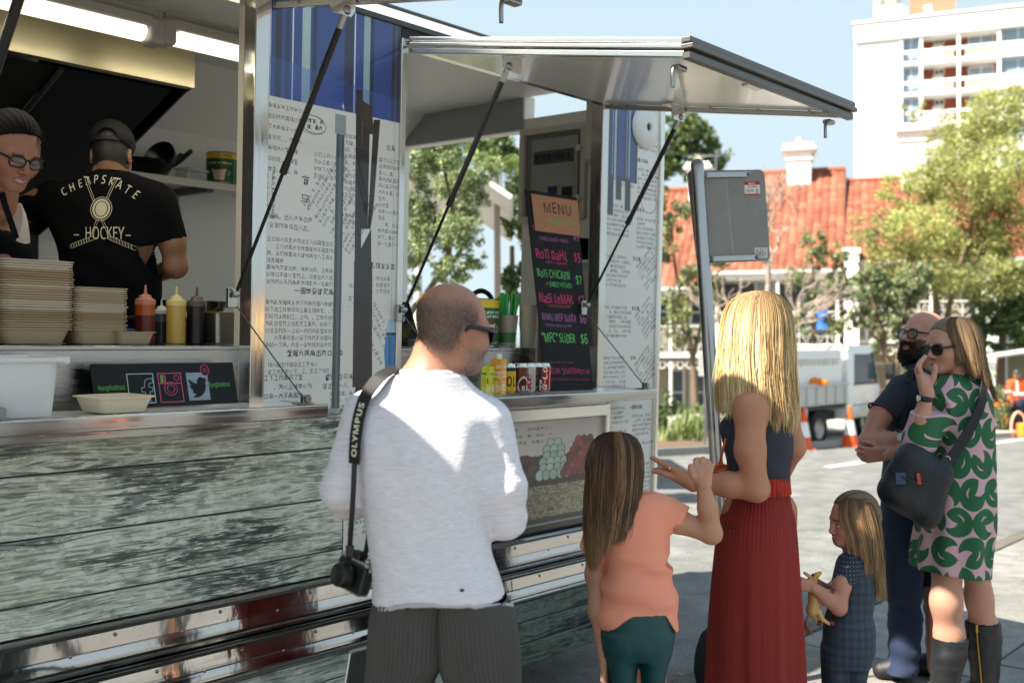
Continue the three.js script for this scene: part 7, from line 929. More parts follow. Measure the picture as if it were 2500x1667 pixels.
 c.fillStyle='#d6d0b4';c.save();c.translate(X(284),Y(592));c.scale(0.62,1);c.font='178px sans-serif';c.textAlign='center';c.fillText('HOCKEY',0,0);c.restore();c.fillRect(X(210),Y(580),60,11);c.fillRect(X(334),Y(581),46,11);
 for (const [x0,y0,x1,y1]of [[205,608,255,590],[300,590,352,612]]){c.strokeStyle='#d6d0b4';c.lineWidth=44;ln(x0,y0,x1,y1);c.strokeStyle='#0a0b0e';c.lineWidth=36;ln(x0,y0,x1,y1);c.strokeStyle='#d6d0b4';c.lineWidth=7;for (let i=0;i<8;i++){const t=i /8,x=X(lerp(x0,x1,t)),y=Y(lerp(y0,y1,t));c.beginPath();c.moveTo(x - 4,y - 18);c.lineTo(x + 4,y + 18);c.stroke();}}});
 prt.wrapS=prt.wrapT=THREE.ClampToEdgeWrapping;{const q=shirt.attributes.position,n=shirt.attributes.normal,uv=new Float32Array(q.count*2);for (let i=0;i<q.count;i++){const u=(q.getX(i)- A.x)/(Bq.x - A.x),v=(q.getY(i)- Bq.y)/(A.y - Bq.y);const on=n.getZ(i)>-0.1;uv[2*i]=on?clamp(u,0.004,0.996):0.004;uv[2*i + 1]=on?clamp(v,0.004,0.996):0.004;}shirt.setAttribute('uv',new THREE.BufferAttribute(uv,2));}
 wear(g,'printed_tee',shirt,phys(0xffffff,0.9,{map:prt,specularIntensity:0.25}));
 // cap
 const A2=hd.at,cp=[ell(A2(0,0.058,-0.014),0.082,0.074,0.10,0.02,hd.q),ell(A2(0,0.04,-0.014),0.083,0.05,0.099,0.02,hd.q)],hole=ell(A2(0,0.022,-0.112),0.036,0.03,0.03,0.006,hd.q,true);cp.push(hole);const qi=hd.q.clone().invert();wear(g,'cap',skinOf(cp,0.0055,(d,x,y,w)=>{const l=V(x,y,w).sub(hd.at(0,0,0)).applyQuaternion(qi);return Math.max(d,0.012 - l.y);}),std(0x0c0d0f,0.8));wear(g,'cap_strap',ribbon([A2(-0.05,0.02,-0.092),A2(-0.02,0.014,-0.112),A2(0.02,0.014,-0.112),A2(0.05,0.02,-0.092)],0.016,0.004,()=>V(0.1,0.2,1)),std(0x17181b,0.7));wear(g,'cap_peak',(()=>{const b=RB(-0.06,0.06,-0.003,0.003,0,0.07,0.003);b.applyQuaternion(hd.q);const v=A2(0,0.03,0.07);return moved(b,v.x,v.y,v.z);})(),std(0x0c0d0f,0.8));wear(g,'neck_chain',tube([p(238,414,-0.02),p(262,412,-0.075),p(290,414,-0.07),p(312,420,-0.01)],0.0025,20,6),std(0xa8803a,0.4,0.6));
 const tr=phys(0x0b0d12,0.9,{specularIntensity:0.3});wear(g,'trousers',cylUV(skinOf([stack(ringsPx(z,[[770,172,386,0.13],[860,168,392,0.14],[960,170,392,0.13]]),0.03),stack(ringsPx(z,[[900,170,278,0.12],[1150,180,270,0.09]]),0.02),stack(ringsPx(z,[[900,282,392,0.12],[1150,290,380,0.09]]),0.02)],0.016,folds(0.008,9,9,9)),base.x,base.z),tr);wear(g,'apron_tie',tube([p(175,770,-0.135),p(270,778,-0.14),p(385,768,-0.12)],0.008,16,6),std(0x15181f,0.8));
}
{// 8. smiling woman at the left edge, leaning over the counter
 const z=3.5,k=z /FPX,p=(px,py,dz=0)=>P(px,py,z + dz),base=V(p(0,900).x,0.46,-z - 0.45);
 const g=person('person in glasses, white singlet and black apron looking down at the left edge',base),sk=[0.36,0.165,0.11];
 const hd=makeHead(p(27,366),V(0.76,-0.46,0.48),1.0,{skin:sk,neck:p(0,480,0.10),neckR:0.052,h:0.0034,lids:true,lip:[0.38,0.11,0.1],tint:(c,l)=>{const m=Math.abs(l.x);const yc=-0.0725 + 10*m*m;if (l.z>0.06&&m<0.026&&Math.abs(l.y - yc)<0.0075*(1 - 700*m*m))c=m<0.019&&Math.abs(l.y - yc)<0.0042*(1 - 1500*m*m)?[0.5,0.46,0.41]:[0.3,0.1,0.09];if (l.y>0.08)c=[0.012,0.01,0.009];return c;}});
 const bodyP=[cap(p(8,440,0.08),p(-5,500,0.12),0.05,0.058),ell(p(-28,570,0.2),0.085,0.14,0.085,0.04),ell(p(-22,720,0.35),0.09,0.17,0.09,0.04),cap(p(10,525,0.26),p(14,600,0.30),0.034,0.034),cap(p(14,600,0.30),p(-10,690,0.1),0.033,0.028),cap(p(-100,510,0.12),p(-110,640,0.1),0.045,0.038),cap(p(-110,640,0.1),p(-40,690,-0.02),0.036,0.028),cap(p(-60,880,0.45),p(-60,1100,0.5),0.08,0.06),cap(p(20,880,0.45),p(20,1100,0.5),0.08,0.06)];
 bodyMesh(g,[hd.g,flat(skinOf(bodyP,0.011),sk),flat(skinOf(handPrims(p(-10,690,0.1),V(-0.4,-0.4,0.6),V(0.4,0.5,0),V(0,-0.6,-0.6),0.92),0.005),sk),flat(skinOf(handPrims(p(-40,690,-0.02),V(0.4,-0.3,0.5),V(-0.4,0.5,0),V(0,-0.6,-0.6),0.92),0.005),sk)]);
 shades(g,hd,{hgt:0.0175,r:0.0028,arm:1.5});
 const A=hd.at,hm=phys(0x060505,0.8,{specularIntensity:0.4}),qi=hd.q.clone().invert();const hp3=[ell(A(0,0.044,-0.016),0.0825,0.0885,0.1015,0.02,hd.q),ell(A(0,0.02,-0.05),0.084,0.075,0.08,0.02,hd.q),ell(A(0,0.03,-0.135),0.05,0.05,0.05,0.02,hd.q)];wear(g,'hair',skinOf(hp3,0.006,(d,x,y,w)=>{const l=V(x,y,w).sub(hd.at(0,0,0)).applyQuaternion(qi);const e=Math.max(d,(l.z - (0.028 + 1.5*Math.max(0,l.y - 0.050)))*0.6);return e - 0.0011*Math.sin(Math.atan2(l.x,l.y)*44 + 3*noise3(l.x*40,l.y*40,l.z*12))*(d<0.03?1:0);}),hm);
 const st=[];for (let i=0;i<7;i++){const x=0.02 + i*0.006;st.push(taperTube([A(x,0.098,0.04),A(x + 0.012,0.05,0.088),A(x + 0.02 + i*0.002,0.0,0.085),A(x + 0.018,-0.03,0.075)],[0.0012,0.0012,0.001,0.0004],12,4));}wear(g,'loose_strands',merge(st),hm);
 wear(g,'singlet',cylUV(skinOf([stack(ringsPx(z,[[492,-70,40,0.1,0.16],[530,-100,50,0.14,0.19],[600,-100,56,0.15,0.25],[700,-98,56,0.15,0.35],[800,-98,56,0.15,0.42]]),0.03)],0.009,(d,x,y,w)=>{const nk=Math.hypot((x - p(-8,480,0.1).x)/0.05,(y - p(0,500,0.1).y)/0.105)- 1;return d>0.06?d:Math.max(d - 0.004*(fbm3(x*10,y*10,w*10)- 0.5),w>-z - 0.2?-nk*0.05:-1);}),base.x,base.z),knit(0xcfc6c0));
 const ap=phys(0x0e1116,0.9,{specularIntensity:0.3});wear(g,'apron',cylUV(skinOf([stack(ringsPx(z,[[572,-80,46,0.16,0.22],[600,-100,58,0.165,0.25],[700,-102,60,0.17,0.35],[900,-104,62,0.17,0.45]]),0.02)],0.01,folds(0.005,8,10,8)),base.x,base.z),ap);wear(g,'apron_strap',ribbon([p(2,470,0.03),p(14,510,0.04),p(28,550,0.045),p(38,582,0.05)],0.02,0.004,()=>V(0.4,0.2,1)),ap);
}
{// roadworkers across the road
 const worker=(label,base,H,bent)=>{const g=person(label,base),s=H /1.75,q=(x,y,z2)=>V(base.x + x*s,base.y + y*s,base.z + z2*s),sk=[0.36,0.18,0.12];const or=std(0xd94a12,0.7),st=std(0xd9d9da,0.4),nv=std(0x1a2233,0.8);
 if (!bent){const hd=makeHead(q(-0.1,1.52,0.12),V(-0.4,-0.6,0.6),s*0.95,{skin:sk,neck:q(0,1.36,0),h:0.011,tint:(c,l)=>l.y>0.05?[0.03,0.03,0.035]:c});bodyMesh(g,[hd.g,flat(skinOf([ell(q(0,1.15,0),0.14,0.2,0.1,0.04),cap(q(-0.24,0.86,0.15),q(-0.26,0.76,0.2),0.045,0.04),cap(q(0.2,0.9,0.1),q(0.2,0.8,0.18),0.045,0.04),cap(q(-0.1,0.8,0),q(-0.12,0.05,0),0.06,0.05),cap(q(0.1,0.8,0),q(0.14,0.05,0),0.06,0.05)],0.02),sk)]);
 wear(g,'hi_vis_jacket',cylUV(skinOf([stack([[q(0,0.78,0).y,base.x,base.z,0.2*s,0.14*s],[q(0,1.1,0).y,base.x,base.z,0.22*s,0.14*s],[q(0,1.32,0).y,base.x - 0.02,base.z + 0.02,0.2*s,0.12*s],[q(0,1.4,0).y,base.x - 0.03,base.z + 0.04,0.1*s,0.08*s]],0.06),cap(q(-0.2,1.3,0.02),q(-0.27,1.06,0.05),0.085*s,0.075*s,0.05),cap(q(-0.27,1.06,0.05),q(-0.24,0.88,0.14),0.072*s,0.062*s,0.03),cap(q(0.19,1.3,0.02),q(0.25,1.06,0.05),0.085*s,0.075*s,0.05),cap(q(0.25,1.06,0.05),q(0.21,0.92,0.14),0.072*s,0.062*s,0.03)],0.018,folds(0.012,7,9,7)),base.x,base.z),or);
 const band=(y,r)=>{const t=new THREE.TorusGeometry(r,0.03,6,30);t.scale(1,0.66,1.6);t.rotateX(Math.PI /2);return moved(t,...q(0,y,0).toArray());};wear(g,'reflective_band',band(1.02,0.225*s),st);wear(g,'reflective_band',rod(q(-0.09,1.36,0.11),q(-0.09,1.04,0.155),0.025*s),st);wear(g,'reflective_band',(()=>{const t=new THREE.TorusGeometry(0.085*s,0.022,6,20);t.rotateX(Math.PI /2 - 0.2);return moved(t,...q(-0.265,1.07,0.05).toArray());})(),st);
 wear(g,'trousers',skinOf([cap(q(0,0.82,0),q(0,0.78,0),0.18*s,0.18*s,0.06),cap(q(-0.1,0.75,0),q(-0.13,0.06,0),0.1*s,0.075*s,0.05),cap(q(0.1,0.75,0),q(0.15,0.06,0),0.1*s,0.075*s,0.05)],0.02),nv);for (const x of [-0.13,0.15])wear(g,'boot',skinOf([cap(q(x,0.05,0),q(x - 0.06,0.04,0.13),0.06*s,0.05*s)],0.018),M.dark);
 }else {const hd=makeHead(q(0.34,0.72,0.05),V(0.6,-0.7,0.4),s*0.95,{skin:sk,neck:q(0.2,0.75,0),h:0.011,tint:(c,l)=>l.y>0.05?[0.03,0.03,0.035]:c});bodyMesh(g,[hd.g,flat(skinOf([ell(q(0,0.7,0),0.16,0.12,0.12,0.04),cap(q(0.2,0.5,0.1),q(0.24,0.12,0.12),0.05,0.04),cap(q(-0.2,0.5,0),q(-0.2,0.05,0),0.06,0.05)],0.02),sk)]);
 wear(g,'hi_vis_jacket',skinOf([cap(q(-0.2,0.72,0),q(0.16,0.76,0),0.19*s,0.17*s,0.05),cap(q(0.16,0.72,0.1),q(0.22,0.4,0.12),0.1*s,0.075*s,0.05),cap(q(0.22,0.4,0.12),q(0.22,0.2,0.12),0.075*s,0.06*s,0.05)],0.018,folds(0.012,7,7,7)),std(0xf07a14,0.7));wear(g,'trousers',skinOf([cap(q(-0.25,0.6,0),q(-0.02,0.36,0.12),0.14*s,0.1*s,0.05),cap(q(-0.02,0.36,0.12),q(-0.18,0.06,0.05),0.095*s,0.07*s,0.04)],0.018),std(0x4a4672,0.8));wear(g,'knee_pad',skinOf([ell(q(-0.06,0.24,0.16),0.07,0.07,0.05)],0.015),st);wear(g,'boot',skinOf([cap(q(-0.18,0.05,0.05),q(-0.04,0.04,0.1),0.06,0.05)],0.018),M.dark);}
 return g;};
 worker('person in orange red high visibility jacket standing at the right edge',groundAt(2488,1062),1.78,false);worker('person in orange jacket and purple trousers crouching behind the patterned dress',groundAt(2434,1058),1.7,true);
}
// ---------------------------------------------------------------- beyond the road
{// far verge: kerb and planted bed
 const a=groundAt(1400,1126),b=groundAt(1760,1106),c=groundAt(2700,1056),out=V(0.3,0,-1);
 const bed=(p,q,w,h,name,label,m)=>{const d=q.clone().sub(p).normalize(),n=V(d.z,0,-d.x);if (n.z>0)n.multiplyScalar(-1);const A=p.clone(),Bq=q.clone(),C=q.clone().addScaledVector(n,w),D=p.clone().addScaledVector(n,w);const top=(v)=>v.clone().setY(v.y + h);return tag(part(name,[quad(A,Bq,top(Bq),top(A)),quad(top(A),top(Bq),top(C),top(D))],m,scene),label,null,null,'structure');};
 bed(a,b,0.18,0.15,'far_kerb','dark stone kerb on the far side of the road',std(0x8d8a84,0.9));bed(b,c,0.18,0.13,'far_kerb_right','pale kerb on the far side of the road behind the tip truck',std(0xa09b92,0.9));
 const n=V(0.3,0,-0.954);const soil=std(0x5c4736,0.95,0,{bumpMap:rep(TX.fine,1,1),bumpScale:0.03});
 bed(a.clone().addScaledVector(n,0.18).setY(a.y + 0.1),b.clone().addScaledVector(n,0.18).setY(b.y + 0.1),7,0.06,'garden_bed','brown bark garden bed across the road',soil);
 bed(b.clone().addScaledVector(n,0.18).setY(b.y + 0.06),c.clone().addScaledVector(n,0.18).setY(c.y + 0.06),9,0.06,'far_footpath','pale far footpath in front of the terraces',std(0x9d978b,0.9,0,{bumpMap:TX.fine,bumpScale:0.01}));
}
// ---- plants
function leafGeo(w,l){const g=new THREE.BufferGeometry();g.setAttribute('position',new THREE.BufferAttribute(new Float32Array([0,0,0,w,l*0.5,w*0.3,0,l,0,0,0,0,0,l,0,-w,l*0.5,w*0.3]),3));g.computeVertexNormals();return g;}
const leafMat=new THREE.MeshPhysicalMaterial({color:0xffffff,roughness:0.75,side:THREE.DoubleSide,transmission:0.35,thickness:0});
function crown(parent,clumps,n,w,l,cols,kindName='crown'){// clumps: [x, y, z, rx, ry, rz]
 const im=new THREE.InstancedMesh(leafGeo(w,l),leafMat,n),m=new THREE.Matrix4(),q=new THREE.Quaternion(),e=new THREE.Euler(),c=new THREE.Color();
 const vol=clumps.map((k)=>k[3]*k[4]*(k[5]??k[3])),tot=vol.reduce((a,b)=>a + b);let i=0;
 clumps.forEach((k,j)=>{
 const cnt=j===clumps.length - 1?n - i:Math.floor(n*vol[j]/tot),tone=rr(0.8,1.15);
 const twigs=[];for (let t=0;t<Math.max(5,cnt /38);t++){let x,y,z,d;do {x=rr(-1,1);y=rr(-1,1);z=rr(-1,1);d=Math.hypot(x,y,z);}while (d>1||d<0.25);twigs.push([x,y,z]);}
 for (let s=0;s<cnt&&i<n;s++,i++){
 const t=twigs[Math.floor(rnd()*twigs.length)],sp=0.16;
 const x=k[0]+ (t[0]+ gauss()*sp)*k[3],y=k[1]+ (t[1]+ gauss()*sp)*k[4],z=k[2]+ (t[2]+ gauss()*sp)*(k[5]??k[3]);
 e.set(rr(-1.4,1.4),rr(0,6.283),rr(-1.4,1.4));q.setFromEuler(e);const sc=rr(0.6,1.25);m.compose(V(x,y,z),q,V(sc,sc,sc));im.setMatrixAt(i,m);
 const a=cols[Math.floor(rnd()*cols.length)],v=tone*rr(0.75,1.25);c.setRGB(a[0]*v,a[1]*v,a[2]*v);im.setColorAt(i,c);
 }
 });
 im.name=kindName;im.castShadow=im.receiveShadow=true;im.userData.kind='stuff';parent.add(im);return im;
}
const barkM=std(0x6d5a48,0.9,0,{bumpMap:rep(TX.fine,2,2),bumpScale:0.01}),barkPale=std(0xa8978a,0.85,0,{bumpMap:rep(TX.fine,2,2),bumpScale:0.01});
function limbs(parent,base,list,m){// each limb: [[x, y, z, r], ...] as offsets
 for (const [k,l]of list.entries())part(k?'limb':'trunk',taperTube(l.map((p)=>V(p[0],p[1],p[2])),l.map((p)=>p[3]),18,7),m,parent);
}
// points given by picture place and distance become offsets from the base of the plant
const rel=(base,px,py,z,dz=0)=>{const p=P(px,py,z + dz);return [p.x - base.x,p.y - base.y,p.z - base.z];};
function tree(name,label,cat,basePx,z,trunks,clumpPx,n,w,l,cols,m=barkM){
 const base=P(basePx,845,z);base.y=roadY(z);const t=thing(name,label,cat,base),s=z /FPX;
 limbs(t,base,trunks.map((tr)=>tr.map(([px,py,r,dz])=>[...rel(base,px,py,z,dz??0),r*s])),m);
 if (n)crown(t,clumpPx.map(([px,py,rx,ry,dz,rz])=>[...rel(base,px,py,z,dz??0),rx*s,ry*s,(rz??rx)*s]),n,w,l,cols);
 return t;
}
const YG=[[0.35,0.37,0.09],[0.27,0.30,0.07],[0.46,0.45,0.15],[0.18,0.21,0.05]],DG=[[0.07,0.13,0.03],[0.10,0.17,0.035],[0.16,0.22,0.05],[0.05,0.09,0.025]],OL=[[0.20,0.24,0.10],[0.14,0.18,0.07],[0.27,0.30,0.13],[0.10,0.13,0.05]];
tree('street_tree','large yellow green tree in front of the terraces at the right','tree',2290,29,
 [[[2300,1060,15],[2292,900,11],[2288,770,9],[2284,690,8],[2260,600,6],[2240,500,4]],[[2292,900,9],[2330,700,7],[2370,560,5],[2390,440,3]],[[2284,690,6],[2200,600,4],[2130,560,3]],[[2330,700,5],[2430,560,4],[2490,460,3]]],
 [[2440,290,90,75],[2360,350,95,80,1],[2270,430,70,60],[2460,420,90,80,-1],[2360,470,100,70],[2200,470,60,50],[2250,560,90,65,-1],[2140,560,65,50],[2350,600,110,60,1],[2450,560,90,70],[2180,640,90,45],[2300,680,100,45,-1],[2420,680,100,60],[2230,275,34,28],[2480,240,40,40]],62000,0.025,0.085,YG);
tree('street_tree','second street tree with bare forked trunk behind the navy polo shirt','tree',2180,27,[[[2190,1060,12],[2178,960,10],[2160,850,8],[2140,760,7],[2120,690,5],[2095,640,4]],[[2178,960,7],[2205,800,5],[2222,700,4],[2235,640,3]],[[2160,850,5],[2105,780,3],[2080,730,3]]],
 [[2130,700,50,40],[2200,720,50,45],[2110,780,36,36],[2180,800,40,40],[2240,680,45,40],[2130,860,30,22]],5200,0.04,0.13,OL);
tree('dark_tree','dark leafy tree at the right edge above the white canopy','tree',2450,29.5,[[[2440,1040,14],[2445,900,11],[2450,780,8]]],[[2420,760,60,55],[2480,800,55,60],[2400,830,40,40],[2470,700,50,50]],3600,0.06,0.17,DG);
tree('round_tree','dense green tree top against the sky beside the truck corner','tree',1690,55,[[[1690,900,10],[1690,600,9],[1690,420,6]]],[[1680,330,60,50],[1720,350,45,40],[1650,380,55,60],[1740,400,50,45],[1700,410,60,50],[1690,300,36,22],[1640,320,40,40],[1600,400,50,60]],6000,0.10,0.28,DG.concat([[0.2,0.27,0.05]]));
tree('olive_shrub_tree','grey green scrubby tree beside the truck corner and street sign','tree',1690,25,[[[1700,1010,9],[1692,880,7],[1672,760,5],[1650,660,4],[1640,560,3]],[[1692,880,6],[1720,760,4],[1740,680,3],[1790,640,2]],[[1672,760,4],[1620,720,3],[1590,690,2]]],
 [[1640,520,45,55],[1620,600,40,50],[1690,690,60,40],[1640,760,50,40],[1740,720,40,40],[1660,820,45,30],[1740,640,36,26],[1610,470,36,30]],5200,0.035,0.11,OL.concat([[0.34,0.34,0.12]]));
tree('street_tree','slender grey green tree between the sign pole and the tip truck','tree',1985,28,[[[1985,1060,9],[1982,900,7],[1990,760,6],[1984,640,4]],[[1990,760,4],[2030,680,3],[2050,620,2]]],[[1985,600,34,45],[2030,640,42,40],[1950,680,36,36],[2010,720,46,40],[2050,700,36,40],[1970,780,34,34],[2040,790,36,34]],5200,0.032,0.10,OL.concat([[0.34,0.34,0.12]]));
{// bare pale tree
 const z=24,base=P(1850,845,z);base.y=roadY(z);const t=thing('bare_tree','leafless pale forked tree behind the person in the red skirt','tree',base),s=z /FPX,q=(px,py,dz)=>V(...rel(base,px,py,z,dz??0));
 part('trunk',taperTube([q(1850,1080),q(1855,950),q(1850,860),q(1870,760)],[14*s,11*s,9*s,7*s],16,8),barkPale,t);
 const grow=(p,d,r,n)=>{if (n<0)return;const len=rr(0.42,0.66)*(0.6 + n*0.16),e=p.clone().addScaledVector(d,len),mid=p.clone().lerp(e,0.5).add(V(gauss(),gauss(),gauss()).multiplyScalar(0.05));part(n===0?'twig':'branch',taperTube([p,mid,e],[r,r*0.85,r*0.72],6,6),barkPale,t);for (let i=0;i<(n>2?3:2);i++){const nd=d.clone().add(V(gauss()*0.75,rr(-0.1,0.55),gauss()*0.75)).normalize();grow(e,nd,r*0.68,n - 1);}};
 grow(q(1870,760),V(0.1,1,0).normalize(),8*s,5);grow(q(1852,870),V(0.7,0.7,0.2).normalize(),6*s,4);grow(q(1852,880),V(-0.7,0.75,0).normalize(),6*s,4);grow(q(1870,800),V(0.85,0.35,0.3).normalize(),5*s,3);
}
// trees and wall seen through the truck
tree('pale_tree','pale leafy tree with leaning trunk seen through the drinks window','tree',1000,11.5,[[[960,1000,10],[1000,770,9],[1060,690,8],[1095,620,7],[1105,520,6],[1085,420,4]],[[1060,690,6],[1130,600,5],[1150,500,3]],[[1095,620,5],[1060,520,4],[1020,430,3]]],
 [[1010,400,55,55],[1090,370,60,50],[1020,500,45,50],[1110,450,55,50,0.6],[1070,560,60,50],[1010,620,50,40],[1130,570,50,45,-0.4],[1100,660,55,35],[980,700,40,40],[1150,640,36,30],[1160,480,40,45],[1010,560,40,45,0.5],[1190,420,40,35,0.4],[1060,330,60,30],[1120,540,50,50,0.7]],30000,0.012,0.04,[[0.26,0.33,0.12],[0.36,0.42,0.18],[0.19,0.26,0.08],[0.46,0.5,0.28],[0.11,0.16,0.05]]);
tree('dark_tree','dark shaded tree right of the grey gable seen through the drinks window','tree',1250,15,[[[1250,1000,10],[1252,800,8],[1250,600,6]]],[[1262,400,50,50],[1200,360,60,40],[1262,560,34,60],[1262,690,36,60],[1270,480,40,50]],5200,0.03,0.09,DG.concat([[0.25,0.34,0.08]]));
{// palm fronds behind
 const base=P(1215,845,14);base.y=roadY(14);const t=thing('palm','palm with arching fronds behind the grey gable','palm',base);const q=(px,py)=>V(...rel(base,px,py,14));
 part('trunk',taperTube([V(0,0,0),q(1215,700),q(1212,420)],[0.05,0.045,0.04],10,8),barkPale,t);const fm=std(0x56682c,0.7);
 for (let i=0;i<11;i++){const a=i*2.4,c=q(1212,415),L=rr(0.6,0.9),pts=[];for (let k=0;k<=6;k++){const s=k /6;pts.push(V(c.x + Math.cos(a)*L*s,c.y + 0.32*Math.sin(s*2.4)- 0.62*s*s,c.z + Math.sin(a)*L*s));}const gs=[tube(pts,0.008,8,4)];for (let k=1;k<20;k++){const cv=new THREE.CatmullRomCurve3(pts),p=cv.getPoint(k /26),d=cv.getTangent(k /26),sd=V(-d.z,0,d.x).normalize();for (const s of [-1,1]){const g=leafGeo(0.008,0.22);const dir=sd.clone().multiplyScalar(s).add(V(0,-0.55,0)).addScaledVector(d,0.5).normalize();g.applyQuaternion(new THREE.Quaternion().setFromUnitVectors(V(0,1,0),dir));gs.push(moved(g,p.x,p.y,p.z));}}part('frond',gs,fm,t);}
}
{// grey gable
 const z=12.8,base=P(1120,845,z);base.y=roadY(z);const t=thing('gabled_house','plain grey rendered house gable seen through the drinks window','house',base);const q=(px,py,dz=0)=>V(...rel(base,px,py,z,dz));
 const wm=std(0x98948a,0.85,0,{bumpMap:rep(TX.blotch,0.5,0.5),bumpScale:0.01});const s=new THREE.Shape([[-260,-260],[115,-260],[115,368],[38,425],[-260,425]].map(([x,y])=>new THREE.Vector2(x*z /FPX,(y<0?base.y*0:y)*z /FPX)));
 const g=new THREE.ExtrudeGeometry(s,{depth:5,bevelEnabled:false});g.translate(0,0,-5);part('wall',g,wm,t);
 const c0=q(1150,428),c1=q(1246,492);part('coping',(()=>{const d=c1.clone().sub(c0),L=d.length(),b=RB(0,L,0,0.07,-5,0.1,0.01);b.rotateZ(Math.atan2(d.y,d.x));return moved(b,c0.x,c0.y,c0.z);})(),std(0xd2d0ca,0.7),t);part('coping',RB(-1.5,c0.x,c0.y - 0.02,c0.y + 0.05,-5,0.1,0.01),std(0xd2d0ca,0.7),t);
 part('downpipe',rod(q(1020,480,-0.1),q(1020,840,-0.1),0.05),M.whitePaint,t);
}
// ---- terraces
const HZ=36,HA=-18*Math.PI /180,HO=(()=>{const p=P(1560,845,HZ);p.y=roadY(HZ)- 0.3;return p;})(),HQ=new THREE.Quaternion().setFromAxisAngle(V(0,1,0),HA),HQi=HQ.clone().invert();
const hp=(px,py,d=0)=>{const o=V(0,EYE,0).sub(HO).applyQuaternion(HQi),r=ray(px,py).applyQuaternion(HQi),t=(d - o.z)/r.z;return [o.x + r.x*t,o.y + r.y*t];};
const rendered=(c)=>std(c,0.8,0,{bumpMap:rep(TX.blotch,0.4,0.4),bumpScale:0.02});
const tileM=[0x7a412a,0x824833,0x703a26,0x8c543e].map((c)=>std(c,0.8));
function tiledRoof(parent,x0,x1,ye,ze,yr,zr){// courses of half-round tiles from eave to ridge
 const n=Math.max(6,Math.round(Math.hypot(yr - ye,zr - ze)/0.34)),w=0.26,cols=Math.round((x1 - x0)/w),buckets=tileM.map(()=>[]);
 const sl=Math.atan2(yr - ye,ze - zr),len=Math.hypot(yr - ye,zr - ze)/n*1.18;
 const tileG=()=>{const g=new THREE.CylinderGeometry(w*0.52,w*0.55,len,6,1,true,-Math.PI /2,Math.PI);g.rotateX(-Math.PI /2);g.scale(1,0.42,1);return g;};
 for (let j=0;j<n;j++)for (let i=0;i<cols;i++){const t=(j + 0.5)/n,g=tileG();g.rotateX(sl);g.translate(x0 + (i + 0.5)*(x1 - x0)/cols,lerp(ye,yr,t)+ rr(-0.008,0.012),lerp(ze,zr,t));buckets[Math.floor(rnd()*4)].push(g);}
 buckets.forEach((b,k)=>{const m=part('roof_tiles',b,tileM[k],parent);m.userData.kind='stuff';});
 part('roof_deck',quad(V(x0,ye - 0.03,ze),V(x1,ye - 0.03,ze),V(x1,yr - 0.03,zr),V(x0,yr - 0.03,zr)),std(0x7a3020,0.9),parent);part('ridge',rod(V(x0,yr + 0.05,zr),V(x1,yr + 0.05,zr),0.12,0.12,8),tileM[1],parent);
}
function lace(parent,x0,x1,y0,y1,z){// cast-iron balustrade
 const gs=[],w=0.42,n=Math.max(1,Math.round((x1 - x0)/w)),s=(x1 - x0)/n,h=y1 - y0,m=std(0xbfbcb4,0.5);
 part('handrail',RB(x0,x1,y1 - 0.05,y1,z - 0.04,z + 0.04,0.01),m,parent);part('bottom_rail',RB(x0,x1,y0,y0 + 0.04,z - 0.03,z + 0.03,0.008),m,parent);
 for (let i=0;i<n;i++){const cx=x0 + (i + 0.5)*s;const ring=(x,y,r,t=0.018)=>moved(new THREE.TorusGeometry(r,t*0.75,5,14),x,y,z);gs.push(ring(cx,y0 + h*0.5,s*0.3),ring(cx,y0 + h*0.5,s*0.13),ring(cx,y0 + h*0.82,s*0.17),ring(cx,y0 + h*0.18,s*0.17),ring(cx - s*0.34,y0 + h*0.72,s*0.12),ring(cx + s*0.34,y0 + h*0.72,s*0.12),ring(cx - s*0.34,y0 + h*0.28,s*0.12),ring(cx + s*0.34,y0 + h*0.28,s*0.12),B(cx - s /2 - 0.015,cx - s /2 + 0.015,y0,y1,z - 0.012,z + 0.012));}
 const p=part('iron_lace',gs,m,parent);p.userData.kind='stuff';
}
function windowAt(parent,x0,x1,y0,y1,z,frameM=M.whitePaint,glass=0x2c343a){const f=part('window',[B(x0 - 0.08,x1 + 0.08,y0 - 0.08,y0,z,z + 0.07),B(x0 - 0.08,x1 + 0.08,y1,y1 + 0.08,z,z + 0.07),B(x0 - 0.08,x0,y0,y1,z,z + 0.07),B(x1,x1 + 0.08,y0,y1,z,z + 0.07),B(x0,x1,(y0 + y1)/2 - 0.025,(y0 + y1)/2 + 0.025,z,z + 0.06)],frameM,parent);part('pane',B(x0,x1,y0,y1,z + 0.005,z + 0.02),std(glass,0.12),f);return f;}
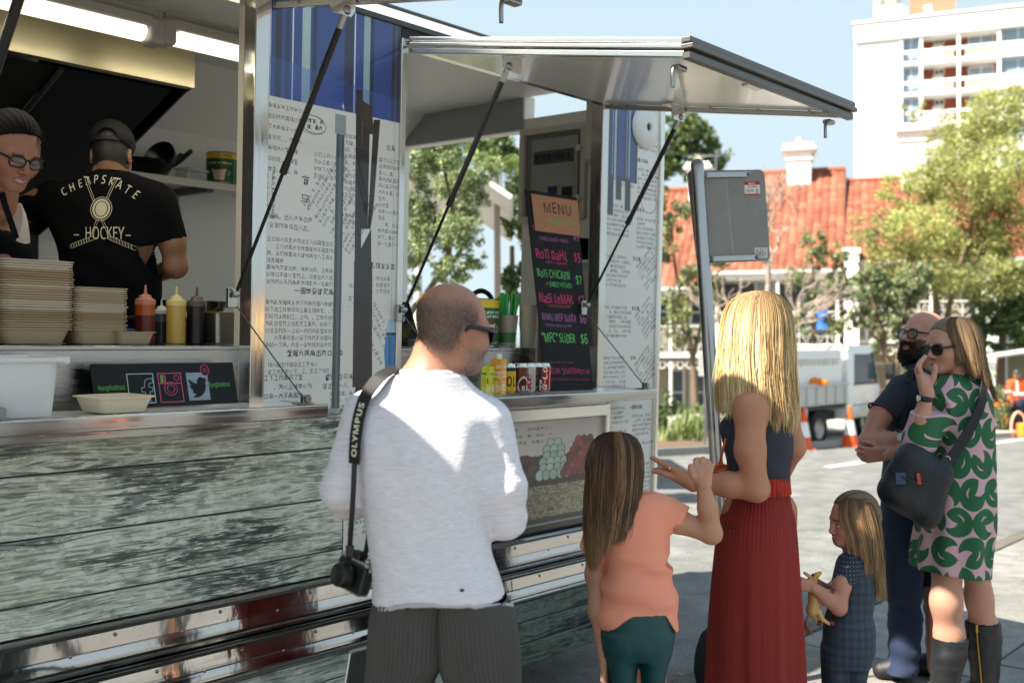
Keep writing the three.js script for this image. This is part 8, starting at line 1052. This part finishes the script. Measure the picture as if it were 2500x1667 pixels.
function terrace(name,label,x0,x1,o){// o: eave, floor, rail, ridge heights above HO.y; wall colour
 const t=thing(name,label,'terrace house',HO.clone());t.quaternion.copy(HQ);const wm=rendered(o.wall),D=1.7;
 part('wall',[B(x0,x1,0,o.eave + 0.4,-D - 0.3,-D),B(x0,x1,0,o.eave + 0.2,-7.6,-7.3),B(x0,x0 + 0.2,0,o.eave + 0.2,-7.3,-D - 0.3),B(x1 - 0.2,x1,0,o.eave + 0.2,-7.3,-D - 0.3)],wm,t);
 tiledRoof(t,x0,x1,o.eave,0.15,o.ridge,-5.2);part('fascia',RB(x0,x1,o.eave - 0.24,o.eave - 0.02,0.08,0.16,0.02),M.whitePaint,t);part('gutter',rod(V(x0,o.eave - 0.02,0.2),V(x1,o.eave - 0.02,0.2),0.07,0.07,8),std(0xc9c8c2,0.5),t);part('soffit',B(x0,x1,o.eave - 0.26,o.eave - 0.22,-D,0.1),std(0xb9b5aa,0.7),t);
 part('balcony_floor',RB(x0,x1,o.floor - 0.22,o.floor,-D,0.12,0.02),std(0x55514c,0.7),t);part('floor_edge',RB(x0,x1,o.floor - 0.10,o.floor + 0.02,0.10,0.17,0.02),M.whitePaint,t);lace(t,x0 + 0.08,x1 - 0.08,o.floor + 0.06,o.rail,0.05);{const fr=[];for (let i=0;i<(x1 - x0)/0.3;i++)fr.push(moved(new THREE.TorusGeometry(0.11,0.02,5,12),x0 + 0.15 + i*0.3,o.floor - 0.34,0.08));const f=part('lace_fringe',fr,M.whitePaint,t);f.userData.kind='stuff';}
 for (const x of o.posts??[])part('verandah_post',rod(V(x,0,0.05),V(x,o.eave - 0.25,0.05),0.06,0.05,10),M.whitePaint,t);
 for (const [a,b,c,d,gl]of o.windows)windowAt(t,a,b,c,d,-D,M.whitePaint,gl);
 for (const x of o.party??[]){const pw=part('party_wall',[B(x - 0.22,x + 0.22,0,o.eave + 0.5,-7.5,0.5),RB(x - 0.28,x + 0.28,o.eave + 0.5,o.eave + 0.68,-7.5,0.56,0.03)],rendered(0xe9e7e1),t);part('scroll_corbel',RB(x - 0.26,x + 0.26,o.eave - 0.7,o.eave + 0.1,0.45,0.75,0.12,4),rendered(0xe9e7e1),t);}
 return t;
}
{
 const [xa]=hp(1480,845),[xb]=hp(1745,845),[xc]=hp(2062,845),[xd]=hp(2092,845),[xe]=hp(2620,845);
 const e1=hp(1660,705)[1],f1=hp(1660,866)[1],r1=hp(1660,795)[1],rg=hp(1860,458,-5.2)[1],e2=hp(1930,664)[1],f2=hp(1980,846)[1],r2=hp(1980,760)[1],rg2=hp(2080,416,-5.2)[1];
 const w=(p0,p1,y0,y1)=>{const a=hp(p0,y1,-1.7),b=hp(p1,y0,-1.7);return [a[0],b[0],a[1],b[1]];};
 terrace('terrace_house','cream terrace house with lace balcony between truck corner and sign pole',xa,xb,{eave:e1,floor:f1,rail:r1,ridge:rg,wall:0xa89c7c,posts:[xa + 0.3,(xa + xb)/2 + 0.4,xb - 0.15],windows:[[...w(1612,1634,735,785)],[...w(1640,1668,905,1010),0x3c4a52],[...w(1690,1722,905,1010),0x3c4a52],[...w(1690,1715,735,790)]]});
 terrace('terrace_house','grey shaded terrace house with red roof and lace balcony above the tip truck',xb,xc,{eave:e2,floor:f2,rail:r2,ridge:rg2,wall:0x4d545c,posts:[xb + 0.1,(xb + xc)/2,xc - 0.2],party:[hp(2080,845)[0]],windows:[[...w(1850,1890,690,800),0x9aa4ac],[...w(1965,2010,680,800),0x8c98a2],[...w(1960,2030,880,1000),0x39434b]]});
 const t3=terrace('terrace_house','pale terrace house with long lace balcony behind the yellow green tree',xc + 0.02,xe,{eave:hp(2200,640)[1],floor:hp(2200,830)[1],rail:hp(2200,735)[1],ridge:hp(2200,440,-5.2)[1],wall:0xb0a684,posts:[xd + 0.3,lerp(xd,xe,0.36),lerp(xd,xe,0.7)],party:[hp(2420,845)[0]],windows:[[...w(2140,2180,690,800),0x59636a],[...w(2260,2300,690,800),0x59636a],[...w(2350,2385,690,800),0x59636a],[...w(2130,2200,890,1010),0x9a9280],[...w(2300,2360,890,1010),0x66604f]]});
 // chimneys
 const chim=(px,pt,pb,w,label)=>{const c=thing('chimney',label,'chimney',HO.clone());c.quaternion.copy(HQ);const [x,y0]=hp(px,pb,-4.6),[,y1]=hp(px,pt,-4.6),m=rendered(0xe4e2dc);part('stack',RB(x - w,x + w,y0 - 0.8,y1 - 0.3,-5.2,-4.4,0.02),m,c);for (const [k,a,b]of [[0.06,0.62,0.54],[0.1,0.36,0.27],[0.18,0.27,0.14],[0.1,0.14,0.0]])part('moulding',RB(x - w - k,x + w + k,y1 - a,y1 - b,-5.2 - k,-4.4 + k,0.03),m,c);part('pot',moved(cyl(0.1,0.13,0.3,14),x,y1 + 0.12,-4.8),std(0xb8a890,0.8),c);return c;};
 chim(1952,352,460,0.42,'tall white moulded chimney on the red tiled roof');chim(1706,398,470,0.34,'squat cream chimney behind the top of the street sign');chim(2232,305,450,0.42,'white chimney in front of the apartment tower');
 const an=thing('tv_antenna','thin rooftop television antenna above the squat chimney','antenna',HO.clone());an.quaternion.copy(HQ);{const [x,y]=hp(1748,378,-4.6),[,yb]=hp(1748,470,-4.6),m=M.zinc;part('mast',rod(V(x,yb,-4.6),V(x,y,-4.6),0.03),m,an);part('boom',rod(V(x - 1.05,y,-4.6),V(x + 0.7,y - 0.02,-4.6),0.02),m,an);for (let i=0;i<7;i++)part('element',rod(V(x - 1 + i*0.28,y,-5),V(x - 1 + i*0.28,y,-4.2),0.012),m,an);}
 const bt=thing('blue_towel','blue cloth hanging over the lace balcony of the grey terrace','towel',HO.clone());bt.quaternion.copy(HQ);{const [x,y]=hp(2000,757,0.12),g=new THREE.PlaneGeometry(0.5,0.62,12,12),p=g.attributes.position;for (let i=0;i<p.count;i++)p.setZ(i,0.04*Math.sin(p.getX(i)*16)+ 0.02*Math.sin(p.getY(i)*11));g.computeVertexNormals();part('cloth',moved(g,x,y - 0.3,0.14),std(0x2f63b5,0.85),bt);}
}
{// apartment tower
 const Z=108,A=-22*Math.PI /180,O=P(2088,845,Z);O.y=-4;const t=thing('apartment_tower','white apartment tower with stacked balconies and brick recesses at the top right','building',O),Q=new THREE.Quaternion().setFromAxisAngle(V(0,1,0),A),Qi=Q.clone().invert();t.quaternion.copy(Q);
 const ap=(px,py,d=0)=>{const o=V(0,EYE,0).sub(O).applyQuaternion(Qi),r=ray(px,py).applyQuaternion(Qi),k=(d - o.z)/r.z;return [o.x + r.x*k,o.y + r.y*k];};
 const top=ap(2088,67)[1],X=(px)=>ap(px,300)[0],xw=X(2201),x1=X(2250),x2=X(2342),x3=X(2441),x4=X(2640),wm=rendered(0xf0eeea),brick=std(0x8a4a36,0.9,0,{bumpMap:rep(TX.fine,1,1),bumpScale:0.02});
 const y1=ap(2300,117)[1],H=ap(2300,117)[1]- ap(2300,193)[1],ph=ap(2300,117)[1]- ap(2300,153)[1];
 part('wall',B(0,xw,0,top,-14,0),wm,t);part('core',B(xw,x4,0,top - 0.5,-14,-2.2),brick,t);part('roof_beam',RB(0,x4,top - 1.6,top + 0.25,-14,0.3,0.05),wm,t);part('parapet_cap',RB(-0.2,x4 + 0.2,top + 0.25,top + 0.45,-14.2,0.5,0.05),wm,t);
 for (let f=0;f<10;f++){const y=y1 - f*H;part('balcony_slab',RB(xw,x4,y - ph,y - ph + 0.35,-2.2,0.15,0.03),wm,t);part('parapet_rail',RB(xw,x4,y - 0.28,y,-0.05,0.12,0.03),wm,t);const bs=[];for (let x=x1 + 0.2;x<x4;x +=0.16)if (Math.abs(x - x2)>0.5)bs.push(B(x,x + 0.07,y - ph + 0.35,y - 0.28,0.0,0.05));const bl=part('balusters',bs,std(0xe2dcd2,0.7),t);bl.userData.kind='stuff';
 part('solid_panel',B(x1 + 0.1,x1 + (x2 - x1)*0.42,y - ph + 0.3,y - 0.2,0.03,0.1),wm,t);part('solid_panel',B(x3,x4,y - ph + 0.3,y - 0.2,0.03,0.1),wm,t);
 const win=(a,b,c,d,z,col)=>{const k=part('window',[B(a,b,c,c + 0.1,z,z + 0.1),B(a,b,d - 0.1,d,z,z + 0.1),B(a,a + 0.08,c,d,z,z + 0.1),B(b - 0.08,b,c,d,z,z + 0.1),B((a + b)/2 - 0.04,(a + b)/2 + 0.04,c,d,z,z + 0.1)],wm,t);part('pane',B(a,b,c,d,z + 0.02,z + 0.05),std(col,0.1),k);};
 win(xw + 0.1,x1 - 0.1,y - ph + 0.4,y + H - ph - 0.1,-0.5,0x7f93a8);win(x3 + 0.2,x3 + 3.2,y - ph + 0.4,y + H - ph - 0.1,-0.6,0x8fa2b4);win(lerp(x1,x2,0.35),lerp(x1,x2,0.62),y + 0.9,y + H - ph - 0.05,-2.18,0x262e36);win(lerp(x2,x3,0.25),lerp(x2,x3,0.9),y + 0.55,y + H - ph - 0.15,-2.18,0x8798a6);part('door',B(lerp(x1,x2,0.3),lerp(x1,x2,0.6),y - ph + 0.35,y + 0.85,-2.18,-2.1),std(0xe6e4de,0.6),t);}
 for (const x of [xw,x1,x2,x3])part('column',B(x - 0.14,x + 0.14,0,top - 1.6,-2.2,0.08),wm,t);
 const lx0=ap(2222,30,-4)[0],lx1=ap(2334,30,-4)[0];part('lift_room',B(lx0,lx1,top,top + 5,-10,-4),std(0xa9705a,0.9),t);part('lift_room_window',B(lx0 + 1.4,lx0 + 2.1,top + 1.6,top + 2.6,-4,-3.93),std(0xe8e6e0,0.5),t);
 for (const [px,w]of [[2143,0.35],[2172,0.4],[2183,0.3]]){const x=ap(px,40,-3)[0];part('antenna_panel',RB(x - w,x + w,top + 0.4,top + 5,-3.4,-3,0.08),std(0xbf9c8a,0.7),t);}for (const px of [2152,2160,2192,2200]){const x=ap(px,40,-3)[0];part('antenna_mast',rod(V(x,top + 0.3,-3.2),V(x,top + 3.4,-3.2),0.06),M.zinc,t);part('dish',moved((()=>{const d=cyl(0.5,0.5,0.2,18);d.rotateX(Math.PI /2);return d;})(),x + 0.2,top + 2.2 + rr(-0.6,0.6),-2.9),M.whitePaint,t);}
}
{// tip truck
 const a=groundAt(2006,1091),t=thing('tip_truck','small white tip truck parked across the road behind the traffic cones','truck',a);t.rotation.y=TRUCK_TURN;const wp=phys(0xe6e6e2,0.3,{clearcoat:0.5}),gy=std(0xb9bab6,0.45),dk=std(0x17191b,0.6);
 part('chassis',[B(-1.5,3.3,0.5,0.68,-1.2,-0.35),B(-1.5,1.3,0.78,0.88,-1.7,-0.05)],dk,t);
 const tray=part('tray_side',[RB(-1.7,1.35,0.9,1.3,-0.06,0.0,0.015),RB(-1.7,1.35,0.9,1.3,-1.75,-1.69,0.015),RB(-1.74,-1.68,0.9,1.3,-1.75,0,0.015),B(-1.7,1.35,0.88,0.92,-1.75,0)],gy,t);for (let i=0;i<7;i++)part('rib',RB(-1.62 + i*0.46,-1.56 + i*0.46,0.9,1.3,0.0,0.03,0.008),gy,tray);part('top_rail',RB(-1.72,1.36,1.28,1.34,-0.07,0.03,0.015),gy,tray);
 const txt=ctex(512,96,(c,w,h)=>{c.fillStyle='#e9e8e3';c.fillRect(0,0,w,h);c.fillStyle='#8d8468';for (let i=0;i<30;i++)c.fillRect(10 + i*16.5,18 + rr(0,6),rr(5,10),58 - rr(0,8));});
 const cr=part('load_crate',RB(-1.45,1.25,1.3,2.06,-1.6,-0.1,0.02),wp,t,'white boxed load with a band of dark lettering');part('lettering',quad(V(-1.0,1.66,-0.095),V(1.1,1.66,-0.095),V(1.1,1.92,-0.095),V(-1.0,1.92,-0.095)),std(0xffffff,0.6,0,{map:txt}),cr);
 const cab=extrude([[1.45,0.55],[3.2,0.55],[3.25,1.0],[3.15,1.2],[2.78,2.0],[2.65,2.12],[1.5,2.12],[1.45,2.05]],1.6,0.04);cab.translate(0,0,-1.68);part('cab',toCreasedNormals(cab,0.5),wp,t);
 part('side_window',(()=>{const g=extrude([[1.75,1.3],[2.95,1.3],[2.66,1.95],[1.75,1.95]],0.01);g.translate(0,0,-0.035);return g;})(),std(0x4c5a60,0.08),t);part('window_trim',[rod(V(2.98,1.28,-0.03),V(2.68,1.98,-0.03),0.03),rod(V(1.72,1.28,-0.03),V(2.98,1.28,-0.03),0.02)],dk,t);part('windscreen',quad(V(3.19,1.25,-0.1),V(3.19,1.25,-1.6),V(2.84,2.0,-1.6),V(2.84,2.0,-0.1)),std(0x39454a,0.08),t);
 part('door_line',B(1.7,3.0,0.8,0.815,-0.04,-0.028),dk,t);part('mirror',[RB(3.15,3.35,1.35,1.75,0.1,0.28,0.03),rod(V(2.9,1.98,-0.02),V(3.25,1.85,0.18),0.015)],dk,t);part('indicator',RB(3.16,3.24,1.0,1.08,-0.08,0.0,0.01),std(0xc8452a,0.4),t);part('bumper',RB(3.1,3.35,0.42,0.62,-1.75,0.0,0.04),gy,t);
 const wheel=(x,z)=>{const w=part('wheel',(()=>{const g=lathe([[0.22,-0.1],[0.36,-0.11],[0.385,-0.06],[0.385,0.06],[0.36,0.11],[0.22,0.1]],36);g.rotateX(Math.PI /2);return g;})(),M.rubber,t);w.position.set(x,0.385,z);const r=lathe([[0,0.03],[0.09,0.05],[0.1,0.02],[0.19,0.0],[0.22,0.09],[0.23,0.1]],28);r.rotateX(Math.PI /2);part('rim',r,std(0xa9a5a0,0.4,0.6),w);};
 wheel(0,-0.14);wheel(0,-1.55);wheel(2.35,-0.16);wheel(2.35,-1.55);part('mudflap',RB(-0.62,-0.58,0.25,0.85,-0.45,-0.03,0.01),wp,t);part('mudguard',(()=>{const g=new THREE.CylinderGeometry(0.46,0.46,0.36,20,1,true,-0.2,2.9);g.rotateX(Math.PI /2);g.rotateZ(Math.PI /2);return moved(g,2.35,0.42,-0.2);})(),wp,t);part('tail_lamp',RB(-1.78,-1.73,0.72,0.86,-0.35,-0.08,0.01),std(0xa31a16,0.3),t);
 const rag=thing('orange_netting','orange safety netting bundled on the tip truck tray','netting',onAx(t,-0.2,1.34,-0.04));const g=new THREE.SphereGeometry(0.2,20,12),p=g.attributes.position;for (let i=0;i<p.count;i++){const k=1 + 0.6*(fbm3(p.getX(i)*14,p.getY(i)*14,p.getZ(i)*14)- 0.5);p.setXYZ(i,p.getX(i)*k*1.3,Math.max(-0.02,p.getY(i)*k*0.6),p.getZ(i)*k*0.5);}g.computeVertexNormals();part('bundle',g,std(0xe07818,0.8),rag);
}
function onAx(t,x,y,z){t.updateMatrix();return V(x,y,z).applyMatrix4(t.matrix);}
{// traffic cones
 const proto=thing('traffic_cone','orange traffic cone with white sleeve beside the rear wheel of the tip truck','traffic cone',groundAt(1963,1097),'cones by the tip truck'),or=std(0xe2571a,0.55);
 part('base',[RB(-0.2,0.2,0,0.035,-0.2,0.2,0.012),lathe([[0.165,0.034],[0.135,0.26]],32)],or,proto);part('sleeve',lathe([[0.1365,0.26],[0.08,0.56]],32),std(0xe9e9ea,0.35),proto);part('tip',lathe([[0.079,0.56],[0.04,0.84],[0.034,0.86],[0.028,0.86],[0.028,0.8]],32),or,proto);
 const two=proto.clone();two.name=numbered('traffic_cone');two.position.copy(groundAt(2076,1090));scene.add(two);tag(two,'orange traffic cone with white sleeve beside the front wheel of the tip truck','traffic cone','cones by the tip truck');
}
{// small street sign, planting, canopy and roadworks gear
 const b=groundAt(1722,1106),s=thing('parking_sign','small grey parking sign on a thin post across the road','sign',b),z=-b.z,q=(px,py)=>{const p=P(px,py,z);return [p.x - b.x,p.y - b.y];};const [,y0]=q(1722,918),[,y1]=q(1722,856),[x0]=q(1705,900),[x1]=q(1735,900);part('post',rod(V(0,0,0),V(0,y1,0),0.03),M.zinc,s);part('plate',RB(x0,x1,y0,y1,0.03,0.05,0.006),std(0xb3b1ac,0.5),s);part('small_print',quad(V(x0 + 0.02,y0 + 0.1,0.053),V(x1 - 0.02,y0 + 0.1,0.053),V(x1 - 0.02,y1 - 0.05,0.053),V(x0 + 0.02,y1 - 0.05,0.053)),std(0xffffff,0.6,0,{map:ctex(128,192,(c,w,h)=>{c.fillStyle='#b9b7b1';c.fillRect(0,0,w,h);c.fillStyle='#7d8076';for (let i=0;i<6;i++)c.fillRect(14,20 + i*26,60 + (i % 3)*18,10);c.strokeStyle='#a05a50';c.lineWidth=8;c.beginPath();c.arc(100,50,18,0,7);c.stroke();})}),s);
 const shrub=(name,label,px,py,rx,ry,n,cols,w=0.03,l=0.1)=>{const base=groundAt(px,py),zz=-base.z,k=zz /FPX,t=thing(name,label,'shrub',base);part('stem',[rod(V(0,0,0),V(0,ry*k,0),0.03,0.015),rod(V(0,0,0),V(rx*k*0.5,ry*k,0),0.02,0.01),rod(V(0,0,0),V(-rx*k*0.5,ry*k,0),0.02,0.01)],barkM,t);crown(t,[[0,ry*k,0,rx*k,ry*k],[rx*k*0.6,ry*k*0.7,0.1,rx*k*0.6,ry*k*0.6],[-rx*k*0.6,ry*k*0.8,0.1,rx*k*0.6,ry*k*0.7]],n,w,l,cols,'foliage');return t;};
 shrub('garden_shrub','dark green shrub in the garden bed nearest the truck corner',1630,1090,34,60,1500,DG);shrub('garden_shrub','dark green shrub in the middle of the garden bed',1680,1085,30,50,1400,DG);shrub('garden_shrub','low dark shrub in the garden bed behind the sign pole',1735,1080,28,46,1200,DG);shrub('garden_shrub','sunlit light green shrub right of the tip truck cab',2145,1080,30,52,1500,YG);shrub('garden_shrub','sunlit round bush behind the roadworkers',2428,1062,34,60,1800,OL);shrub('garden_shrub','leafy bush under the bare tree behind the tip truck',1960,1078,40,70,1600,OL);
 const grass=(label,px,py,n,h,cols)=>{const base=groundAt(px,py),t=thing('tuft_of_grass',label,'grass tuft',base),gs=[];for (let i=0;i<n;i++){const a=rnd()*6.28,r=rr(0,0.22),L=h*rr(0.6,1.1),bend=rr(0.1,0.5),g=leafGeo(0.014,L);g.rotateX(bend);g.rotateY(a);gs.push(paint(moved(g,Math.cos(a)*r,0.02,Math.sin(a)*r),()=>{const c=cols[i % cols.length];return c;}));}part('blades',gs,new THREE.MeshStandardMaterial({vertexColors:true,roughness:0.8,side:THREE.DoubleSide}),t);};
 const gc=[[0.16,0.22,0.06],[0.27,0.3,0.12],[0.1,0.15,0.04]];grass('bright grass tuft at the left of the garden bed',1626,1098,50,0.6,gc);grass('tall bright grass tuft in the middle of the garden bed',1664,1096,70,0.85,gc);grass('pale grass tuft beside the parking sign post',1700,1094,80,0.95,gc);grass('small grass tuft beside the sign pole',1745,1092,40,0.6,gc);
 const cz=27,cb=P(2470,845,cz);cb.y=roadY(cz);const cn=thing('shade_canopy','white edged flat shade canopy over the roadworkers at the right','canopy',cb);const cq=(px,py,dz=0)=>V(...rel(cb,px,py,cz,dz));{const A=cq(2404,872),C=cq(2560,850);part('roof',[quad(A,C,C.clone().add(V(0.3,0.0,-2.4)),A.clone().add(V(0.3,0.0,-2.4)))],std(0x9a978e,0.7),cn);part('front_edge',rod(A,C,0.06,0.06,8),std(0xe6e6e2,0.4),cn);for (const [px,py]of [[2410,872],[2545,852]]){const p=cq(px,py,0.1);part('post',rod(V(p.x,0,p.z),p,0.05),M.whitePaint,cn);}}
 const ba=groundAt(2497,1068);const br=thing('barrier_frame','orange and white hooped barrier at the right edge','barrier',ba);part('hoop',taperTube([V(-0.25,0,0),V(-0.25,0.4,0),V(-0.12,0.62,0),V(0.05,0.5,0),V(0.08,0,0)],[0.03,0.03,0.03,0.03,0.03],24),std(0xd9a58c,0.6),br);part('foot',RB(-0.1,0.4,0,0.35,-0.15,0.15,0.05),std(0xe8862a,0.6),br);
 const hg=P(2450,845,31);hg.y=roadY(31);const fe=thing('iron_fence','dark iron railing with pointed tops behind the roadworkers','fence',hg);for (let i=0;i<14;i++)part('railing',[rod(V(-1 + i*0.16,0,0),V(-1 + i*0.16,1.15,0),0.015),moved(new THREE.ConeGeometry(0.03,0.12,6),-1 + i*0.16,1.2,0)],M.dark,fe);part('rail',[rod(V(-1.05,0.2,0),V(1.15,0.2,0),0.018),rod(V(-1.05,1.05,0),V(1.15,1.05,0),0.018)],M.dark,fe);
}
{// near sign: leaning galvanised pole with the back of a plate
 const z=4.75,b=P(1765,845,z);b.y=0;const s=thing('street_sign','grey back of a street sign on a leaning galvanised pole','sign',b),q=(px,py,dz=0)=>V(...rel(b,px,py,z,dz));const k=z /FPX;
 part('pole',rod(q(1786,1690),q(1703,404),16.5*k,16.5*k,24),M.zinc,s);part('pole_cap',moved(new THREE.SphereGeometry(17*k,20,10,0,6.3,0,1.6),...q(1703,404).toArray()),M.zinc,s);
 const sh=new THREE.Shape(),W=[[1678,418],[1865,415],[1880,636],[1702,642]].map(([px,py])=>q(px,py,0.04));const ro=(a,c,t)=>a.clone().lerp(c,t);{const c=(i,t)=>{const p=W[i],n=W[(i + 1)% 4],r=ro(p,n,t);return r;};const r=0.07;sh.moveTo(c(0,r).x,c(0,r).y);for (let i=0;i<4;i++){const e=c(i,1 - r),cor=W[(i + 1)% 4],nx=c((i + 1)% 4,r);sh.lineTo(e.x,e.y);sh.quadraticCurveTo(cor.x,cor.y,nx.x,nx.y);}}
 const zz=W[0].z;const g=new THREE.ExtrudeGeometry(sh,{depth:0.004,bevelEnabled:true,bevelSize:0.002,bevelThickness:0.001,bevelSegments:1});g.translate(0,0,zz - 0.002);part('plate',g,std(0x85807b,0.5,0.4,{roughnessMap:rep(TX.blotch,4,4)}),s);
 for (const [a,c]of [[[1722,427],[1828,425]],[[1738,632],[1848,628]]]){const A=q(...a,0.026),C=q(...c,0.026);const m=A.clone().lerp(C,0.5),L=A.distanceTo(C)/2;const bar=RB(-L,L,-0.014,0.014,-0.008,0.008,0.004);bar.rotateZ(Math.atan2(C.y - A.y,C.x - A.x));part('mounting_bar',moved(bar,m.x,m.y,m.z),M.zinc,s);for (const p of [A,C])part('bolt',moved(new THREE.SphereGeometry(0.01,12,8),p.x,p.y,p.z + 0.012),M.steel,s);}
 part('crease_line',rod(q(1773,440,0.037),q(1790,620,0.037),0.0012),std(0xd9cbb0,0.8),s);
 const stick=(c,w,h,draw,label,rot)=>{const p=q(...c,0.0355),g=new THREE.PlaneGeometry(w*k,h*k);g.rotateZ(rot);part('sticker',moved(g,p.x,p.y,p.z),std(0xffffff,0.5,0,{map:ctex(160,128,draw)}),s,label);};
 stick([1837,460],38,33,(c,w,h)=>{c.fillStyle='#e6e4e0';c.fillRect(0,0,w,h);c.fillStyle='#c5242a';c.fillRect(0,0,w,30);c.fillRect(0,h - 14,w,14);c.fillStyle='#f4f0ee';c.font='bold 22px sans-serif';c.fillText('HELLO',40,23);c.fillStyle='#3c3c40';c.font='bold 20px sans-serif';c.fillText('MY NAME',34,54);c.strokeStyle='#56565a';c.lineWidth=4;c.beginPath();c.moveTo(20,90);for (let i=0;i<9;i++)c.lineTo(24 + i*9,74 + (i % 2)*22);c.stroke();c.fillStyle='#222';c.beginPath();c.moveTo(120,60);c.lineTo(138,80);c.lineTo(134,112);c.lineTo(124,112);c.lineTo(128,80);c.fill();},'red and white name sticker',0.02);
 stick([1859,617],32,26,(c,w,h)=>{c.fillStyle='#cfccca';c.fillRect(0,0,w,h);c.strokeStyle='#8a8688';c.lineWidth=9;c.beginPath();c.moveTo(14,110);c.lineTo(30,20);c.lineTo(46,100);c.lineTo(76,24);c.lineTo(66,100);c.lineTo(104,30);c.lineTo(100,104);c.lineTo(140,60);c.stroke();},'pale graffiti sticker',0.02);
 // folded black sign board by the truck, and a dark backpack on the ground
 const sb=P(872,845,2.95);sb.y=0;const a=thing('sandwich_board','black sandwich board with silver edge standing left of the pleated trousers','sandwich board',sb);{const u=(px,py,dz=0)=>V(...rel(sb,px,py,2.95,dz));const tl=u(856,1592,-0.0),tr=u(940,1572,-0.12);const bl=V(tl.x - 0.10,0.02,tl.z + 0.12),br2=V(tr.x - 0.10,0.02,tr.z + 0.12);part('panel',quad(bl,br2,tr,tl),std(0x0d0e10,0.35),a);part('frame',[rod(bl,tl,0.006),rod(tl,tr,0.006),rod(br2,tr,0.006)],M.alu,a);part('rear_panel',quad(V(bl.x + 0.35,0.02,bl.z - 0.45),V(br2.x + 0.35,0.02,br2.z - 0.45),tr,tl),M.dark,a);}
}
scene.traverse((o)=>{if (o.isMesh){o.castShadow=true;o.receiveShadow=true;}});
renderer.render(scene,camera);
